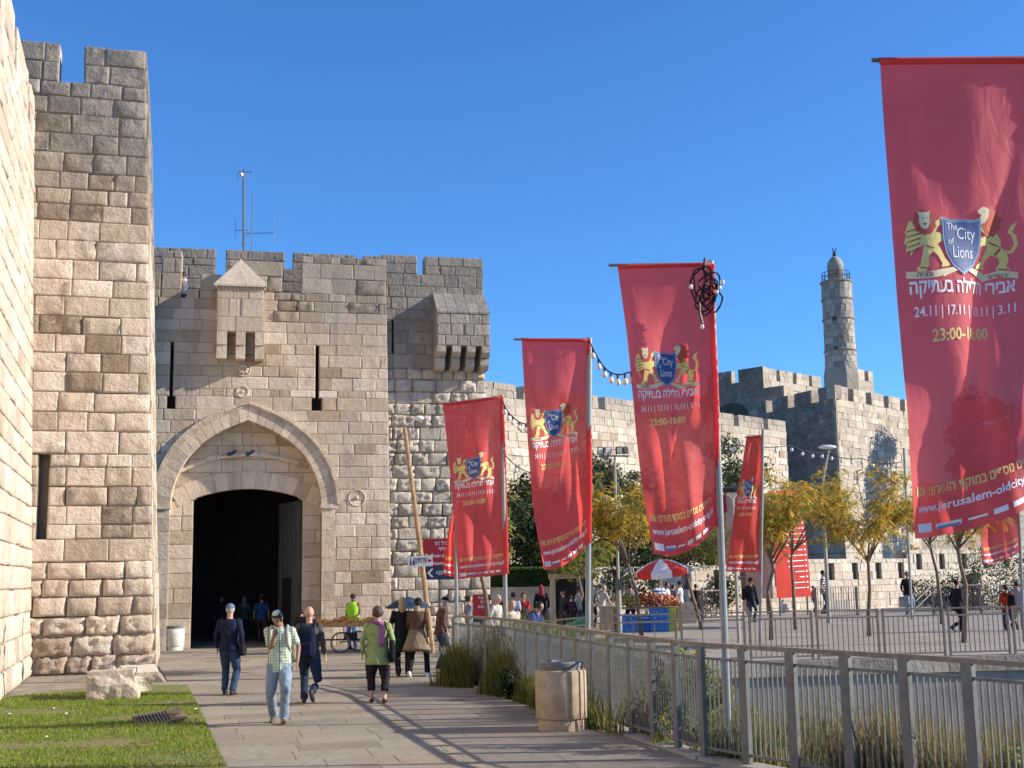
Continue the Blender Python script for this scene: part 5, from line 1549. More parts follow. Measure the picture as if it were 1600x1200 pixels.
def young_tree(base, pts, cr, seed, colf, label, forks=None, leafL=.27, nleaf=1500, name='autumn_tree', group='young trees planted on the plaza'):
    """pts: trunk way points (relative), cr: (cx, cy, cz, rx, ry, rz) crown ellipsoid relative to the base"""
    r = random.Random(seed); t = empty(name, base, 0, label, 'tree', group)
    mb = MB(); n = len(pts); mb.tube(pts, [.075 - .035 * i / (n - 1) for i in range(n)], 7)
    top = Vector(pts[-1]); tips = []
    cx, cy, cz, rx, ry, rz = cr; C_ = Vector((cx, cy, cz))
    for k in range(7):
        a = 2 * math.pi * k / 7 + r.uniform(-.4, .4); el = r.uniform(-.1, .8)
        e = C_ + Vector((math.cos(a) * rx * .95, math.sin(a) * ry * .95, math.sin(el) * rz * .9 - .1 * rz)); st = top.lerp(Vector(pts[-2]), r.uniform(0, .8))
        m1 = st.lerp(e, .45) + Vector((r.uniform(-.2, .2), r.uniform(-.2, .2), r.uniform(-.1, .25)))
        mb.tube([st, m1, e], [.035, .022, .01], 5); tips.append((m1, e))
        for j in range(4):
            s0 = m1.lerp(e, r.random()); d = Vector((r.gauss(0, 1), r.gauss(0, 1), r.gauss(.3, .6))).normalized()
            e2 = s0 + Vector((d.x * rx * .5, d.y * ry * .5, d.z * rz * .5)); mb.tube([s0, s0.lerp(e2, .5) + Vector((0, 0, .05)), e2], [.016, .011, .005], 4); tips.append((s0, e2))
    mb.build('trunk', M['bark'], t, smooth=True)
    lf = MB()
    for k in range(nleaf // 4):
        a, b = r.choice(tips); f = r.uniform(.25, 1.25); p = a.lerp(b, f) + Vector((r.gauss(0, .2), r.gauss(0, .2), r.gauss(0, .16)))
        d = Vector((r.gauss(0, 1), r.gauss(0, 1), r.uniform(-.5, .4)))
        for j in range(3): pinnate(lf, p, d + Vector((r.gauss(0, .7), r.gauss(0, .7), r.gauss(0, .3))), leafL * r.uniform(.6, 1.3), r, colf)
    tag(lf.build('crown', leafm, t), kind='stuff')
    return t
def base_at(px, py, z=.25): p = G(px, py, z); return p
def offs(base, pxs, Y): return [at(x, y, Y) - base for x, y in pxs]
TREES = [
 ((762, 1012), .1, [(762, 960), (758, 925), (752, 900), (757, 860)], (757, 815, 28, 40), greenish, 'two stemmed young tree in front of the red sign by the rough grey tower', 31, 900),
 ((833, 968), .25, [(833, 940), (836, 905), (831, 870), (828, 840)], (834, 790, 44, 58), autumn, 'slim tree with yellow leaves between the two left big banners', 32, 2300),
 ((908, 982), .25, [(903, 950), (910, 930), (904, 905), (905, 890)], (906, 872, 34, 34), greenish, 'small green tree with a crooked trunk beside the third nearest banner', 33, 1000),
 ((1003, 998), .25, [(998, 960), (994, 925), (985, 895), (978, 870)], (962, 806, 42, 62), autumn, 'yellow leaved tree left of the red umbrella, leaning trunk in front of the fruit stand', 34, 2300),
 ((1097, 984), .25, [(1089, 955), (1080, 925), (1070, 890), (1072, 870)], (1084, 848, 45, 32), greenish, 'dark trunked leaning tree right of the red umbrella', 35, 1000),
 ((1205, 1000), .25, [(1205, 960), (1199, 925), (1208, 890), (1203, 860)], (1222, 795, 48, 58), autumn, 'tree with twisted trunk and orange leaves in front of the brown billboard', 36, 2100),
 ((1243, 984), .25, [(1241, 950), (1239, 910), (1236, 875), (1240, 850)], (1262, 780, 55, 52), autumn, 'straight slim tree with yellow leaves in front of the red panel', 37, 2100),
 ((1358, 994), .25, [(1357, 960), (1359, 920), (1357, 885), (1355, 868)], (1358, 795, 68, 66), autumn, 'wide orange and green tree standing alone right of the billboard', 38, 3000),
 ((1472, 975), .25, [(1468, 930), (1464, 895), (1456, 865), (1452, 840)], (1450, 790, 50, 50), autumn, 'tree under the biggest banner, left one of two dark trunks', 39, 1300),
 ((1506, 1004), .25, [(1508, 950), (1509, 915), (1500, 880), (1497, 855)], (1500, 790, 50, 50), autumn, 'tree under the biggest banner, right one of two dark trunks', 40, 1300)]
for (bp, z, tr, cr_, cf, lab, sd, nl) in TREES:
    b = base_at(*bp, z); b.z = z; Y = b.y; s_ = FPX / Y
    if sd == 31: Y = 30.5; b = at(bp[0], 1012, Y); b.z = .05; s_ = FPX / Y
    pts = [Vector((0, 0, -.02))] + offs(b, tr, Y); c = at(cr_[0], cr_[1], Y) - b
    young_tree(b, pts, (c.x, c.y, c.z, cr_[2] * 1.15 / s_, cr_[2] * 1.15 / s_, cr_[3] * 1.05 / s_), sd, cf, lab, nleaf=nl)

def bushy(name, base, h, r0, seed, colf, label, cat='tree', n=4000, leaf=.11, trunk=True, group=None, squash=1.0, low=.25):
    r = random.Random(seed); t = empty(name, base, 0, label, cat, group)
    if trunk: MB().tube([(0, 0, 0), (.05, 0, h * .4), (0, .1, h * .75)], [r0 * .09 + .05, r0 * .06 + .03, .03], 7).build('trunk', M['bark'], t, smooth=True)
    cl = []
    for k in range(16):
        a = r.uniform(0, 6.28); f = r.random() ** .5; z = r.uniform(low, .95)
        k_ = math.sin(math.pi * min(1, max(.08, (z - low) / (1 - low) * .85 + .12))); cl.append((Vector((math.cos(a) * r0 * f * k_, math.sin(a) * r0 * f * k_ * squash, h * z)), r0 * r.uniform(.28, .5)))
    lf = MB()
    for k in range(n):
        c, cr2 = r.choice(cl); d = Vector((r.gauss(0, 1), r.gauss(0, 1), r.gauss(0, 1))).normalized()
        p = c + d * cr2 * (r.uniform(.5, 1.05)); lf.col(*colf(r))
        u = Vector((r.gauss(0, 1), r.gauss(0, 1), r.gauss(0, 1))).normalized() * leaf * r.uniform(.6, 1.4); v = u.cross(d).normalized() * leaf * .45
        lf.add([p - u * .5, p + v, p + u * .5, p - v], [(0, 1, 2, 3)])
    tag(lf.build('crown', leafm, t), kind='stuff')
    return t
def PY(px, Y, z=.2): p = at(px, 900, Y); return Vector((p.x, p.y, z))
bushy('evergreen_tree', PY(958, 56), zat(958, 735, 56), 2.6, 51, olive, 'grey green olive tree rising behind the yellow tree at the third nearest banner', n=6500, leaf=.16)
bushy('evergreen_tree', PY(905, 55), zat(905, 752, 55), 2.3, 52, olive, 'olive green tree behind the third nearest banner pole', n=4500, leaf=.16)
bushy('evergreen_tree', PY(1150, 62), zat(1150, 680, 62), 2.2, 53, olive, 'green tree between the second nearest banner and the small narrow banner', n=4500, leaf=.16)
bushy('evergreen_tree', PY(1022, 58), zat(1022, 745, 58), 2.4, 54, darkgreen, 'dark evergreen tree behind the second nearest banner above the umbrella', n=5000, leaf=.16)
bushy('evergreen_tree', PY(822, 54), zat(822, 748, 54), 2.0, 55, darkgreen, 'dark evergreen tree behind the slim yellow tree', n=4500, leaf=.16)
for i, (px, Y, top, r_, lab) in enumerate([(800, 53, 838, 1.6, 'dark shrub left behind the slim yellow tree trunk'), (868, 54, 800, 2.0, 'dark shrub behind the curled banner end'), (930, 54, 805, 2.0, 'dark shrub right of the third nearest banner pole'), (985, 54.5, 812, 2.0, 'dark shrub behind the leaning yellow tree'),
                                         (1045, 57, 805, 1.9, 'dark shrub just above the red umbrella'), (1092, 57, 800, 1.9, 'dark shrub left of the second nearest banner pole foot')]):
    bushy('dark_shrub', PY(px, Y), zat(px, top, Y), r_, 60 + i, darkgreen, lab, 'shrub', 3600, .13, False, 'dark shrubs behind the low wall', low=.05)
bushy('grey_bush', PY(1575, 58, .1), zat(1575, 862, 58), 2.6, 71, olive, 'feathery grey green bush at the right edge before the low wall', 'bush', 5200, .1, False, low=.05)
bushy('grey_bush', PY(1470, 60, .1), zat(1470, 915, 60), 2.2, 72, darkgreen, 'low dark planting behind the back railing', 'bush', 3000, .1, False, low=.02, squash=.5)
bushy('grey_bush', PY(1425, 70, .1), zat(1425, 842, 70), 1.6, 73, autumn, 'round yellowish bush above the low wall at the foot of the citadel', 'bush', 3000, .12, False, low=.02)
bushy('evergreen_tree', Vector((34.2, 88.4, 0)), 14.8, 3.0, 74, olive, 'tall tree hidden behind the nearest banner, its shadow on the citadel wall', n=6000, leaf=.28, low=.4)
# clipped hedge on a low wall
hb = PY(829, 50, 0); hl = empty('hedge', hb, 0, 'clipped dark green hedge on a low grey wall behind the slim yellow tree', 'hedge'); r = random.Random(8)
lf = MB()
z0_, z1_ = zat(829, 916, 50), zat(829, 889, 50)
for k in range(9000):
    x, y, z = r.uniform(-2.1, 1.6), r.uniform(-.6, .6), r.uniform(z0_ - .1, z1_)
    f = r.randrange(3)
    if f == 0: y = -.6
    elif f == 1: z = z1_ + r.uniform(-.05, .05)
    f = r.uniform(.6, 1.5); lf.col(.045 * f, .085 * f, .02 * f)
    u = Vector((r.gauss(0, 1), r.gauss(0, 1), r.gauss(0, 1))).normalized() * .06; v = u.orthogonal() * .6
    p = Vector((x, y, z)); lf.add([p - u, p + v, p + u, p - v], [(0, 1, 2, 3)])
tag(lf.build('foliage', leafm, hl), kind='stuff')
mb = MB().col(.4, .5, 0, 1); mb.box(-2.3, 1.9, -.8, .8, 0, z0_ - .02); mb.build('planter_wall', M['concrete_g'], hl)

# tall weeds and dry grass by the fence and in the ditch
r = random.Random(12)
def clump(name, gen, n, label=None):
    g = MB()
    for _ in range(n):
        q = gen()
        if q is None: continue
        p, h_, c = q; a = r.uniform(0, 6.28); w = r.uniform(.004, .009); dx, dy = math.cos(a) * w, math.sin(a) * w
        b_ = r.uniform(.08, .4) * h_; a2 = r.uniform(0, 6.28); lx, ly = math.cos(a2) * b_, math.sin(a2) * b_
        g.col(*c); m_ = p + Vector((lx * .3, ly * .3, h_ * .6))
        g.add([p + Vector((-dx, -dy, 0)), p + Vector((dx, dy, 0)), m_ + Vector((dx * .8, dy * .8, 0)), m_ - Vector((dx * .8, dy * .8, 0)), p + Vector((lx, ly, h_))], [(0, 1, 2, 3), (3, 2, 4)])
    return tag(g.build(name, leafm), kind='stuff')
def wcol(kind):
    f = r.uniform(.6, 1.35)
    c = {'g': (.13, .17, .035), 'y': (.36, .27, .10), 'b': (.25, .14, .05), 'd': (.07, .10, .03)}[kind]
    return tuple(x * f for x in c)
def gen_ditch():
    s_ = r.uniform(.3, seg[-1] - .5); p, d = fpt(s_); n_ = Vector((-d.y, d.x, 0)); n_ = n_ if n_.x > 0 else -n_
    o = abs(r.gauss(0, 1.3)) + .12
    q = p + n_ * o; dens = noise2(s_ * .55, o * .5, 21)
    if dens < -.12: return None
    dry = noise2(s_ * .3, 0, 22) + (.25 if s_ > 11 else -.15)
    k = r.random(); kind = ('y' if k < .6 else 'b' if k < .75 else 'g') if dry > 0 else ('g' if k < .6 else 'y' if k < .85 else 'd')
    return Vector((q.x, q.y, bedz(q.x, q.y))), r.uniform(.5, 1.15) * (1 + dens * 1.3) * (1.15 if s_ < 11 else .9), wcol(kind)
clump('ditch_grass', gen_ditch, 70000)
def gen_far():
    x = r.uniform(0, 14); y = r.uniform(15, 26.5)
    if y > PA.y + (x - PA.x) * PD.y / PD.x - .3 or x < fencex(y) + 1: return None
    if noise2(x * .4, y * .4, 23) < -.1: return None
    return Vector((x, y, bedz(x, y))), r.uniform(.3, .95), wcol('y' if r.random() < .7 else 'g')
clump('dry_grass', gen_far, 26000)
def gen_path():
    s_ = abs(r.gauss(0, 1)) * 3.4 + .2; 
    if s_ > 9.5: return None
    p, d = fpt(s_); n_ = Vector((-d.y, d.x, 0)); n_ = n_ if n_.x < 0 else -n_
    dens = noise2(s_ * .9, 3, 24) + .25
    if dens < 0: return None
    o = .10 + abs(r.gauss(0, .16)) * (.5 + dens)
    q = p + n_ * o; k = r.random()
    return Vector((q.x, q.y, .0)), r.uniform(.2, .8) * (.7 + dens) * max(.25, 1 - o * 1.1), wcol('g' if k < .6 else 'd' if k < .75 else 'y' if k < .9 else 'b')
clump('path_weeds', gen_path, 17000)
# leafy weeds growing up through the fence
for i, (s_, o, h_, r_, cf, lab) in enumerate([(10.6, .35, 1.55, .45, greenish, 'tallest leafy weed bush growing through the near fence right of the litter bin'), (11.4, .5, 1.1, .4, greenish, 'lower leafy weed bush behind the fence, next to the tallest weed bush'), (15.9, .5, .8, .35, greenish, 'green weed tuft low behind the near fence toward the right'),
                                         (3.9, -.35, .5, .25, darkgreen, 'small broad leaved weed on the path side of the near fence'), (18.0, .4, .7, .35, greenish, 'green weed tuft behind the fence near the right picture edge')]):
    p, d = fpt(s_); n_ = Vector((-d.y, d.x, 0)); n_ = n_ if n_.x > 0 else -n_; q = p + n_ * o
    bushy('weed_bush', Vector((q.x, q.y, 0 if o < 0 else bedz(q.x, q.y))), h_, r_, 90 + i, cf, lab, 'weed', 2200, .05, False, 'leafy weeds by the near fence', low=.05)
# ------------------------------------------------------------------ signs
def signbox(name, c, w, h, rz, m, label, cat, thick=.04):
    t = empty(name, c, rz, label, cat)
    MB().box(-w / 2, w / 2, -thick / 2, thick / 2, -h / 2, h / 2).build('panel', m, t); return t
M['sign_red'] = mat('sign_red', (.40, .03, .045), .5, var=.06)
M['sign_navy'] = mat('sign_navy', (.035, .055, .12), .5, var=.06)
def flat(parent, m, items, name='lettering', y=-.026):
    mb = MB()
    for it in items:
        if it[0] == 't': put_text(mb, it[1], it[2], it[3], it[4], it[5], lambda x, z: Vector((x, y, z)), .02)
        else: 
            FINE[0] = .001; put_poly(mb, it[1], lambda x, z: Vector((x, y, z))); FINE[0] = 1
    return tag(mb.build(name, m, parent), kind='stuff')
Ys = 37.6
c = at(682, 864, Ys); w = (at(702, 864, Ys) - at(664, 864, Ys)).x; h = (at(682, 842, Ys) - at(682, 886, Ys)).z
c.x = at(686, 864, Ys).x
sg = signbox('direction_sign', c, .98, h, 0, M['sign_red'], 'dark red bilingual sign pointing to the tower, partly behind the leftmost banners', 'sign')
flat(sg, M['p_white'], [('t', heb('מגדל דוד'), .1, .30, .5, .13), ('t', heb('הלילי'), .14, .12, .3, .12), ('t', 'The Tower of David', .0, -.08, .86, .12), ('t', 'Nightspectacular', .0, -.32, .8, .12)])
c2 = at(682, 895, Ys); c2.x = c.x
sg2 = signbox('arrow_sign', c2, .92, .42, 0, M['sign_navy'], 'navy blue sign with a white chevron arrow just under the dark red sign', 'sign')
flat(sg2, M['p_white'], [('p', [(-.36, 0), (-.24, .13), (-.17, .13), (-.28, 0), (-.17, -.13), (-.24, -.13)]), ('t', '+250m', .08, 0, .36, .12)])
MB().tube([(0, .06, -1.2 - .0), (0, .06, 1.3)], .035, 8).build('post', M['galv'], sg2)
bpy.data.objects  # post of the pair reaches the ground below
for o in list(sg2.children):
    if o.name.startswith('post'): bpy.data.objects.remove(o)
MB().tube([(0, .06, -c2.z), (0, .06, 1.1)], .035, 8).build('post', M['galv'], sg2)
c3 = at(656.5, 877, 36.1)
sg3 = signbox('toilet_sign', c3, .72, .32, 0, M['white'], 'small white toilets sign with a red arrow fixed on the timber beam', 'sign')
sg3.rotation_euler = (0, R(-3), 0)
flat(sg3, M['sign_navy'], [('t', heb('שירותים'), .03, .02, .36, .15), ('p', [(-.3, .05), (-.26, .05), (-.25, -.1), (-.31, -.1)]), ('p', [(-.21, .05), (-.17, .05), (-.155, -.1), (-.225, -.1)]), ('p', [(-.295, .07), (-.265, .07), (-.265, .11), (-.295, .11)]), ('p', [(-.205, .07), (-.175, .07), (-.175, .11), (-.205, .11)])])
flat(sg3, M['sign_red'], [('p', [(.33, .03), (.33, -.03), (.27, -.03), (.27, -.07), (.22, 0), (.27, .07), (.27, .03)])], 'arrow')
c4 = at(751, 947, 33); 
sg4 = signbox('small_red_sign', c4, .42, .62, 0, M['sign_red'], 'small upright red sign with a blue foot beside the two stemmed tree', 'sign')
flat(sg4, M['p_white'], [('t', heb('מגדל'), .03, .22, .2, .08), ('t', heb('דוד'), .06, .1, .14, .08), ('t', heb('הלילי'), .03, -.02, .2, .08)])
MB().box(-.21, .21, -.02, .02, -.42, -.315).build('foot_panel', M['sign_navy'], sg4)
MB().box(-.03, .03, -.02, .02, -c4.z, -.42).build('post', M['galv'], sg4)

# ------------------------------------------------------------------ billboard
YB = 58.0
def bb(px, py, Y=YB): return at(px, py, Y)
p0 = bb(1182, 950); bl = empty('billboard', Vector((p0.x, p0.y, zg(5, 30))), 0, 'large weathered brown billboard with rows of fine print behind the small narrow banner', 'billboard')
B0 = bl.location.copy()
M['bill'] = mat('faded_brown_print', (.40, .30, .19), .6, c2=(.62, .53, .40), scale=.5, detail=3)
M['bill_b'] = mat('blue_strip', (.05, .06, .16), .6)
M['fur'] = mat('yellow_brush_print', (.62, .44, .12), .6, c2=(.42, .22, .08), scale=2)
x0, x1, z0, z1 = bb(1103, 900).x, bb(1206, 900).x, bb(1150, 936).z, bb(1150, 772).z
MB().box(x0 - B0.x, x1 - B0.x, -.05, .05, z0 - B0.z, z1 - B0.z).build('printed_sheet', M['bill'], bl)
MB().box(x0 - B0.x, x0 - B0.x + .3, -.056, -.052, z0 - B0.z, z1 - B0.z - 1.6).build('blue_strip', M['bill_b'], bl)
fp = [(1103, 890), (1108, 850), (1118, 800), (1126, 775), (1134, 810), (1136, 860), (1130, 930), (1114, 930)]
mb = MB(); put_poly(mb, [((bb(*p).x - B0.x), (bb(*p).z - B0.z)) for p in fp], lambda x, z: Vector((x, -.06, z))); mb.build('figure_print', M['fur'], bl)
fp = [(1106, 772), (1134, 774), (1136, 800), (1120, 808), (1108, 790)]
mb = MB(); put_poly(mb, [((bb(*p).x - B0.x), (bb(*p).z - B0.z)) for p in fp], lambda x, z: Vector((x, -.064, z))); mb.build('figure_print', M['sign_red'], bl)
mb = MB(); rr_ = random.Random(2)
for k in range(14):
    y = 812 + k * 7.6 if k < 6 else 896 + (k - 6) * 3.4
    xa, xb = (1190 + rr_.uniform(0, 3), 1203) if k < 6 else (1133 + rr_.uniform(0, 6), 1165)
    a, b = bb(xa, y), bb(xb, y); mb.box(a.x - B0.x, b.x - B0.x, -.062, -.058, a.z - B0.z - .03, a.z - B0.z + .03)
tag(mb.build('fine_print', M['sign_navy'], bl), kind='stuff')
mb = MB()
for xa, xb in ((1132, 1137), (1155, 1163), (1194, 1202)): a, b = bb(xa, 921), bb(xb, 928); mb.box(a.x - B0.x, b.x - B0.x, -.062, -.058, b.z - B0.z, a.z - B0.z)
tag(mb.build('sponsor_marks', M['p_white'], bl), kind='stuff')
for px in (1112, 1150, 1198):
    a = bb(px, 900); MB().box(a.x - B0.x - .06, a.x - B0.x + .06, .055, .18, 0, z1 - B0.z - .1).build('post', M['galv'], bl)
YR = 55.0
pr = [at(1204, 768, YR), at(1252, 764, YR + 1.0), at(1268, 932, YR + 1.0), at(1214, 935, YR)]
base = Vector((pr[3].x, pr[3].y, zg(6, 30))); rb = empty('red_panel', base, 0, 'tall red printed panel with white lines of small writing beside the brown billboard', 'billboard')
def RP(u, v, d=0):
    a = pr[0].lerp(pr[1], u); b = pr[3].lerp(pr[2], u); return a.lerp(b, v) - base + Vector((.02, -1, 0)).normalized() * (d + .05 * math.sin(9 * v + 3 * u))
mb = MB(); n = 16; vs = [RP(i / 6, j / n, dd) for dd in (0, -.05) for j in range(n + 1) for i in range(7)]
k = 7 * (n + 1); fs = [(j * 7 + i, (j + 1) * 7 + i, (j + 1) * 7 + i + 1, j * 7 + i + 1) for j in range(n) for i in range(6)]; fs += [tuple(k + q for q in f[::-1]) for f in fs]
mb.add(vs, fs); mb.build('printed_sheet', M['red_far'], rb, smooth=True)
mb = MB()
for k in range(18):
    v = .06 + k * .05; u0_ = rr_.uniform(.25, .62) if k % 5 else .7
    q = [RP(lerp(u0_, .86, t), v + dv, .02) for dv in (0, .0085) for t in (0, .25, .5, .75, 1)]
    mb.add(q, [(i, i + 1, i + 6, i + 5) for i in range(4)]); q = [RP(u, v + dv, .02) for u, dv in ((.9, -.004), (.95, -.004), (.95, .012), (.9, .012))]; mb.add(q, [(0, 1, 2, 3)])
tag(mb.build('fine_print', M['p_white'], rb), kind='stuff')
for u in (.1, .9): 
    a = RP(u, 1, -.15); MB().tube([(a.x, a.y, 0), (a.x, a.y, RP(u, 0, -.15).z)], .05, 6).build('post', M['galv'], rb)

# ------------------------------------------------------------------ benches, blocks, back railing, kiosk
def blk(name, px, py, w, d, h, label, cat, group=None, m='concrete_g', rz=0):
    b = G(px, py, .25); o = MB()
    c_ = .03
    o.prism([(-w / 2 + c_, -d / 2), (w / 2 - c_, -d / 2), (w / 2, -d / 2 + c_), (w / 2, d / 2 - c_), (w / 2 - c_, d / 2), (-w / 2 + c_, d / 2), (-w / 2, d / 2 - c_), (-w / 2, -d / 2 + c_)], 0, h)
    return tag(o.build(name, M[m], None, b, rz), label, cat, group)
blk('concrete_block', 950, 984, .55, .5, .85, 'squarish concrete block bollard behind the man in the white shirt', 'bollard', 'concrete blocks on the plaza', 'concrete')
blk('concrete_block', 1077, 974, .6, .5, .8, 'squarish concrete block bollard left of the leaning dark trunk', 'bollard', 'concrete blocks on the plaza', 'concrete')
bn = G(1255, 955, .25)
mb = MB(); pts = []
for k in range(13):
    t = k / 12; x = lerp(-2.6, 2.6, t); y = 1.2 * (2 * t - 1) ** 2; pts.append((x, y))
vs = [];
for x, y in pts: vs += [(x, y - .3, 0), (x, y + .3, 0), (x, y + .3, .5), (x, y - .3, .5)]
fs = []
for k in range(12):
    for j in range(4): fs.append((k * 4 + j, k * 4 + (j + 1) % 4, k * 4 + 4 + (j + 1) % 4, k * 4 + 4 + j))
fs += [(0, 1, 2, 3), (48, 51, 50, 49)]
mb.add(vs, fs); tag(mb.build('stone_bench', M['concrete_g'], None, bn), 'long curved grey stone bench behind the man in the striped shirt', 'bench')
blk('stone_bench', 1440, 948, 6.5, .7, .55, 'straight low grey bench or step behind the man in the black jacket', 'bench')
blk('stone_bench', 1145, 958, 4.2, .8, .6, 'low brown bench behind the small narrow banner pole', 'bench', None, 'concrete')
br = empty('back_railing', (0, 0, 0), 0, 'thin dark railing in front of the low slotted wall at the back', 'railing')
rb_me = MB().box(-.012, .012, -.012, .012, 0, 1).mesh('bar', M['rail']); rp_me = MB().box(-.05, .05, -.05, .05, 0, 1).mesh('post', M['rail'])
def backrail(a, b, h=1.25):
    d = (b - a); L_ = d.length; n = int(L_ / .16)
    for zo in (h, .12): 
        MB().bar(a + Vector((0, 0, zo)), b + Vector((0, 0, zo)), .04).build('rail', M['rail'], br)
    for k in range(n + 1):
        p = a.lerp(b, k / n); o = link('post' if k % 16 == 0 else 'bar', rp_me if k % 16 == 0 else rb_me, br, p); o.scale = (1, 1, h)
def GP(px, Y, z=.25): p = at(px, 900, Y); return Vector((p.x, p.y, z))
backrail(GP(1272, 53), GP(1340, 54.5)); backrail(GP(1455, 53), GP(1600, 55)); backrail(GP(1095, 50), GP(1135, 51))
for dz in (0, .3): MB().bar(GP(1428, 52, .6 + dz), GP(1455, 53, 1.25 + dz), .05).build('stair_rail', M['rail'], br)
# dark kiosk by the slotted wall
kb = GP(893, 47, .2); kk = empty('kiosk', kb, 0, 'dark open kiosk in a pale stone frame beside the slim poles', 'kiosk')
s_ = 47 / FPX
MB().box(-.62, .62, .25, .9, 0, zat(893, 904, 47) - .2).build('dark_box', M['black'], kk)
kh = zat(893, 896, 47) - .2
mbk = MB().col(.6, .2, 0, 1); mbk.box(-.8, -.63, -.1, 1, 0, kh - .2); mbk.build('stone_jamb', M['stone_cream'], kk)
mbk = MB().col(.6, .2, 0, 1); mbk.box(.63, .8, -.1, 1, 0, kh - .2); mbk.build('stone_jamb', M['stone_cream'], kk)
mbk = MB().col(.6, .2, 0, 1); mbk.box(-.85, .85, -.12, 1, kh - .198, kh); mbk.build('stone_lintel', M['stone_cream'], kk)
MB().box(.2, .45, .2, .245, 1.2, 2.1).build('notice', M['p_blue2'], kk)
# slim poles on the right
for px, py0, py1, r_, lab in ((1401, 770, 935, .05, 'dark thin pole left of the leaning pale pole'), (1425, 760, 968, .055, 'pale slim pole passing the man in the black jacket')):
    b = G(px, py1, .25); tp_ = at(px - (py1 - py0) * .06, py0 - 60, b.y)
    tag(MB().tube([(0, 0, 0), tp_ - b], r_, 8).build('slim_pole', M['galv_l' if r_ > .05 else 'galv'], None, b), lab, 'pole')

# ------------------------------------------------------------------ fruit stand
fb = G(1020, 989, .22); fs_ = empty('fruit_stand', fb, 0, 'fruit stand of stacked crates with heaps of red and green fruit', 'stall')
def crate(loc, m, label, w=.62, d=.42, h=.2, rz=0):
    t = empty('crate', loc, rz, label, 'crate', 'plastic crates stacked at the fruit stand')
    MB().box(-w / 2, w / 2, -d / 2, d / 2, 0, .02).build('base', m, t)
    for s__ in (-1, 1):
        for (z0_, z1_) in ((.025, .085), (.105, h)):
            MB().box(-w / 2, w / 2, s__ * (d / 2 - .01) - .01, s__ * (d / 2 - .01) + .01, z0_, z1_).build('slat', m, t)
            MB().box(s__ * (w / 2 - .01) - .01, s__ * (w / 2 - .01) + .01, -d / 2 + .021, d / 2 - .021, z0_, z1_).build('slat', m, t)
    for a in (-1, 1):
        for b_ in (-1, 1): MB().box(a * (w / 2 - .03) - .03, a * (w / 2 - .03) + .029, b_ * (d / 2 - .045) - .02, b_ * (d / 2 - .045) + .02, .02, h - .003).build('corner_post', m, t)
    return t
M['crate_blue'] = mat('blue_crate', (.03, .16, .50), .5, var=.15); M['crate_yel'] = mat('yellow_crate', (.50, .50, .06), .5, var=.15)
def W2(px, py, Y): return at(px, py, Y)
Yf = fb.y
xl = lambda px: at(px, 950, Yf).x
names = ['top', 'second', 'third', 'fourth', 'fifth', 'sixth']
for (px, cols, cnt_, z0c, dy, lab) in ((1029, 'crate_blue', 4, 0, 0, 'blue crate, {} of the four stacked beside the yellow crates'),
                                   (1007, 'crate_blue', 3, 0, .15, 'blue crate, {} of the short stack under the red fruit'),):
    for k in range(cnt_):
        crate(Vector((xl(px), Yf + dy, .22 + z0c + k * .205)), M[cols], lab.format(['lowest', 'second', 'third', 'topmost'][k] if cnt_ == 4 else ['lowest', 'middle', 'topmost'][k]))
for k in range(3): crate(Vector((xl(983), Yf - .1, .22 + k * .205)), M['crate_blue'], 'blue crate, {} in the low stack at the left of the fruit stand'.format(['lowest', 'middle', 'topmost'][k]), w=.7)
for k in range(4): crate(Vector((xl(1049), Yf + .25, .22 + k * .205)), M['crate_yel'], 'yellow crate, {} in the yellow stack'.format(['lowest', 'second', 'third', 'topmost'][k]), w=.36)
fruitm = attrmat('fruit', .4, .5)
mb = MB(); rf = random.Random(6)
MB().box(-1.25, 1.0, .3, 1.2, .80, .86).build('table_top', M['wood'], fs_)
for x, y in ((-1.2, .35), (.95, .35), (-1.2, 1.15), (.95, 1.15)): MB().box(x - .03, x + .03, y - .03, y + .03, 0, .798).build('leg', M['wood'], fs_)
for k in range(420):
    x = rf.uniform(-1.2, .95); y = rf.uniform(.3, 1.15); z = .9 + .28 * (y - .3) + .22 * rf.random() * (1 - abs(x) / 2)
    red = x > -.35 or rf.random() < .2
    c = (.36, .05, .03) if red and rf.random() < .5 else ((.52, .20, .07) if red else (.32, .36, .05)); f = rf.uniform(.7, 1.2); mb.col(*[q * f for q in c]); mb.sphere((x, y, z), rf.uniform(.045, .065), 6, 4)
tag(mb.build('fruit', fruitm, fs_, smooth=True), kind='stuff')
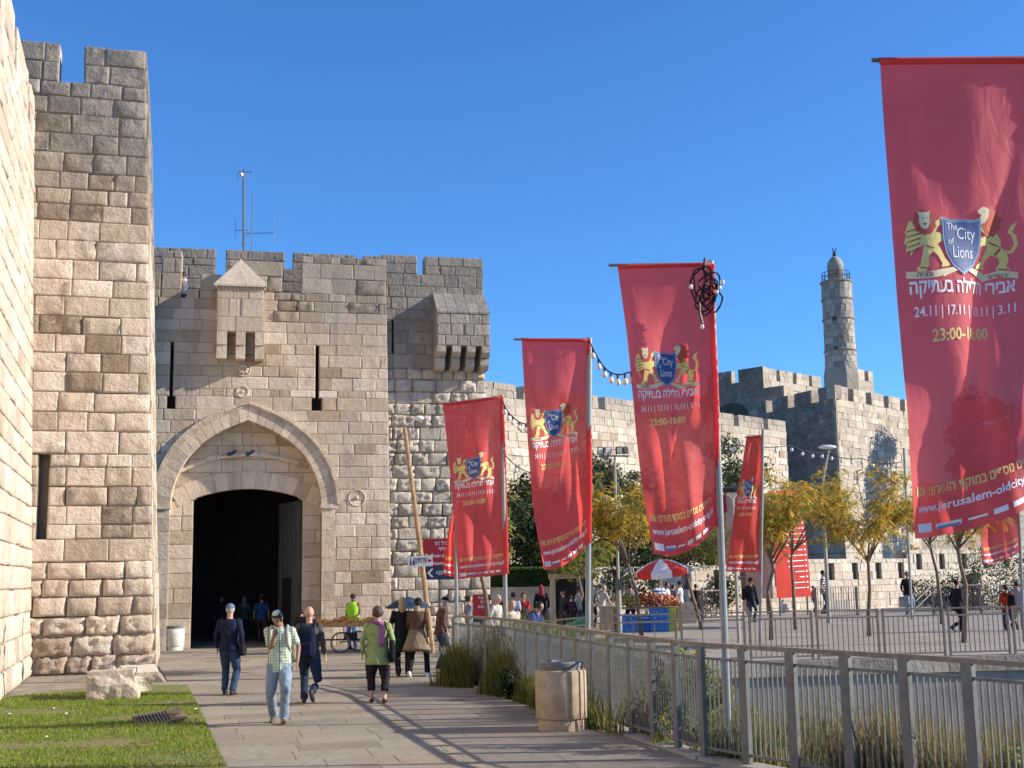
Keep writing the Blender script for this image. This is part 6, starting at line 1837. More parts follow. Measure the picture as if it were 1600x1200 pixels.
# umbrella
ub = Vector((at(1033, 900, Yf + .4).x, Yf + .4, .22)); um = empty('market_umbrella', ub, 0, 'red and white market umbrella over the fruit stand', 'umbrella')
uz = zat(1033, 873, Yf + .4) - .22; ur = 42 / FPX * Yf; ue = zat(1033, 890, Yf + .4) - .22
MB().tube([(0, 0, 0), (0, 0, uz)], .025, 8).build('pole', M['white'], um)
tilt = Matrix.Rotation(R(-6), 3, 'Y') @ Matrix.Rotation(R(7), 3, 'X')
for k in range(8):
    a0, a1 = 2 * math.pi * (k + .3) / 8, 2 * math.pi * (k + 1.3) / 8
    P = []; 
    for r_, z_ in ((0, uz), (.5, lerp(uz, ue, .35)), (1, ue), (1.0, ue - .2)):
        for a in (a0, (a0 + a1) / 2, a1):
            rr2 = ur * r_ * (1 - .03 * (a == (a0 + a1) / 2)); P.append(tilt @ Vector((rr2 * math.cos(a), rr2 * math.sin(a), z_ - uz)) + Vector((0, 0, uz)))
    mb = MB(); mb.add(P, [(i * 3 + j, i * 3 + j + 1, (i + 1) * 3 + j + 1, (i + 1) * 3 + j) for i in range(3) for j in range(2)])
    g_ = mb.build('gore', M['red_far'] if k % 2 == 0 else M['p_white'], um)
    md = g_.modifiers.new('thick', 'SOLIDIFY'); md.thickness = .006
# green table with papers, A-frame
tb = GP(872, 29.5, .1); tt = empty('covered_table', tb, 0, 'low table under a green and white cloth in front of the leaning man', 'table')
M['green'] = mat('green_cloth', (.03, .20, .10), .8, var=.2); M['greycl'] = mat('pale_cloth', (.5, .46, .38), .9, var=.15)
mb = MB(); mb.add([(-.85, -.4, .55), (.7, -.4, 1.12), (.75, .5, 1.15), (-.8, .5, .6), (-.85, -.45, .3), (.7, -.45, .75)], [(0, 1, 2, 3), (4, 5, 1, 0)]); g_ = mb.build('cloth', M['green'], tt); g_.modifiers.new('thick', 'SOLIDIFY').thickness = .01
MB().box(-.5, .6, -.3, .35, .0, .6).build('wrapped_goods', M['greycl'], tt)

# ------------------------------------------------------------------ bagel cart
cb = G(540, 1019); ct = empty('bagel_cart', cb, 0, 'bagel cart on bicycle wheels heaped with bread rings and yellow fruit', 'cart')
s_ = cb.y / FPX
ztab = zat(540, 976, cb.y)
def spoked(parent, c, r_, nm='wheel'):
    w = MB(); w.tube([Vector(c) + Vector((r_ * math.cos(t), 0, r_ * math.sin(t))) for t in [2 * math.pi * k / 28 for k in range(29)]], .022, 6, False); o = w.build('tyre' if False else nm, M['black'], parent)
    w = MB(); w.tube([Vector(c) + Vector(((r_ - .04) * math.cos(t), 0, (r_ - .04) * math.sin(t))) for t in [2 * math.pi * k / 28 for k in range(29)]], .01, 5, False); w.build('rim', M['galv_l'], o)
    for k in range(12):
        t = 2 * math.pi * k / 12; w = MB(); w.tube([Vector(c), Vector(c) + Vector((r_ * .93 * math.cos(t), 0, r_ * .93 * math.sin(t)))], .005, 3, False); w.build('spoke', M['galv_l'], o)
    MB().tube([Vector(c) - Vector((0, .05, 0)), Vector(c) + Vector((0, .05, 0))], .03, 8).build('hub', M['galv'], o)
spoked(ct, (-.1, -.35, .31), .3); spoked(ct, (.35, .35, .31), .3); spoked(ct, (-.1 + .5, -.35, .31 - .0), .0001 + .26) if False else None
MB().box(-.85, .85, -.4, .4, ztab - .06, ztab).build('tray', M['wood'], ct)
for y in (-.39, .39): MB().box(-.85, .85, y - .015, y + .015, ztab + .001, ztab + .09).build('tray_rim', M['wood'], ct)
for x, y in ((-.8, -.35), (.8, -.35), (-.8, .35), (.8, .35)): MB().tube([(x, y, .02 if x < 0 else .3), (x, y, ztab - .06)], .018, 6).build('leg', M['black'], ct)
MB().bar((-.8, 0, .38), (.9, 0, .38), .05).build('frame_bar', M['black'], ct)
MB().bar((-.12, -.3, .33), (.38, .32, .33), .03).build('axle', M['galv'], ct)
for x, c_, w_ in ((.5, 'white', .3), (.15, 'black', .4)): MB().obox((x, 0, .5), w_, .35, .18, .2).build('bag_bundle', M[c_], ct)
breadm = attrmat('bread', .6, .3); rf = random.Random(9)
for k in range(58):
    x = rf.uniform(-.8, .8); y = rf.uniform(-.33, .33); z = ztab + .05 + rf.random() * .16 * (1 - (abs(y) / .6))
    mb = MB(); yel = x > .15 and rf.random() < .75
    if yel:
        mb.col(.62 * rf.uniform(.8, 1.1), .45, .03); mb.sphere((0, 0, 0), .05, 8, 5, sx=1.4); mb.build('yellow_fruit', fruitm, ct, (x, y, z), rf.uniform(0, 3), True)
    else:
        f = rf.uniform(.8, 1.2); mb.col(.50 * f, .22 * f, .06 * f); R_ = .10
        ta = rf.uniform(-.5, .5); mb.tube([(R_ * 1.3 * math.cos(t), R_ * math.sin(t), ta * R_ * math.sin(t)) for t in [2 * math.pi * j / 14 for j in range(15)]], .034, 6, False); mb.build('bread_ring', breadm, ct, (x, y, z), rf.uniform(0, 3), True)
# navy awning behind the group
ab_ = at(638, 952, 34.5); aw = empty('navy_umbrella', Vector((ab_.x, 34.5, 0)), 0, 'dark blue low umbrella behind the blonde woman, against the rough wall', 'umbrella')
M['navycl'] = mat('navy_cloth', (.02, .04, .085), .8, var=.2)
zt_ = zat(640, 932, 34.5); ze = zat(640, 950, 34.5); mb = MB(); n = 10
vs = [(0, 0, zt_)] + [(.66 * math.cos(2 * math.pi * k / n), .66 * math.sin(2 * math.pi * k / n), ze + .02 * (k % 2)) for k in range(n)] + [(.32 * math.cos(2 * math.pi * k / n), .32 * math.sin(2 * math.pi * k / n), lerp(zt_, ze, .32)) for k in range(n)]
fs = [(0, 1 + n + k, 1 + n + (k + 1) % n) for k in range(n)] + [(1 + n + k, 1 + k, 1 + (k + 1) % n, 1 + n + (k + 1) % n) for k in range(n)]
mb.add(vs, fs); g_ = mb.build('canopy', M['navycl'], aw); g_.modifiers.new('thick', 'SOLIDIFY').thickness = .01
MB().tube([(0, 0, 0), (0, 0, zt_)], .02, 6).build('pole', M['galv'], aw)
# pigeons on the ledge
for px_, lab in ((360, 'left one of two pigeons sitting on the ledge inside the arch'), (388, 'right one of two pigeons sitting on the ledge inside the arch')):
    u_, z_ = puv(px_, 714, GF, -.62)
    mb = MB(); mb.sphere((0, 0, .09), .09, 10, 6, sx=1.7, sy=.9, sz=.85, M=Matrix.Rotation(R(-18), 3, 'Y')); mb.sphere((.14, 0, .2), .05, 8, 6); mb.tube([(.1, 0, .12), (.14, 0, .19)], [.05, .035], 6)
    mb.add([(-.1, -.03, .09), (-.1, .03, .09), (-.3, .04, .06), (-.3, -.04, .06), (-.1, -.03, .06), (-.1, .03, .06), (-.3, .04, .05), (-.3, -.04, .05)], [(0, 1, 2, 3), (4, 7, 6, 5), (0, 3, 7, 4), (1, 5, 6, 2), (3, 2, 6, 7)]); mb.tube([(.185, 0, .2), (.215, 0, .19)], [.01, .003], 4)
    for y in (-.02, .02): mb.tube([(0, y, .05), (0, y, -.01)], .006, 4)
    o = mb.build('pigeon', M['sign_navy'], None, GF[0] + GF[1] * u_ - GF[2] * .62 + Vector((0, 0, z_)), R(13), True); tag(o, lab, 'pigeon', 'pigeons on the gate ledge')
# ------------------------------------------------------------------ people
_mc = {}
def cl(c, rough=.85, kind='plain'):
    k = (tuple(c), kind)
    if k in _mc: return _mc[k]
    if kind == 'plain':
        m = mat('cloth', c, rough, var=.18, scale=9, bump=.004, bscale=14, spec=.15)
    else:
        m, nt, b = newmat(kind); L_ = nt.links.new
        tc = nd(nt, 'ShaderNodeTexCoord'); sp = nd(nt, 'ShaderNodeSeparateXYZ'); L_(tc.outputs['Object'], sp.inputs[0])
        def band(ch, freq, thr):
            a = nd(nt, 'ShaderNodeMath', _operation='MULTIPLY'); L_(sp.outputs[ch], a.inputs[0]); a.inputs[1].default_value = freq
            f = nd(nt, 'ShaderNodeMath', _operation='FRACT'); L_(a.outputs[0], f.inputs[0])
            g = nd(nt, 'ShaderNodeMath', _operation='LESS_THAN'); L_(f.outputs[0], g.inputs[0]); g.inputs[1].default_value = thr
            return g.outputs[0]
        if kind == 'plaid':
            x = mixc(nt, band(0, 22, .25), (.58, .64, .50), (.25, .36, .27)); x = mixc(nt, band(2, 22, .25), x, (.25, .36, .27)); x = mixc(nt, band(0, 5.5, .12), x, (.12, .2, .2))
        elif kind == 'plaid_dark':
            x = mixc(nt, band(0, 16, .35), (.28, .32, .36), (.12, .14, .17)); x = mixc(nt, band(2, 16, .35), x, (.10, .12, .15))
        elif kind == 'stripe_bw': x = mixc(nt, band(2, 9, .5), (.72, .72, .7), (.03, .03, .045))
        elif kind == 'stripe_blue': x = mixc(nt, band(2, 7, .45), (.70, .73, .76), (.06, .14, .42))
        elif kind == 'stripe_dark': x = mixc(nt, band(2, 16, .4), (.05, .06, .12), (.35, .36, .42))
        elif kind == 'stripe_red': x = mixc(nt, band(2, 14, .5), (.10, .05, .07), (.30, .06, .08))
        L_(x, b.inputs['Base Color']); b.inputs['Roughness'].default_value = .85; b.inputs['Specular IOR Level'].default_value = .15
    _mc[k] = m; return m
SKIN = mat('skin', (.48, .28, .19), .55, var=.08, scale=20, spec=.35); SKIN_D = mat('tanned_skin', (.30, .165, .105), .55, var=.08, scale=20, spec=.35)
HAIR = {'dark': mat('dark_hair', (.022, .016, .013), .6, var=.3, scale=30, bump=.004, bscale=60), 'brown': mat('brown_hair', (.075, .045, .035), .6, var=.35, scale=25, bump=.01, bscale=30),
        'blonde': mat('blonde_hair', (.42, .27, .12), .6, var=.25, scale=25, bump=.006, bscale=50), 'grey': mat('grey_hair', (.36, .34, .31), .6, var=.2, scale=25, bump=.004, bscale=50)}
def ik(a, c, l1, l2, pole):
    d = c - a; L_ = min(d.length, (l1 + l2) * .999); dn = d.normalized()
    x = (l1 * l1 - l2 * l2 + L_ * L_) / (2 * L_); h = math.sqrt(max(0, l1 * l1 - x * x))
    p = pole - dn * pole.dot(dn)
    if p.length < 1e-5: p = Vector((0, -1, 0))
    return a + dn * x + p.normalized() * h
class Body:
    def __init__(s): s.v = []; s.f = []; s.l = []
    def loft(s, rings, lab, n=14):
        """rings: (centre, lateral vec, depth vec)"""
        b = len(s.v); m = len(rings)
        for c, ax, ay in rings:
            for k in range(n):
                t = 2 * math.pi * k / n; s.v.append(Vector(c) + Vector(ax) * math.cos(t) + Vector(ay) * math.sin(t))
        for i in range(m - 1):
            for k in range(n):
                k2 = (k + 1) % n; s.f.append((b + i * n + k, b + i * n + k2, b + (i + 1) * n + k2, b + (i + 1) * n + k)); s.l.append(lab)
        s.f.append(tuple(b + k for k in range(n - 1, -1, -1))); s.l.append(lab)
        s.f.append(tuple(b + (m - 1) * n + k for k in range(n))); s.l.append(lab)
    def limb(s, pts, rs, lab, n=12, flat=1.0, side=None):
        pts = [Vector(p) for p in pts]; R_ = []
        for i, p in enumerate(pts):
            d = (pts[min(i + 1, len(pts) - 1)] - pts[max(i - 1, 0)]).normalized()
            x = side or d.orthogonal(); x = (x - d * x.dot(d)).normalized(); y = d.cross(x)
            if i == 0: R_.append((p - d * rs[0] * .6, x * rs[0] * .55, y * rs[0] * .55 * flat))
            R_.append((p, x * rs[i], y * rs[i] * flat))
            if i == len(pts) - 1: R_.append((p + d * rs[i] * .6, x * rs[i] * .55, y * rs[i] * .55 * flat))
        s.loft(R_, lab, n)
    def ell(s, c, sx, sy, sz, lab, Mx=None, n=14, m=9):
        b = MB(); b.sphere(c, 1, n, m, sx, sy, sz, Mx); o = len(s.v)
        s.v += [Vector(p) for p in b.v]; s.f += [tuple(o + i for i in f) for f in b.f]; s.l += [lab] * len(b.f)
    def finish(s, name, mats, labmat, parent, voxel, folds, seed, smooth=2):
        me = bpy.data.meshes.new('raw'); me.from_pydata(s.v, [], s.f)
        bm = bmesh.new(); bm.from_mesh(me); bmesh.ops.recalc_face_normals(bm, faces=bm.faces); bm.to_mesh(me); bm.free()
        bvh = BVHTree.FromPolygons([tuple(v) for v in s.v], s.f)
        o = bpy.data.objects.new('raw', me); COL.objects.link(o)
        md = o.modifiers.new('r', 'REMESH'); md.mode = 'VOXEL'; md.voxel_size = voxel; md.adaptivity = 0
        out = bpy.data.meshes.new_from_object(o.evaluated_get(bpy.context.evaluated_depsgraph_get()))
        bpy.data.objects.remove(o); bpy.data.meshes.remove(me)
        bm = bmesh.new(); bm.from_mesh(out)
        for _ in range(smooth): bmesh.ops.smooth_vert(bm, verts=bm.verts, factor=.5, use_axis_x=True, use_axis_y=True, use_axis_z=True)
        bm.normal_update()
        for v in bm.verts:
            r_ = bvh.find_nearest(v.co)
            lab = s.l[r_[2]] if r_[2] is not None else 0
            if labmat[lab] in folds:
                p = v.co; q = Vector((p.x * 9, p.y * 9, p.z * 5 + seed)); k = noise.noise(q) * .6 + noise.noise(q * 2.2) * .5 + .5 * abs(noise.noise(Vector((p.x * 14, p.y * 14, p.z * 16 + seed))))
                v.co = p + v.normal * k * .014
        for f in bm.faces:
            r_ = bvh.find_nearest(f.calc_center_median()); f.material_index = labmat[s.l[r_[2]]] if r_[2] is not None else 0; f.smooth = True
        bm.to_mesh(out); bm.free()
        for m in mats: out.materials.append(m)
        out.name = name
        return link(name, out, parent)

def person(loc, H, yaw_, label, top, bottom, shoe=(.03, .025, .02), skin=SKIN, hair='dark', hairstyle='short', q=1, feet=None, hands=(None, None), lean=0., side=0., head=(0., 0.), fat=1., sleeve='long',
           hat=None, hem=.86, coat=None, skirt=None, swing=0., capri=False, pelvis=None, extra=None, trouser_w=1., crouch=0., group=None, collar=None):
    t = empty('person', loc, yaw_, label, 'person', group)
    k = H / 1.75; V = Vector
    sh = (R(0))
    if feet is None: feet = ((.1, 0, .085, 0), (-.1, .03, .085, 0))          # left, right ankle + pitch
    hz = (pelvis or .925) - crouch
    span = abs(feet[0][1] - feet[1][1]); hz -= span * span * .22
    P = V((side * -.3, 0, hz)); dr = V((side, -math.sin(lean), math.cos(lean))).normalized(); lat = V((1, 0, -side * .6)).normalized(); dep = dr.cross(lat).normalized()
    B = Body(); labs = {}; mats = []
    def L(name, m):
        if m not in mats: mats.append(m)
        labs[name] = mats.index(m); return name
    mt = top if isinstance(top, bpy.types.Material) else cl(top); mb_ = bottom if isinstance(bottom, bpy.types.Material) else cl(bottom)
    L('top', mt); L('bot', mb_); L('skin', skin); L('shoe', cl(shoe, .5)); L('coat', mt if coat is None else (coat if isinstance(coat, bpy.types.Material) else cl(coat)))
    if skirt: L('skirt', cl(skirt[0]))
    f = fat
    # torso
    def rg(h, rx, ry, dx=0): return (P + dr * h + dep * dx, lat * rx * f, dep * ry * f)
    B.loft([rg(-.10, .10, .08), rg(-.05, .160, .115), rg(.04, .168, .120), rg(.10, .155, .11)], 'bot', 18)
    hm = hem - .925
    B.loft([rg(hm, .19, .145), rg(hm + .03, .186, .142), rg(.14, .162, .120), rg(.24, .165, .122), rg(.36, .185, .130), rg(.44, .182, .118), rg(.50, .150, .09), rg(.53, .085, .065)], 'top', 20)
    S_ = [P + dr * .475 + lat * .172 * (1 + (f - 1) * .6), P + dr * .475 - lat * .172 * (1 + (f - 1) * .6)]
    for s_ in S_: B.ell(s_, .068, .064, .062, 'top')
    N = P + dr * .53
    # head: pitch forward, yaw
    hp, hy = head; Mh = Matrix.Rotation(hy, 3, 'Z') @ Matrix.Rotation(hp, 3, 'X'); Mh0 = Mh
    hc = N + dr * .035 + (Mh @ V((0, -.02, .145)))
    B.limb([N - dr * .03, N + dr * .03, hc - Mh @ V((0, -.015, .06))], [.062, .056, .055], 'skin')
    B.ell(hc + Mh @ V((0, .008, .018)), .080, .098, .104, 'skin', Mh); B.ell(hc + Mh @ V((0, -.03, -.045)), .056, .062, .070, 'skin', Mh)
    B.ell(hc + Mh @ V((0, -.098, -.008)), .013, .022, .028, 'skin', Mh); B.ell(hc + Mh @ V((0, -.085, .028)), .05, .014, .012, 'skin', Mh)
    for s_ in (-1, 1): B.ell(hc + Mh @ V((s_ * .078, .01, -.002)), .012, .022, .032, 'skin', Mh)
    # legs
    for i, s_ in ((0, 1), (1, -1)):
        hip = P + lat * (.09 * s_ * (1 + (f - 1) * .5)) + V((0, 0, -.05)); ax, ay, az, pt = feet[i]; A = V((ax, ay, az))
        K = ik(hip, A, .435, .42, V((.15 * s_, -1, 0)))
        if (A - hip).length > .854: A2 = hip + (A - hip).normalized() * .852
        w = trouser_w; end = A + (K - A).normalized() * (.17 if capri else .015)
        B.limb([hip, hip.lerp(K, .5), K, K.lerp(end, .55), end], [.092 * f * w, .083 * f * w, .066 * w * (.5 + .5 * f), .062 * w, .062 * w], 'bot', 14)
        if capri: B.limb([end + (end - K) * -.1, K.lerp(A, .8), A], [.05, .038, .036], 'skin')
        fp = V((.12 * s_, -math.cos(pt), -math.sin(pt))).normalized(); up = V((0, -math.sin(pt), math.cos(pt))); sd = fp.cross(up).normalized()
        sole = A - up * .045
        B.loft([(sole - fp * .085 + up * .01, sd * .022, up * .03), (sole - fp * .07, sd * .036, up * .042), (sole - fp * .01, sd * .042, up * .046), (sole + fp * .07, sd * .046, up * .038), (sole + fp * .13, sd * .046, up * .028), (sole + fp * .175, sd * .03, up * .02)], 'shoe', 14)
        B.limb([sole + up * .02, A + up * .02], [.042, .04], 'skin' if capri else 'shoe')
    # arms
    for i, s_ in ((0, 1), (1, -1)):
        Sx = S_[i]; hd = hands[i]
        if hd is None: Hn = Sx + V((s_ * .085 * (.6 + .4 * f), -swing * s_ * .5 - .03, -.50)) + dr * 0
        else: Hn = V(hd)
        if (Hn - Sx).length > .535: Hn = Sx + (Hn - Sx).normalized() * .535
        E = ik(Sx, Hn, .285, .255, V((s_ * .55, 1, -.25)))
        fd = (Hn - E).normalized()
        if sleeve == 'long':
            B.limb([Sx, Sx.lerp(E, .5), E, E.lerp(Hn, .92)], [.062, .055, .048, .038], 'top')
        else:
            m_ = Sx.lerp(E, .72); B.limb([Sx, Sx.lerp(E, .4), m_], [.064, .062, .060], 'top'); B.limb([Sx.lerp(E, .5), E, E.lerp(Hn, .3), Hn], [.044, .038, .039, .026], 'skin')
        B.limb([E.lerp(Hn, .9), Hn], [.025, .024], 'skin')
        # hand: palm, four fingers, thumb from its side
        x = fd.cross(V((0, 0, 1))) if abs(fd.z) < .8 else V((0, 1, 0)) * 1.0
        x = (x - fd * x.dot(fd)).normalized(); nrm = fd.cross(x).normalized()
        pc = Hn + fd * .045
        B.limb([Hn + fd * .01, pc, Hn + fd * .085], [.026, .038, .036], 'skin', 10, .45, x)
        for j in range(4):
            o_ = (j - 1.5) * .021; l_ = (.062, .074, .070, .055)[j]; a = Hn + fd * .085 + x * o_; cur = nrm * (.018 if s_ > 0 else -.018)
            B.limb([a, a + fd * l_ * .5 + cur * .4, a + fd * l_ * .85 + cur * 1.3], [.0105, .0095, .008], 'skin', 7)
        a = Hn + fd * .03 - x * .034; B.limb([a, a - x * .018 + fd * .03, a - x * .016 + fd * .058], [.0125, .011, .009], 'skin', 7)
    if coat is not None or hem < .8:
        b_ = hem - .925
        B.loft([rg(b_, .19, .15), rg(b_ + .02, .195, .155), rg(.0, .175, .13), rg(.12, .16, .12)], 'coat', 18)
    if skirt:
        _, z0_, wide = skirt[:3]; b_ = z0_ - .925
        B.loft([rg(b_, .16 * wide, .14 * wide), rg(b_ + .03, .165 * wide, .145 * wide), rg((b_ + .1) * .5, .17 * (1 + wide) * .5, .135 * (1 + wide) * .5), rg(.12, .165, .122), rg(.16, .16, .118)], 'skirt', 20)
    vx = {2: .0135, 1: .02, 0: .03}[q] / k
    folds = {labs['top'], labs['bot'], labs['coat']} | ({labs['skirt']} if skirt else set()); folds.discard(labs['skin'])
    for b_ in B.v: b_ *= k
    o = B.finish('body', mats, labs, t, vx * k, folds, loc[0] * 3.1 + loc[1], 3 if q == 2 else 2)
    # head things as children
    hk = hc * k
    def hv(x, y, z): return hk + Mh @ V((x, y, z)) * k
    if hairstyle != 'bald' and not (hairstyle == 'none'):
        mb = MB(); n, m = 18, 12; vs = []; keep = []
        big = {'short': 1.07, 'curly': 1.34, 'long': 1.12, 'bun': 1.1}[hairstyle]
        rr_ = random.Random(int(loc[0] * 100))
        for i in range(m + 1):
            for j in range(n):
                th = math.pi * i / m * .74; ph = 2 * math.pi * j / n
                b_ = big * (1 + (.08 * rr_.uniform(-1, 1) if hairstyle == 'curly' else .02 * rr_.uniform(-1, 1)))
                x, y, z = .079 * math.sin(th) * math.cos(ph) * b_, .008 + .098 * math.sin(th) * math.sin(ph) * b_, .018 + .103 * math.cos(th) * (b_ * .5 + .5)
                if y < -.045 and z < .065: y = -.045; x *= 1; 
                vs.append(hv(x, y, z))
        mb.add(vs, [(i * n + j, (i + 1) * n + j, (i + 1) * n + (j + 1) % n, i * n + (j + 1) % n) for i in range(m) for j in range(n)])
        mb.add([vs[m * n + j] for j in range(n)], [tuple(range(n))])
        if hairstyle == 'long':
            mb.tube([hv(0, .05, .03), hv(0, .085, -.06), hv(0, .09, -.16), hv(0, .075, -.23)], [.07 * k, .085 * k, .08 * k, .04 * k], 12)
        mb.build('hair', HAIR[hair], t, smooth=True)
    ey = MB()
    for s_ in (-1, 1): ey.sphere(hv(s_ * .030, -.083, .012), .009 * k, 7, 5)
    e_ = ey.build('eyes', M['black'], t, smooth=True); tag(e_, kind='stuff')
    MB().sphere(hv(0, -.088, -.052), .02 * k, 8, 4, sx=1, sy=.35, sz=.25).build('mouth', cl((.25, .09, .07)), t, smooth=True)
    if hat:
        hm_ = cl(hat[1]); mb = MB(); 
        if hat[0] == 'cap':
            vs = []; n = 18
            for i in range(7):
                th = math.pi / 2 * i / 6 * 1.05
                for j in range(n):
                    ph = 2 * math.pi * j / n; vs.append(hv(.087 * math.sin(th) * math.cos(ph), .006 + .108 * math.sin(th) * math.sin(ph), .032 + .095 * math.cos(th)))
            mb.add(vs, [(i * n + j, (i + 1) * n + j, (i + 1) * n + (j + 1) % n, i * n + (j + 1) % n) for i in range(6) for j in range(n)])
            c_ = mb.build('cap', hm_, t, smooth=True)
            bm_ = MB(); pts = [(-.07, -.075), (-.06, -.13), (-.03, -.165), (0, -.172), (.03, -.165), (.06, -.13), (.07, -.075)]
            bm_.add([hv(x, y, .045 - (abs(y) - .07) * .25) for x, y in pts] + [hv(x, y, .036 - (abs(y) - .07) * .25) for x, y in pts], [tuple(range(7)), tuple(range(13, 6, -1))] + [(i, i + 7, i + 8, i + 1) for i in range(6)]); bm_.build('peak', hm_, c_)
        elif hat[0] == 'kippa':
            vs = []; n = 16
            for i in range(5):
                th = .72 * i / 4
                for j in range(n):
                    ph = 2 * math.pi * j / n; vs.append(hv(.089 * math.sin(th) * math.cos(ph), .012 + .105 * math.sin(th) * math.sin(ph), .028 + .100 * math.cos(th)))
            mb.add(vs, [(i * n + j, (i + 1) * n + j, (i + 1) * n + (j + 1) % n, i * n + (j + 1) % n) for i in range(4) for j in range(n)])
            mb.build('skullcap', hm_, t, smooth=True)
        elif hat[0] == 'brim':
            mb.lathe([(.15, 0), (.15, .01), (.09, .014), (.088, .09), (.05, .11), (.001, .112)], n=20)
            mb.v = [tuple(hv(a, b_ + .005, c + .05)) for a, b_, c in mb.v]; mb.build('hat', hm_, t, smooth=True)
        elif hat[0] == 'scarf':
            mb.sphere((0, 0, 0), 1, 16, 10); mb.v = [tuple(hv(a * .088, .02 + b_ * .105, .01 + c * .125)) for a, b_, c in mb.v]
            mb.tube([hv(0, .04, -.04), hv(0, .06, -.16), hv(0, .07, -.30)], [.08 * k, .11 * k, .13 * k], 12); mb.build('headscarf', hm_, t, smooth=True)
    ctx = dict(t=t, k=k, P=P, dr=dr, lat=lat, dep=dep, S=S_, hv=hv)
    if extra:
        for fn in (extra if isinstance(extra, list) else [extra]): fn(ctx)
    return t
def rounded(mb_, name, m, parent, loc=(0, 0, 0), rz=0, lev=2):
    o = mb_.build(name, m, parent, loc, rz)
    bm = bmesh.new(); bm.from_mesh(o.data); bmesh.ops.subdivide_edges(bm, edges=bm.edges, cuts=3, use_grid_fill=True)
    for _ in range(lev): bmesh.ops.smooth_vert(bm, verts=bm.verts, factor=.5, use_axis_x=True, use_axis_y=True, use_axis_z=True)
    for f_ in bm.faces: f_.smooth = True
    bm.to_mesh(o.data); bm.free(); return o
def tp(c, x, y, z): return (c['P'] + c['lat'] * x + c['dep'] * y + c['dr'] * z) * c['k']     # dep points backward (+Y)
def backpack(col, w=.30, h=.46, d=.17, x=0., label='backpack worn by the {}', z=.27, col2=None, who='', cat='backpack'):
    def fn(c):
        dy = 1 if (c['dep'].y > 0) else -1
        cc = tp(c, x, dy * (.13 + d / 2), z); m_ = cl(col)
        wm = c['t'].matrix_basis
        o = empty('backpack', c['t'].location + Matrix.Rotation(c['t'].rotation_euler.z, 3, 'Z') @ cc, c['t'].rotation_euler.z, label, cat)
        kk = c['k']
        b = MB(); b.hexa([(a * w / 2 * kk, e * d / 2 * kk, g * h / 2 * kk) for g, e_ in ((-1, 0), (1, 0)) for a, e in ((-1 + .12 * (g > 0), -1), (1 - .12 * (g > 0), -1), (1 - .12 * (g > 0), 1), (-1 + .12 * (g > 0), 1))]); rounded(b, 'pack', m_, o)
        b = MB(); b.box(-w * .36 * kk, w * .36 * kk, d * .45 * kk, d * .68 * kk, -h * .42 * kk, h * .02 * kk); rounded(b, 'pocket', cl(col2 or tuple(q * 1.25 for q in col)), o)
        for s_ in (-1, 1):
            P_ = [V_ - cc for V_ in (tp(c, s_ * .1 + x * .4, dy * .13, .40), tp(c, s_ * .115, dy * .10, .52), tp(c, s_ * .12, dy * -.02, .555), tp(c, s_ * .125, -dy * .11, .46), tp(c, s_ * .13, -dy * .13, .33), tp(c, s_ * .16, -dy * .03, .17), tp(c, s_ * .12 + x * .4, dy * .12, .08))]
            b = MB(); b.tube(P_, .022, 6); b.v = b.v; b.build('strap', m_, o, smooth=True)
    return fn
def shoulderbag(col, side_, z=-.02, w=.30, h=.30, label='', y=0., strap=True, name='shoulder_bag', cross=False):
    def fn(c):
        cc = tp(c, side_ * .27, y, z); kk = c['k']; m_ = cl(col)
        o = empty(name, c['t'].location + Matrix.Rotation(c['t'].rotation_euler.z, 3, 'Z') @ cc, c['t'].rotation_euler.z, label, 'bag')
        b = MB(); b.hexa([(a * .055 * kk, e * w / 2 * kk, g * h / 2 * kk) for g in (-1, 1) for a, e in ((-1, -1), (1, -1), (1, 1), (-1, 1))]); rounded(b, 'bag_body', m_, o)
        if strap:
            sx = -side_ if cross else side_
            for e in (-1, 1): 
                b = MB(); b.tube([V_ - cc for V_ in (tp(c, side_ * .26, y + e * w * .35, z + h * .4), tp(c, sx * .02 + side_ * .19 * (not cross), e * .14, .3), tp(c, sx * .15, e * .09, .5), tp(c, sx * .13, 0, .555))], .013, 6); b.build('strap', m_, o, smooth=True)
    return fn
def pp(px, py, z=0.0): p = G(px, py, z); p.z = z; return p
def stat(px, pf, ph, z):
    """standing height from the pixels of feet and crown"""
    p = G(px, pf, z); top = at(px, ph, p.y); return Vector((p.x, p.y, z)), top.z - z
PI = math.pi
WALK_R = ((.09, -.16, .085, 0), (-.09, .30, .16, .75)); WALK_L = ((.09, .30, .16, .75), (-.09, -.16, .085, 0))

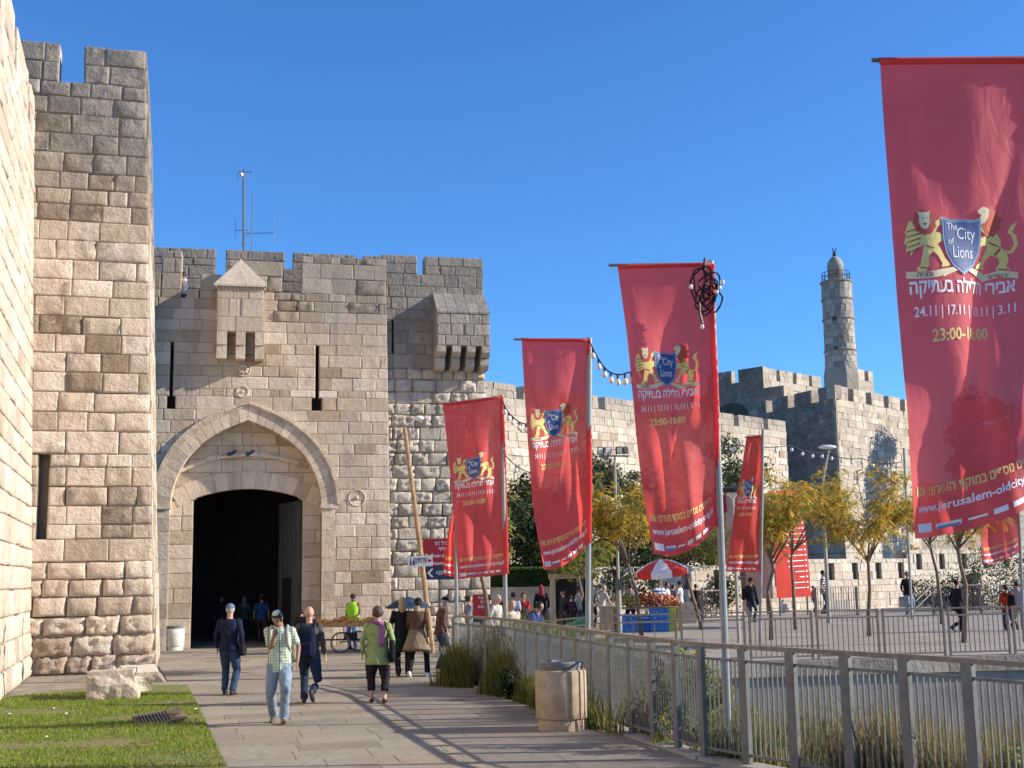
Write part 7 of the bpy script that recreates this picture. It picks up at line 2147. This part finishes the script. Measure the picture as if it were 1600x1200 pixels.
# -- the people on the path
loc, H = stat(436, 1130, 950, 0)
CH = cl((1, 1, 1), kind='plaid')
def phone(c):
    p = (c['hands0']) if 'hands0' in c else None
person(loc, 1.80, R(4), 'man in a pale green checked shirt and pale jeans, head bowed, walking toward the viewer', CH, (.20, .26, .33), shoe=(.13, .10, .08), skin=SKIN_D, q=2,
       feet=((.085, -.12, .085, 0), (-.10, .16, .10, .25)), hands=((.27, -.02, .90), (-.06, -.24, 1.30)), lean=.10, head=(.70, -.25), sleeve='short', hat=('kippa', (.36, .46, .42)), hem=.80, fat=1.04, trouser_w=1.1,
       extra=[backpack((.36, .36, .28), .26, .42, .2, .13, 'pale khaki backpack hanging from the checked shirt man\'s shoulder', .2)])
loc, H = stat(357, 1086, 943, 0)
person(loc, H, R(176), 'man in a navy shirt, jeans and grey blue cap, walking away with a hip bag', (.012, .016, .04), (.028, .055, .11), shoe=(.05, .025, .025), q=2, hairstyle='short', hair='grey',
       feet=((.10, -.08, .085, 0), (-.10, .08, .085, .1)), swing=.1, hat=('cap', (.12, .15, .24)), hem=.85, fat=1.08, trouser_w=1.1, extra=[shoulderbag((.015, .015, .018), -1, -.08, .22, .2, 'small black bag on the hip of the man with the grey blue cap', cross=True)])
loc, H = stat(482, 1099, 944, 0)
person(loc, H, R(178), 'bald man in grey with dark jeans, seen from behind with one foot lifted', (.085, .08, .07), (.02, .032, .06), shoe=(.06, .05, .045), q=2, hairstyle='bald',
       feet=((.10, -.10, .085, 0), (-.13, .36, .22, 1.0)), swing=-.15, hem=.84, fat=1.1, trouser_w=1.1, extra=[backpack((.008, .011, .032), .34, .56, .18, 0, 'big navy backpack of the bald man on the path', .20)])
def scarf(c):
    o = MB(); o.hexa([tp(c, x, y, z) for z in (.16, .50) for x, y in ((-.13, .135), (-.03, .135), (-.03, .155), (-.13, .155))]); o.build('scarf', cl((.24, .08, .23)), c['t'])
    o = MB(); o.tube([tp(c, -.09, .1, .5), tp(c, -.02, .11, .54), tp(c, .08, .06, .55), tp(c, .07, -.07, .54)], .035, 8); o.build('scarf', cl((.24, .08, .23)), c['t'], smooth=True)
    for j in range(6):
        o = MB(); x = -.12 + j * .016; o.tube([tp(c, x, .145, .165), tp(c, x + .003, .15, .10)], .005, 4); o.build('fringe', cl((.24, .08, .23)), c['t'])
loc, H = stat(590, 1098, 948, 0)
person(loc, H, R(184), 'woman in a lime green jacket with a purple scarf and black cropped trousers, from behind', (.27, .33, .13), (.022, .017, .024), shoe=(.10, .05, .04), q=2, hairstyle='curly', hair='brown',
       feet=((.11, -.02, .085, 0), (-.13, .12, .09, .1)), swing=.1, hem=.70, coat=(.27, .33, .13), fat=1.2, capri=True, trouser_w=1.2, extra=[scarf, shoulderbag((.012, .012, .014), -1, .02, .34, .42, 'long black shoulder bag carried by the woman in lime green', .03)])
loc, H = stat(629, 1057, 932, 0)
person(loc, H * .99, R(186), 'blonde woman in a long black coat walking away, left of the man in brown', (.012, .012, .013), (.012, .012, .014), q=2, hairstyle='long', hair='blonde', feet=((.09, .05, .085, 0), (-.12, -.10, .085, .1)), hem=.55, coat=(.010, .018, .016), fat=1.12, trouser_w=1.1)
loc, H = stat(652, 1058, 931, 0)
person(loc, H * 1.0, R(172), 'man in a brown sweater and white shoes, a jacket tied round his waist, from behind', (.10, .058, .040), (.012, .014, .018), shoe=(.62, .62, .64), q=2, hair='dark', feet=((.14, .16, .12, .5), (-.17, -.26, .085, 0)), lean=.14, swing=.35, hat=('cap', (.012, .012, .014)),
       skirt=((.21, .165, .11), .60, 1.75), fat=1.08, head=(.1, 0))
def whitebag(c):
    b = MB(); b.hexa([(x, y, z) for z, s_ in ((-.22, 1), (.18, .45)) for x, y in ((-.14 * s_, -.07 * s_), (.14 * s_, -.07 * s_), (.14 * s_, .07 * s_), (-.14 * s_, .07 * s_))])
    o = empty('carrier_bag', c['t'].location + Vector((.17, -.06, .55)), 0, 'white plastic carrier bag held by the man in the brown leather jacket', 'bag'); rounded(b, 'bag_body', cl((.62, .62, .60), .4), o)
loc, H = stat(689, 1045, 933, 0)
person(loc, H * 1.01, R(108), 'man in a brown leather jacket, jeans and black cap carrying a white bag', (.10, .05, .042), (.03, .045, .09), shoe=(.012, .012, .012), q=2, hair='grey', feet=((.09, .03, .085, 0), (-.10, -.05, .085, 0)), lean=.12, head=(.25, .3), hat=('cap', (.012, .012, .016)), hem=.80, fat=1.12, trouser_w=1.1, extra=whitebag)
# vendor behind the bagel cart
vb = cb + Vector((.05, 1.3, 0))
def vest(c):
    b = Body(); f_ = 1.24
    def rg2(h, rx, ry): return (c['P'] + c['dr'] * h, c['lat'] * rx * f_, c['dep'] * ry * f_)
    b.loft([rg2(-.04, .185, .14), rg2(.14, .172, .132), rg2(.36, .182, .14), rg2(.47, .165, .11), rg2(.55, .09, .08)], 0, 20)
    mb = MB(); mb.v = [tuple(v * c['k']) for v in b.v]; mb.f = b.f; mb.m = [0] * len(b.f); mb.c = [(1, 1, 1, 1)] * len(b.v); mb.build('safety_vest', cl((.30, .62, .04)), c['t'], smooth=True)
person(vb, 1.76, R(-20), 'young vendor in a fluorescent yellow vest over a striped sweater, standing behind the bagel cart', cl((1, 1, 1), kind='stripe_red'), (.10, .22, .45), skin=SKIN_D, q=1, feet=None, hands=((.16, -.2, .98), (-.12, -.25, 1.0)), head=(.3, .5), hat=('cap', (.03, .03, .035)), extra=vest)
person(cb + Vector((-1.0, -.1, 0)), 1.22, R(150), 'child with dark hair in dark clothes at the left end of the bagel cart', (.05, .045, .045), (.5, .5, .5), q=1, feet=((.08, 0, .085, 0), (-.09, .06, .085, 0)), hands=((.12, -.2, .9), (-.12, -.25, .95)))
person(cb + Vector((-1.45, .5, 0)), 1.3, R(170), 'dark clothed figure mostly hidden behind the bald man, near the cart', (.02, .018, .02), (.02, .02, .022), q=1, hairstyle='curly')
# in the passage
dk = G(408, 1011, 0)
person(G(408, 1003), 1.74, R(182), 'man in a bright blue T shirt walking into the dark gate passage', (.02, .08, .24), (.08, .065, .05), skin=SKIN, q=1, feet=WALK_R, sleeve='short', hat=('kippa', (.5, .5, .5)), fat=1.1)
person(G(381, 1002), 1.64, R(178), 'woman with a pale grey headscarf and teal top entering the gate', (.02, .06, .06), (.02, .02, .025), q=1, hat=('scarf', (.15, .15, .17)), hairstyle='none', fat=1.05)
person(G(345, 1002), 1.75, R(180), 'man in dark clothes in the dark passage just behind the blue capped man', (.02, .02, .022), (.02, .02, .02), q=1)
# on the wall
wu, wz = puv(285, 455, GF, -.5)
person(GF[0] + GF[1] * (wu + .05) - GF[2] * .42 + Vector((0, 0, wz - .95)), 1.62, R(-60), 'person in a white shirt looking out of a gap in the gate battlements', (.72, .70, .72), (.05, .06, .1), q=1, skin=SKIN_D)

# -- the people on the plaza
def plaza(px, pf, ph, yaw_, label, *a, z=.25, **k):
    loc, H = stat(px, pf, ph, z); return person(loc, H, yaw_, label, *a, **k)
BR, WH = (.10, .08, .06), (.5, .49, .47)
plaza(733, 1010, 929, R(100), 'man in a grey jacket and dark trousers walking left of the small red sign', (.20, .21, .24), (.02, .02, .025), z=.02, q=1, feet=WALK_L)
plaza(766, 1016, 929, R(175), 'dark clothed man standing half behind the two stemmed tree', (.10, .09, .09), (.02, .02, .025), z=.05, q=1)
plaza(777, 1030, 929, R(60), 'balding man in a pale shirt and dark trousers right of the two stemmed tree', (.46, .45, .42), (.015, .018, .03), z=.05, q=1, hair='grey', sleeve='long', fat=1.12, head=(.2, 0))
plaza(800, 1046, 938, R(15), 'blonde woman in a cream top at the corner of the near fence', (.66, .58, .47), (.3, .28, .25), z=.05, q=1, hairstyle='long', hair='blonde', fat=1.05, head=(.3, .2))
plaza(823, 1046, 932, R(62), 'man in a royal blue top leaning far forward over the covered table', (.04, .06, .32), (.05, .05, .07), z=.1, q=1, lean=.65, hands=((.15, -.62, .98), (-.15, -.60, .95)), head=(.2, 0), fat=1.05, extra=backpack((.03, .03, .05), .28, .4, .15, 0, 'dark backpack on the leaning man in blue', .25))
plaza(803, 1008, 925, R(170), 'man in a light blue shirt behind the blonde woman', (.30, .45, .62), (.03, .04, .07), z=.15, q=0, sleeve='short')
plaza(819, 1006, 926, R(20), 'person in a red top right of the light blue shirt', (.45, .04, .04), (.04, .04, .06), z=.15, q=0)
plaza(791, 1000, 927, R(150), 'person in dark red half behind the leftmost banner pole', (.20, .03, .05), (.03, .03, .03), z=.1, q=0)
plaza(847, 990, 914, R(185), 'person in a long black coat and red scarf near the slim pale trunk', (.012, .012, .015), (.012, .012, .015), z=.2, q=1, skirt=((.012, .012, .015), .3, 1.2), hat=('scarf', (.25, .03, .05)), hairstyle='none')
plaza(853, 985, 934, R(150), 'child in a pale blue top beside the person in the long black coat', (.12, .2, .34), (.1, .1, .14), z=.2, q=0)
plaza(881, 989, 923, R(-70), 'man in a charcoal jacket talking in front of the kiosk', (.05, .048, .045), (.02, .02, .025), q=1, fat=1.1, head=(0, .2))
plaza(893, 990, 930, R(180), 'person in black with a rucksack between the two talking men', (.015, .015, .02), (.02, .02, .03), q=1, extra=backpack((.02, .02, .03), .3, .42, .16, 0, 'black rucksack in front of the kiosk', .25))
plaza(905, 987, 916, R(70), 'man in a beige jacket facing the kiosk group', (.42, .36, .27), (.05, .08, .15), q=1, skin=SKIN_D)
plaza(926, 980, 911, R(165), 'man in a grey checked shirt seen from behind, right of the third nearest banner pole', cl((1, 1, 1), kind='plaid_dark'), (.03, .035, .05), q=1, hem=.82)
plaza(941, 981, 914, R(120), 'grey haired man in a white shirt leaning on the block', WH, (.25, .22, .18), q=1, hair='grey', lean=.25, hands=((.15, -.42, .92), (-.15, -.42, .9)), sleeve='short')
plaza(987, 981, 912, R(190), 'man in a grey brown jacket at the left end of the fruit stand', (.17, .16, .14), (.02, .02, .03), q=1, hem=.78, fat=1.15, head=(0, -.5))
plaza(1032, 980, 905, R(30), 'fruit seller in a white and blue striped shirt under the umbrella', cl((1, 1, 1), kind='stripe_blue'), (.1, .08, .07), skin=SKIN_D, q=1, sleeve='short', head=(.1, -.3))
plaza(1044, 976, 910, R(60), 'man in a white shirt just behind the fruit seller', WH, (.06, .05, .06), q=1)
plaza(1053, 972, 912, R(110), 'woman in a dark striped top with a brown bag walking by the crates', cl((1, 1, 1), kind='stripe_dark'), (.02, .025, .05), q=1, hairstyle='bun', hair='brown', feet=WALK_R, extra=shoulderbag((.06, .03, .025), 1, -.02, .3, .26, 'brown bag carried past the crates'))
plaza(1064, 972, 906, R(60), 'man in a white T shirt and dark cap behind the striped woman', WH, (.04, .08, .16), q=1, hat=('cap', (.03, .03, .06)), sleeve='short', feet=WALK_L)
plaza(1089, 968, 912, R(200), 'man in a black suit left of the second nearest banner pole', (.014, .014, .016), (.016, .016, .018), q=1, hem=.78, feet=((.1, -.1, .085, 0), (-.1, .2, .12, .4)))
plaza(1175, 972, 904, R(20), 'man in a long dark coat and brimmed hat in front of the brown billboard', (.018, .020, .028), (.05, .07, .10), q=1, hat=('brim', (.02, .018, .02)), hem=.62, coat=(.018, .02, .028), fat=1.05, head=(.1, .2), extra=[backpack((.02, .022, .035), .34, .5, .2, -.1, 'dark rucksack of the man in the brimmed hat', .2), shoulderbag((.02, .02, .022), 1, -.12, .26, .26, 'black bag at the side of the man in the brimmed hat')])
plaza(1289, 960, 891, R(75), 'man in a black and white striped shirt and jeans beside the curved bench', cl((1, 1, 1), kind='stripe_bw'), (.04, .09, .16), q=1, sleeve='short', hem=.84, feet=((.09, 0, .085, 0), (-.1, .1, .085, 0)))
plaza(1272, 957, 915, R(90), 'child in pink and navy sitting low on the curved bench', (.42, .09, .14), (.03, .04, .1), q=0)
plaza(1421, 960, 893, R(15), 'man in a black jacket and light jeans standing by the pale slim pole', (.014, .014, .018), (.22, .30, .38), q=1, hem=.78, fat=1.12, shoe=(.1, .1, .1))
plaza(1498, 987, 903, R(110), 'man in a black suit walking behind the rightmost dark trunk', (.016, .018, .028), (.016, .016, .022), q=1, hem=.74, fat=1.08, feet=WALK_R, lean=.08)
plaza(1526, 952, 884, R(-20), 'man in a pinkish beige top sitting forward with a black coat over his shoulder', (.44, .34, .28), (.03, .03, .035), q=1, skin=SKIN_D, extra=backpack((.012, .012, .014), .42, .6, .2, -.3, 'black coat slung on the man in pinkish beige', .15, cat='coat'))
plaza(1577, 986, 912, R(165), 'woman in a red and black jacket with brown hair near the right edge', (.48, .06, .025), (.03, .04, .09), q=1, hairstyle='curly', hair='brown', feet=WALK_R, extra=backpack((.012, .012, .014), .28, .44, .16, -.14, 'black rucksack over the red jacket', .25))
plaza(1594, 984, 906, R(160), 'person in pale grey cut by the right picture edge', (.34, .32, .33), (.30, .26, .22), q=1, feet=WALK_L)
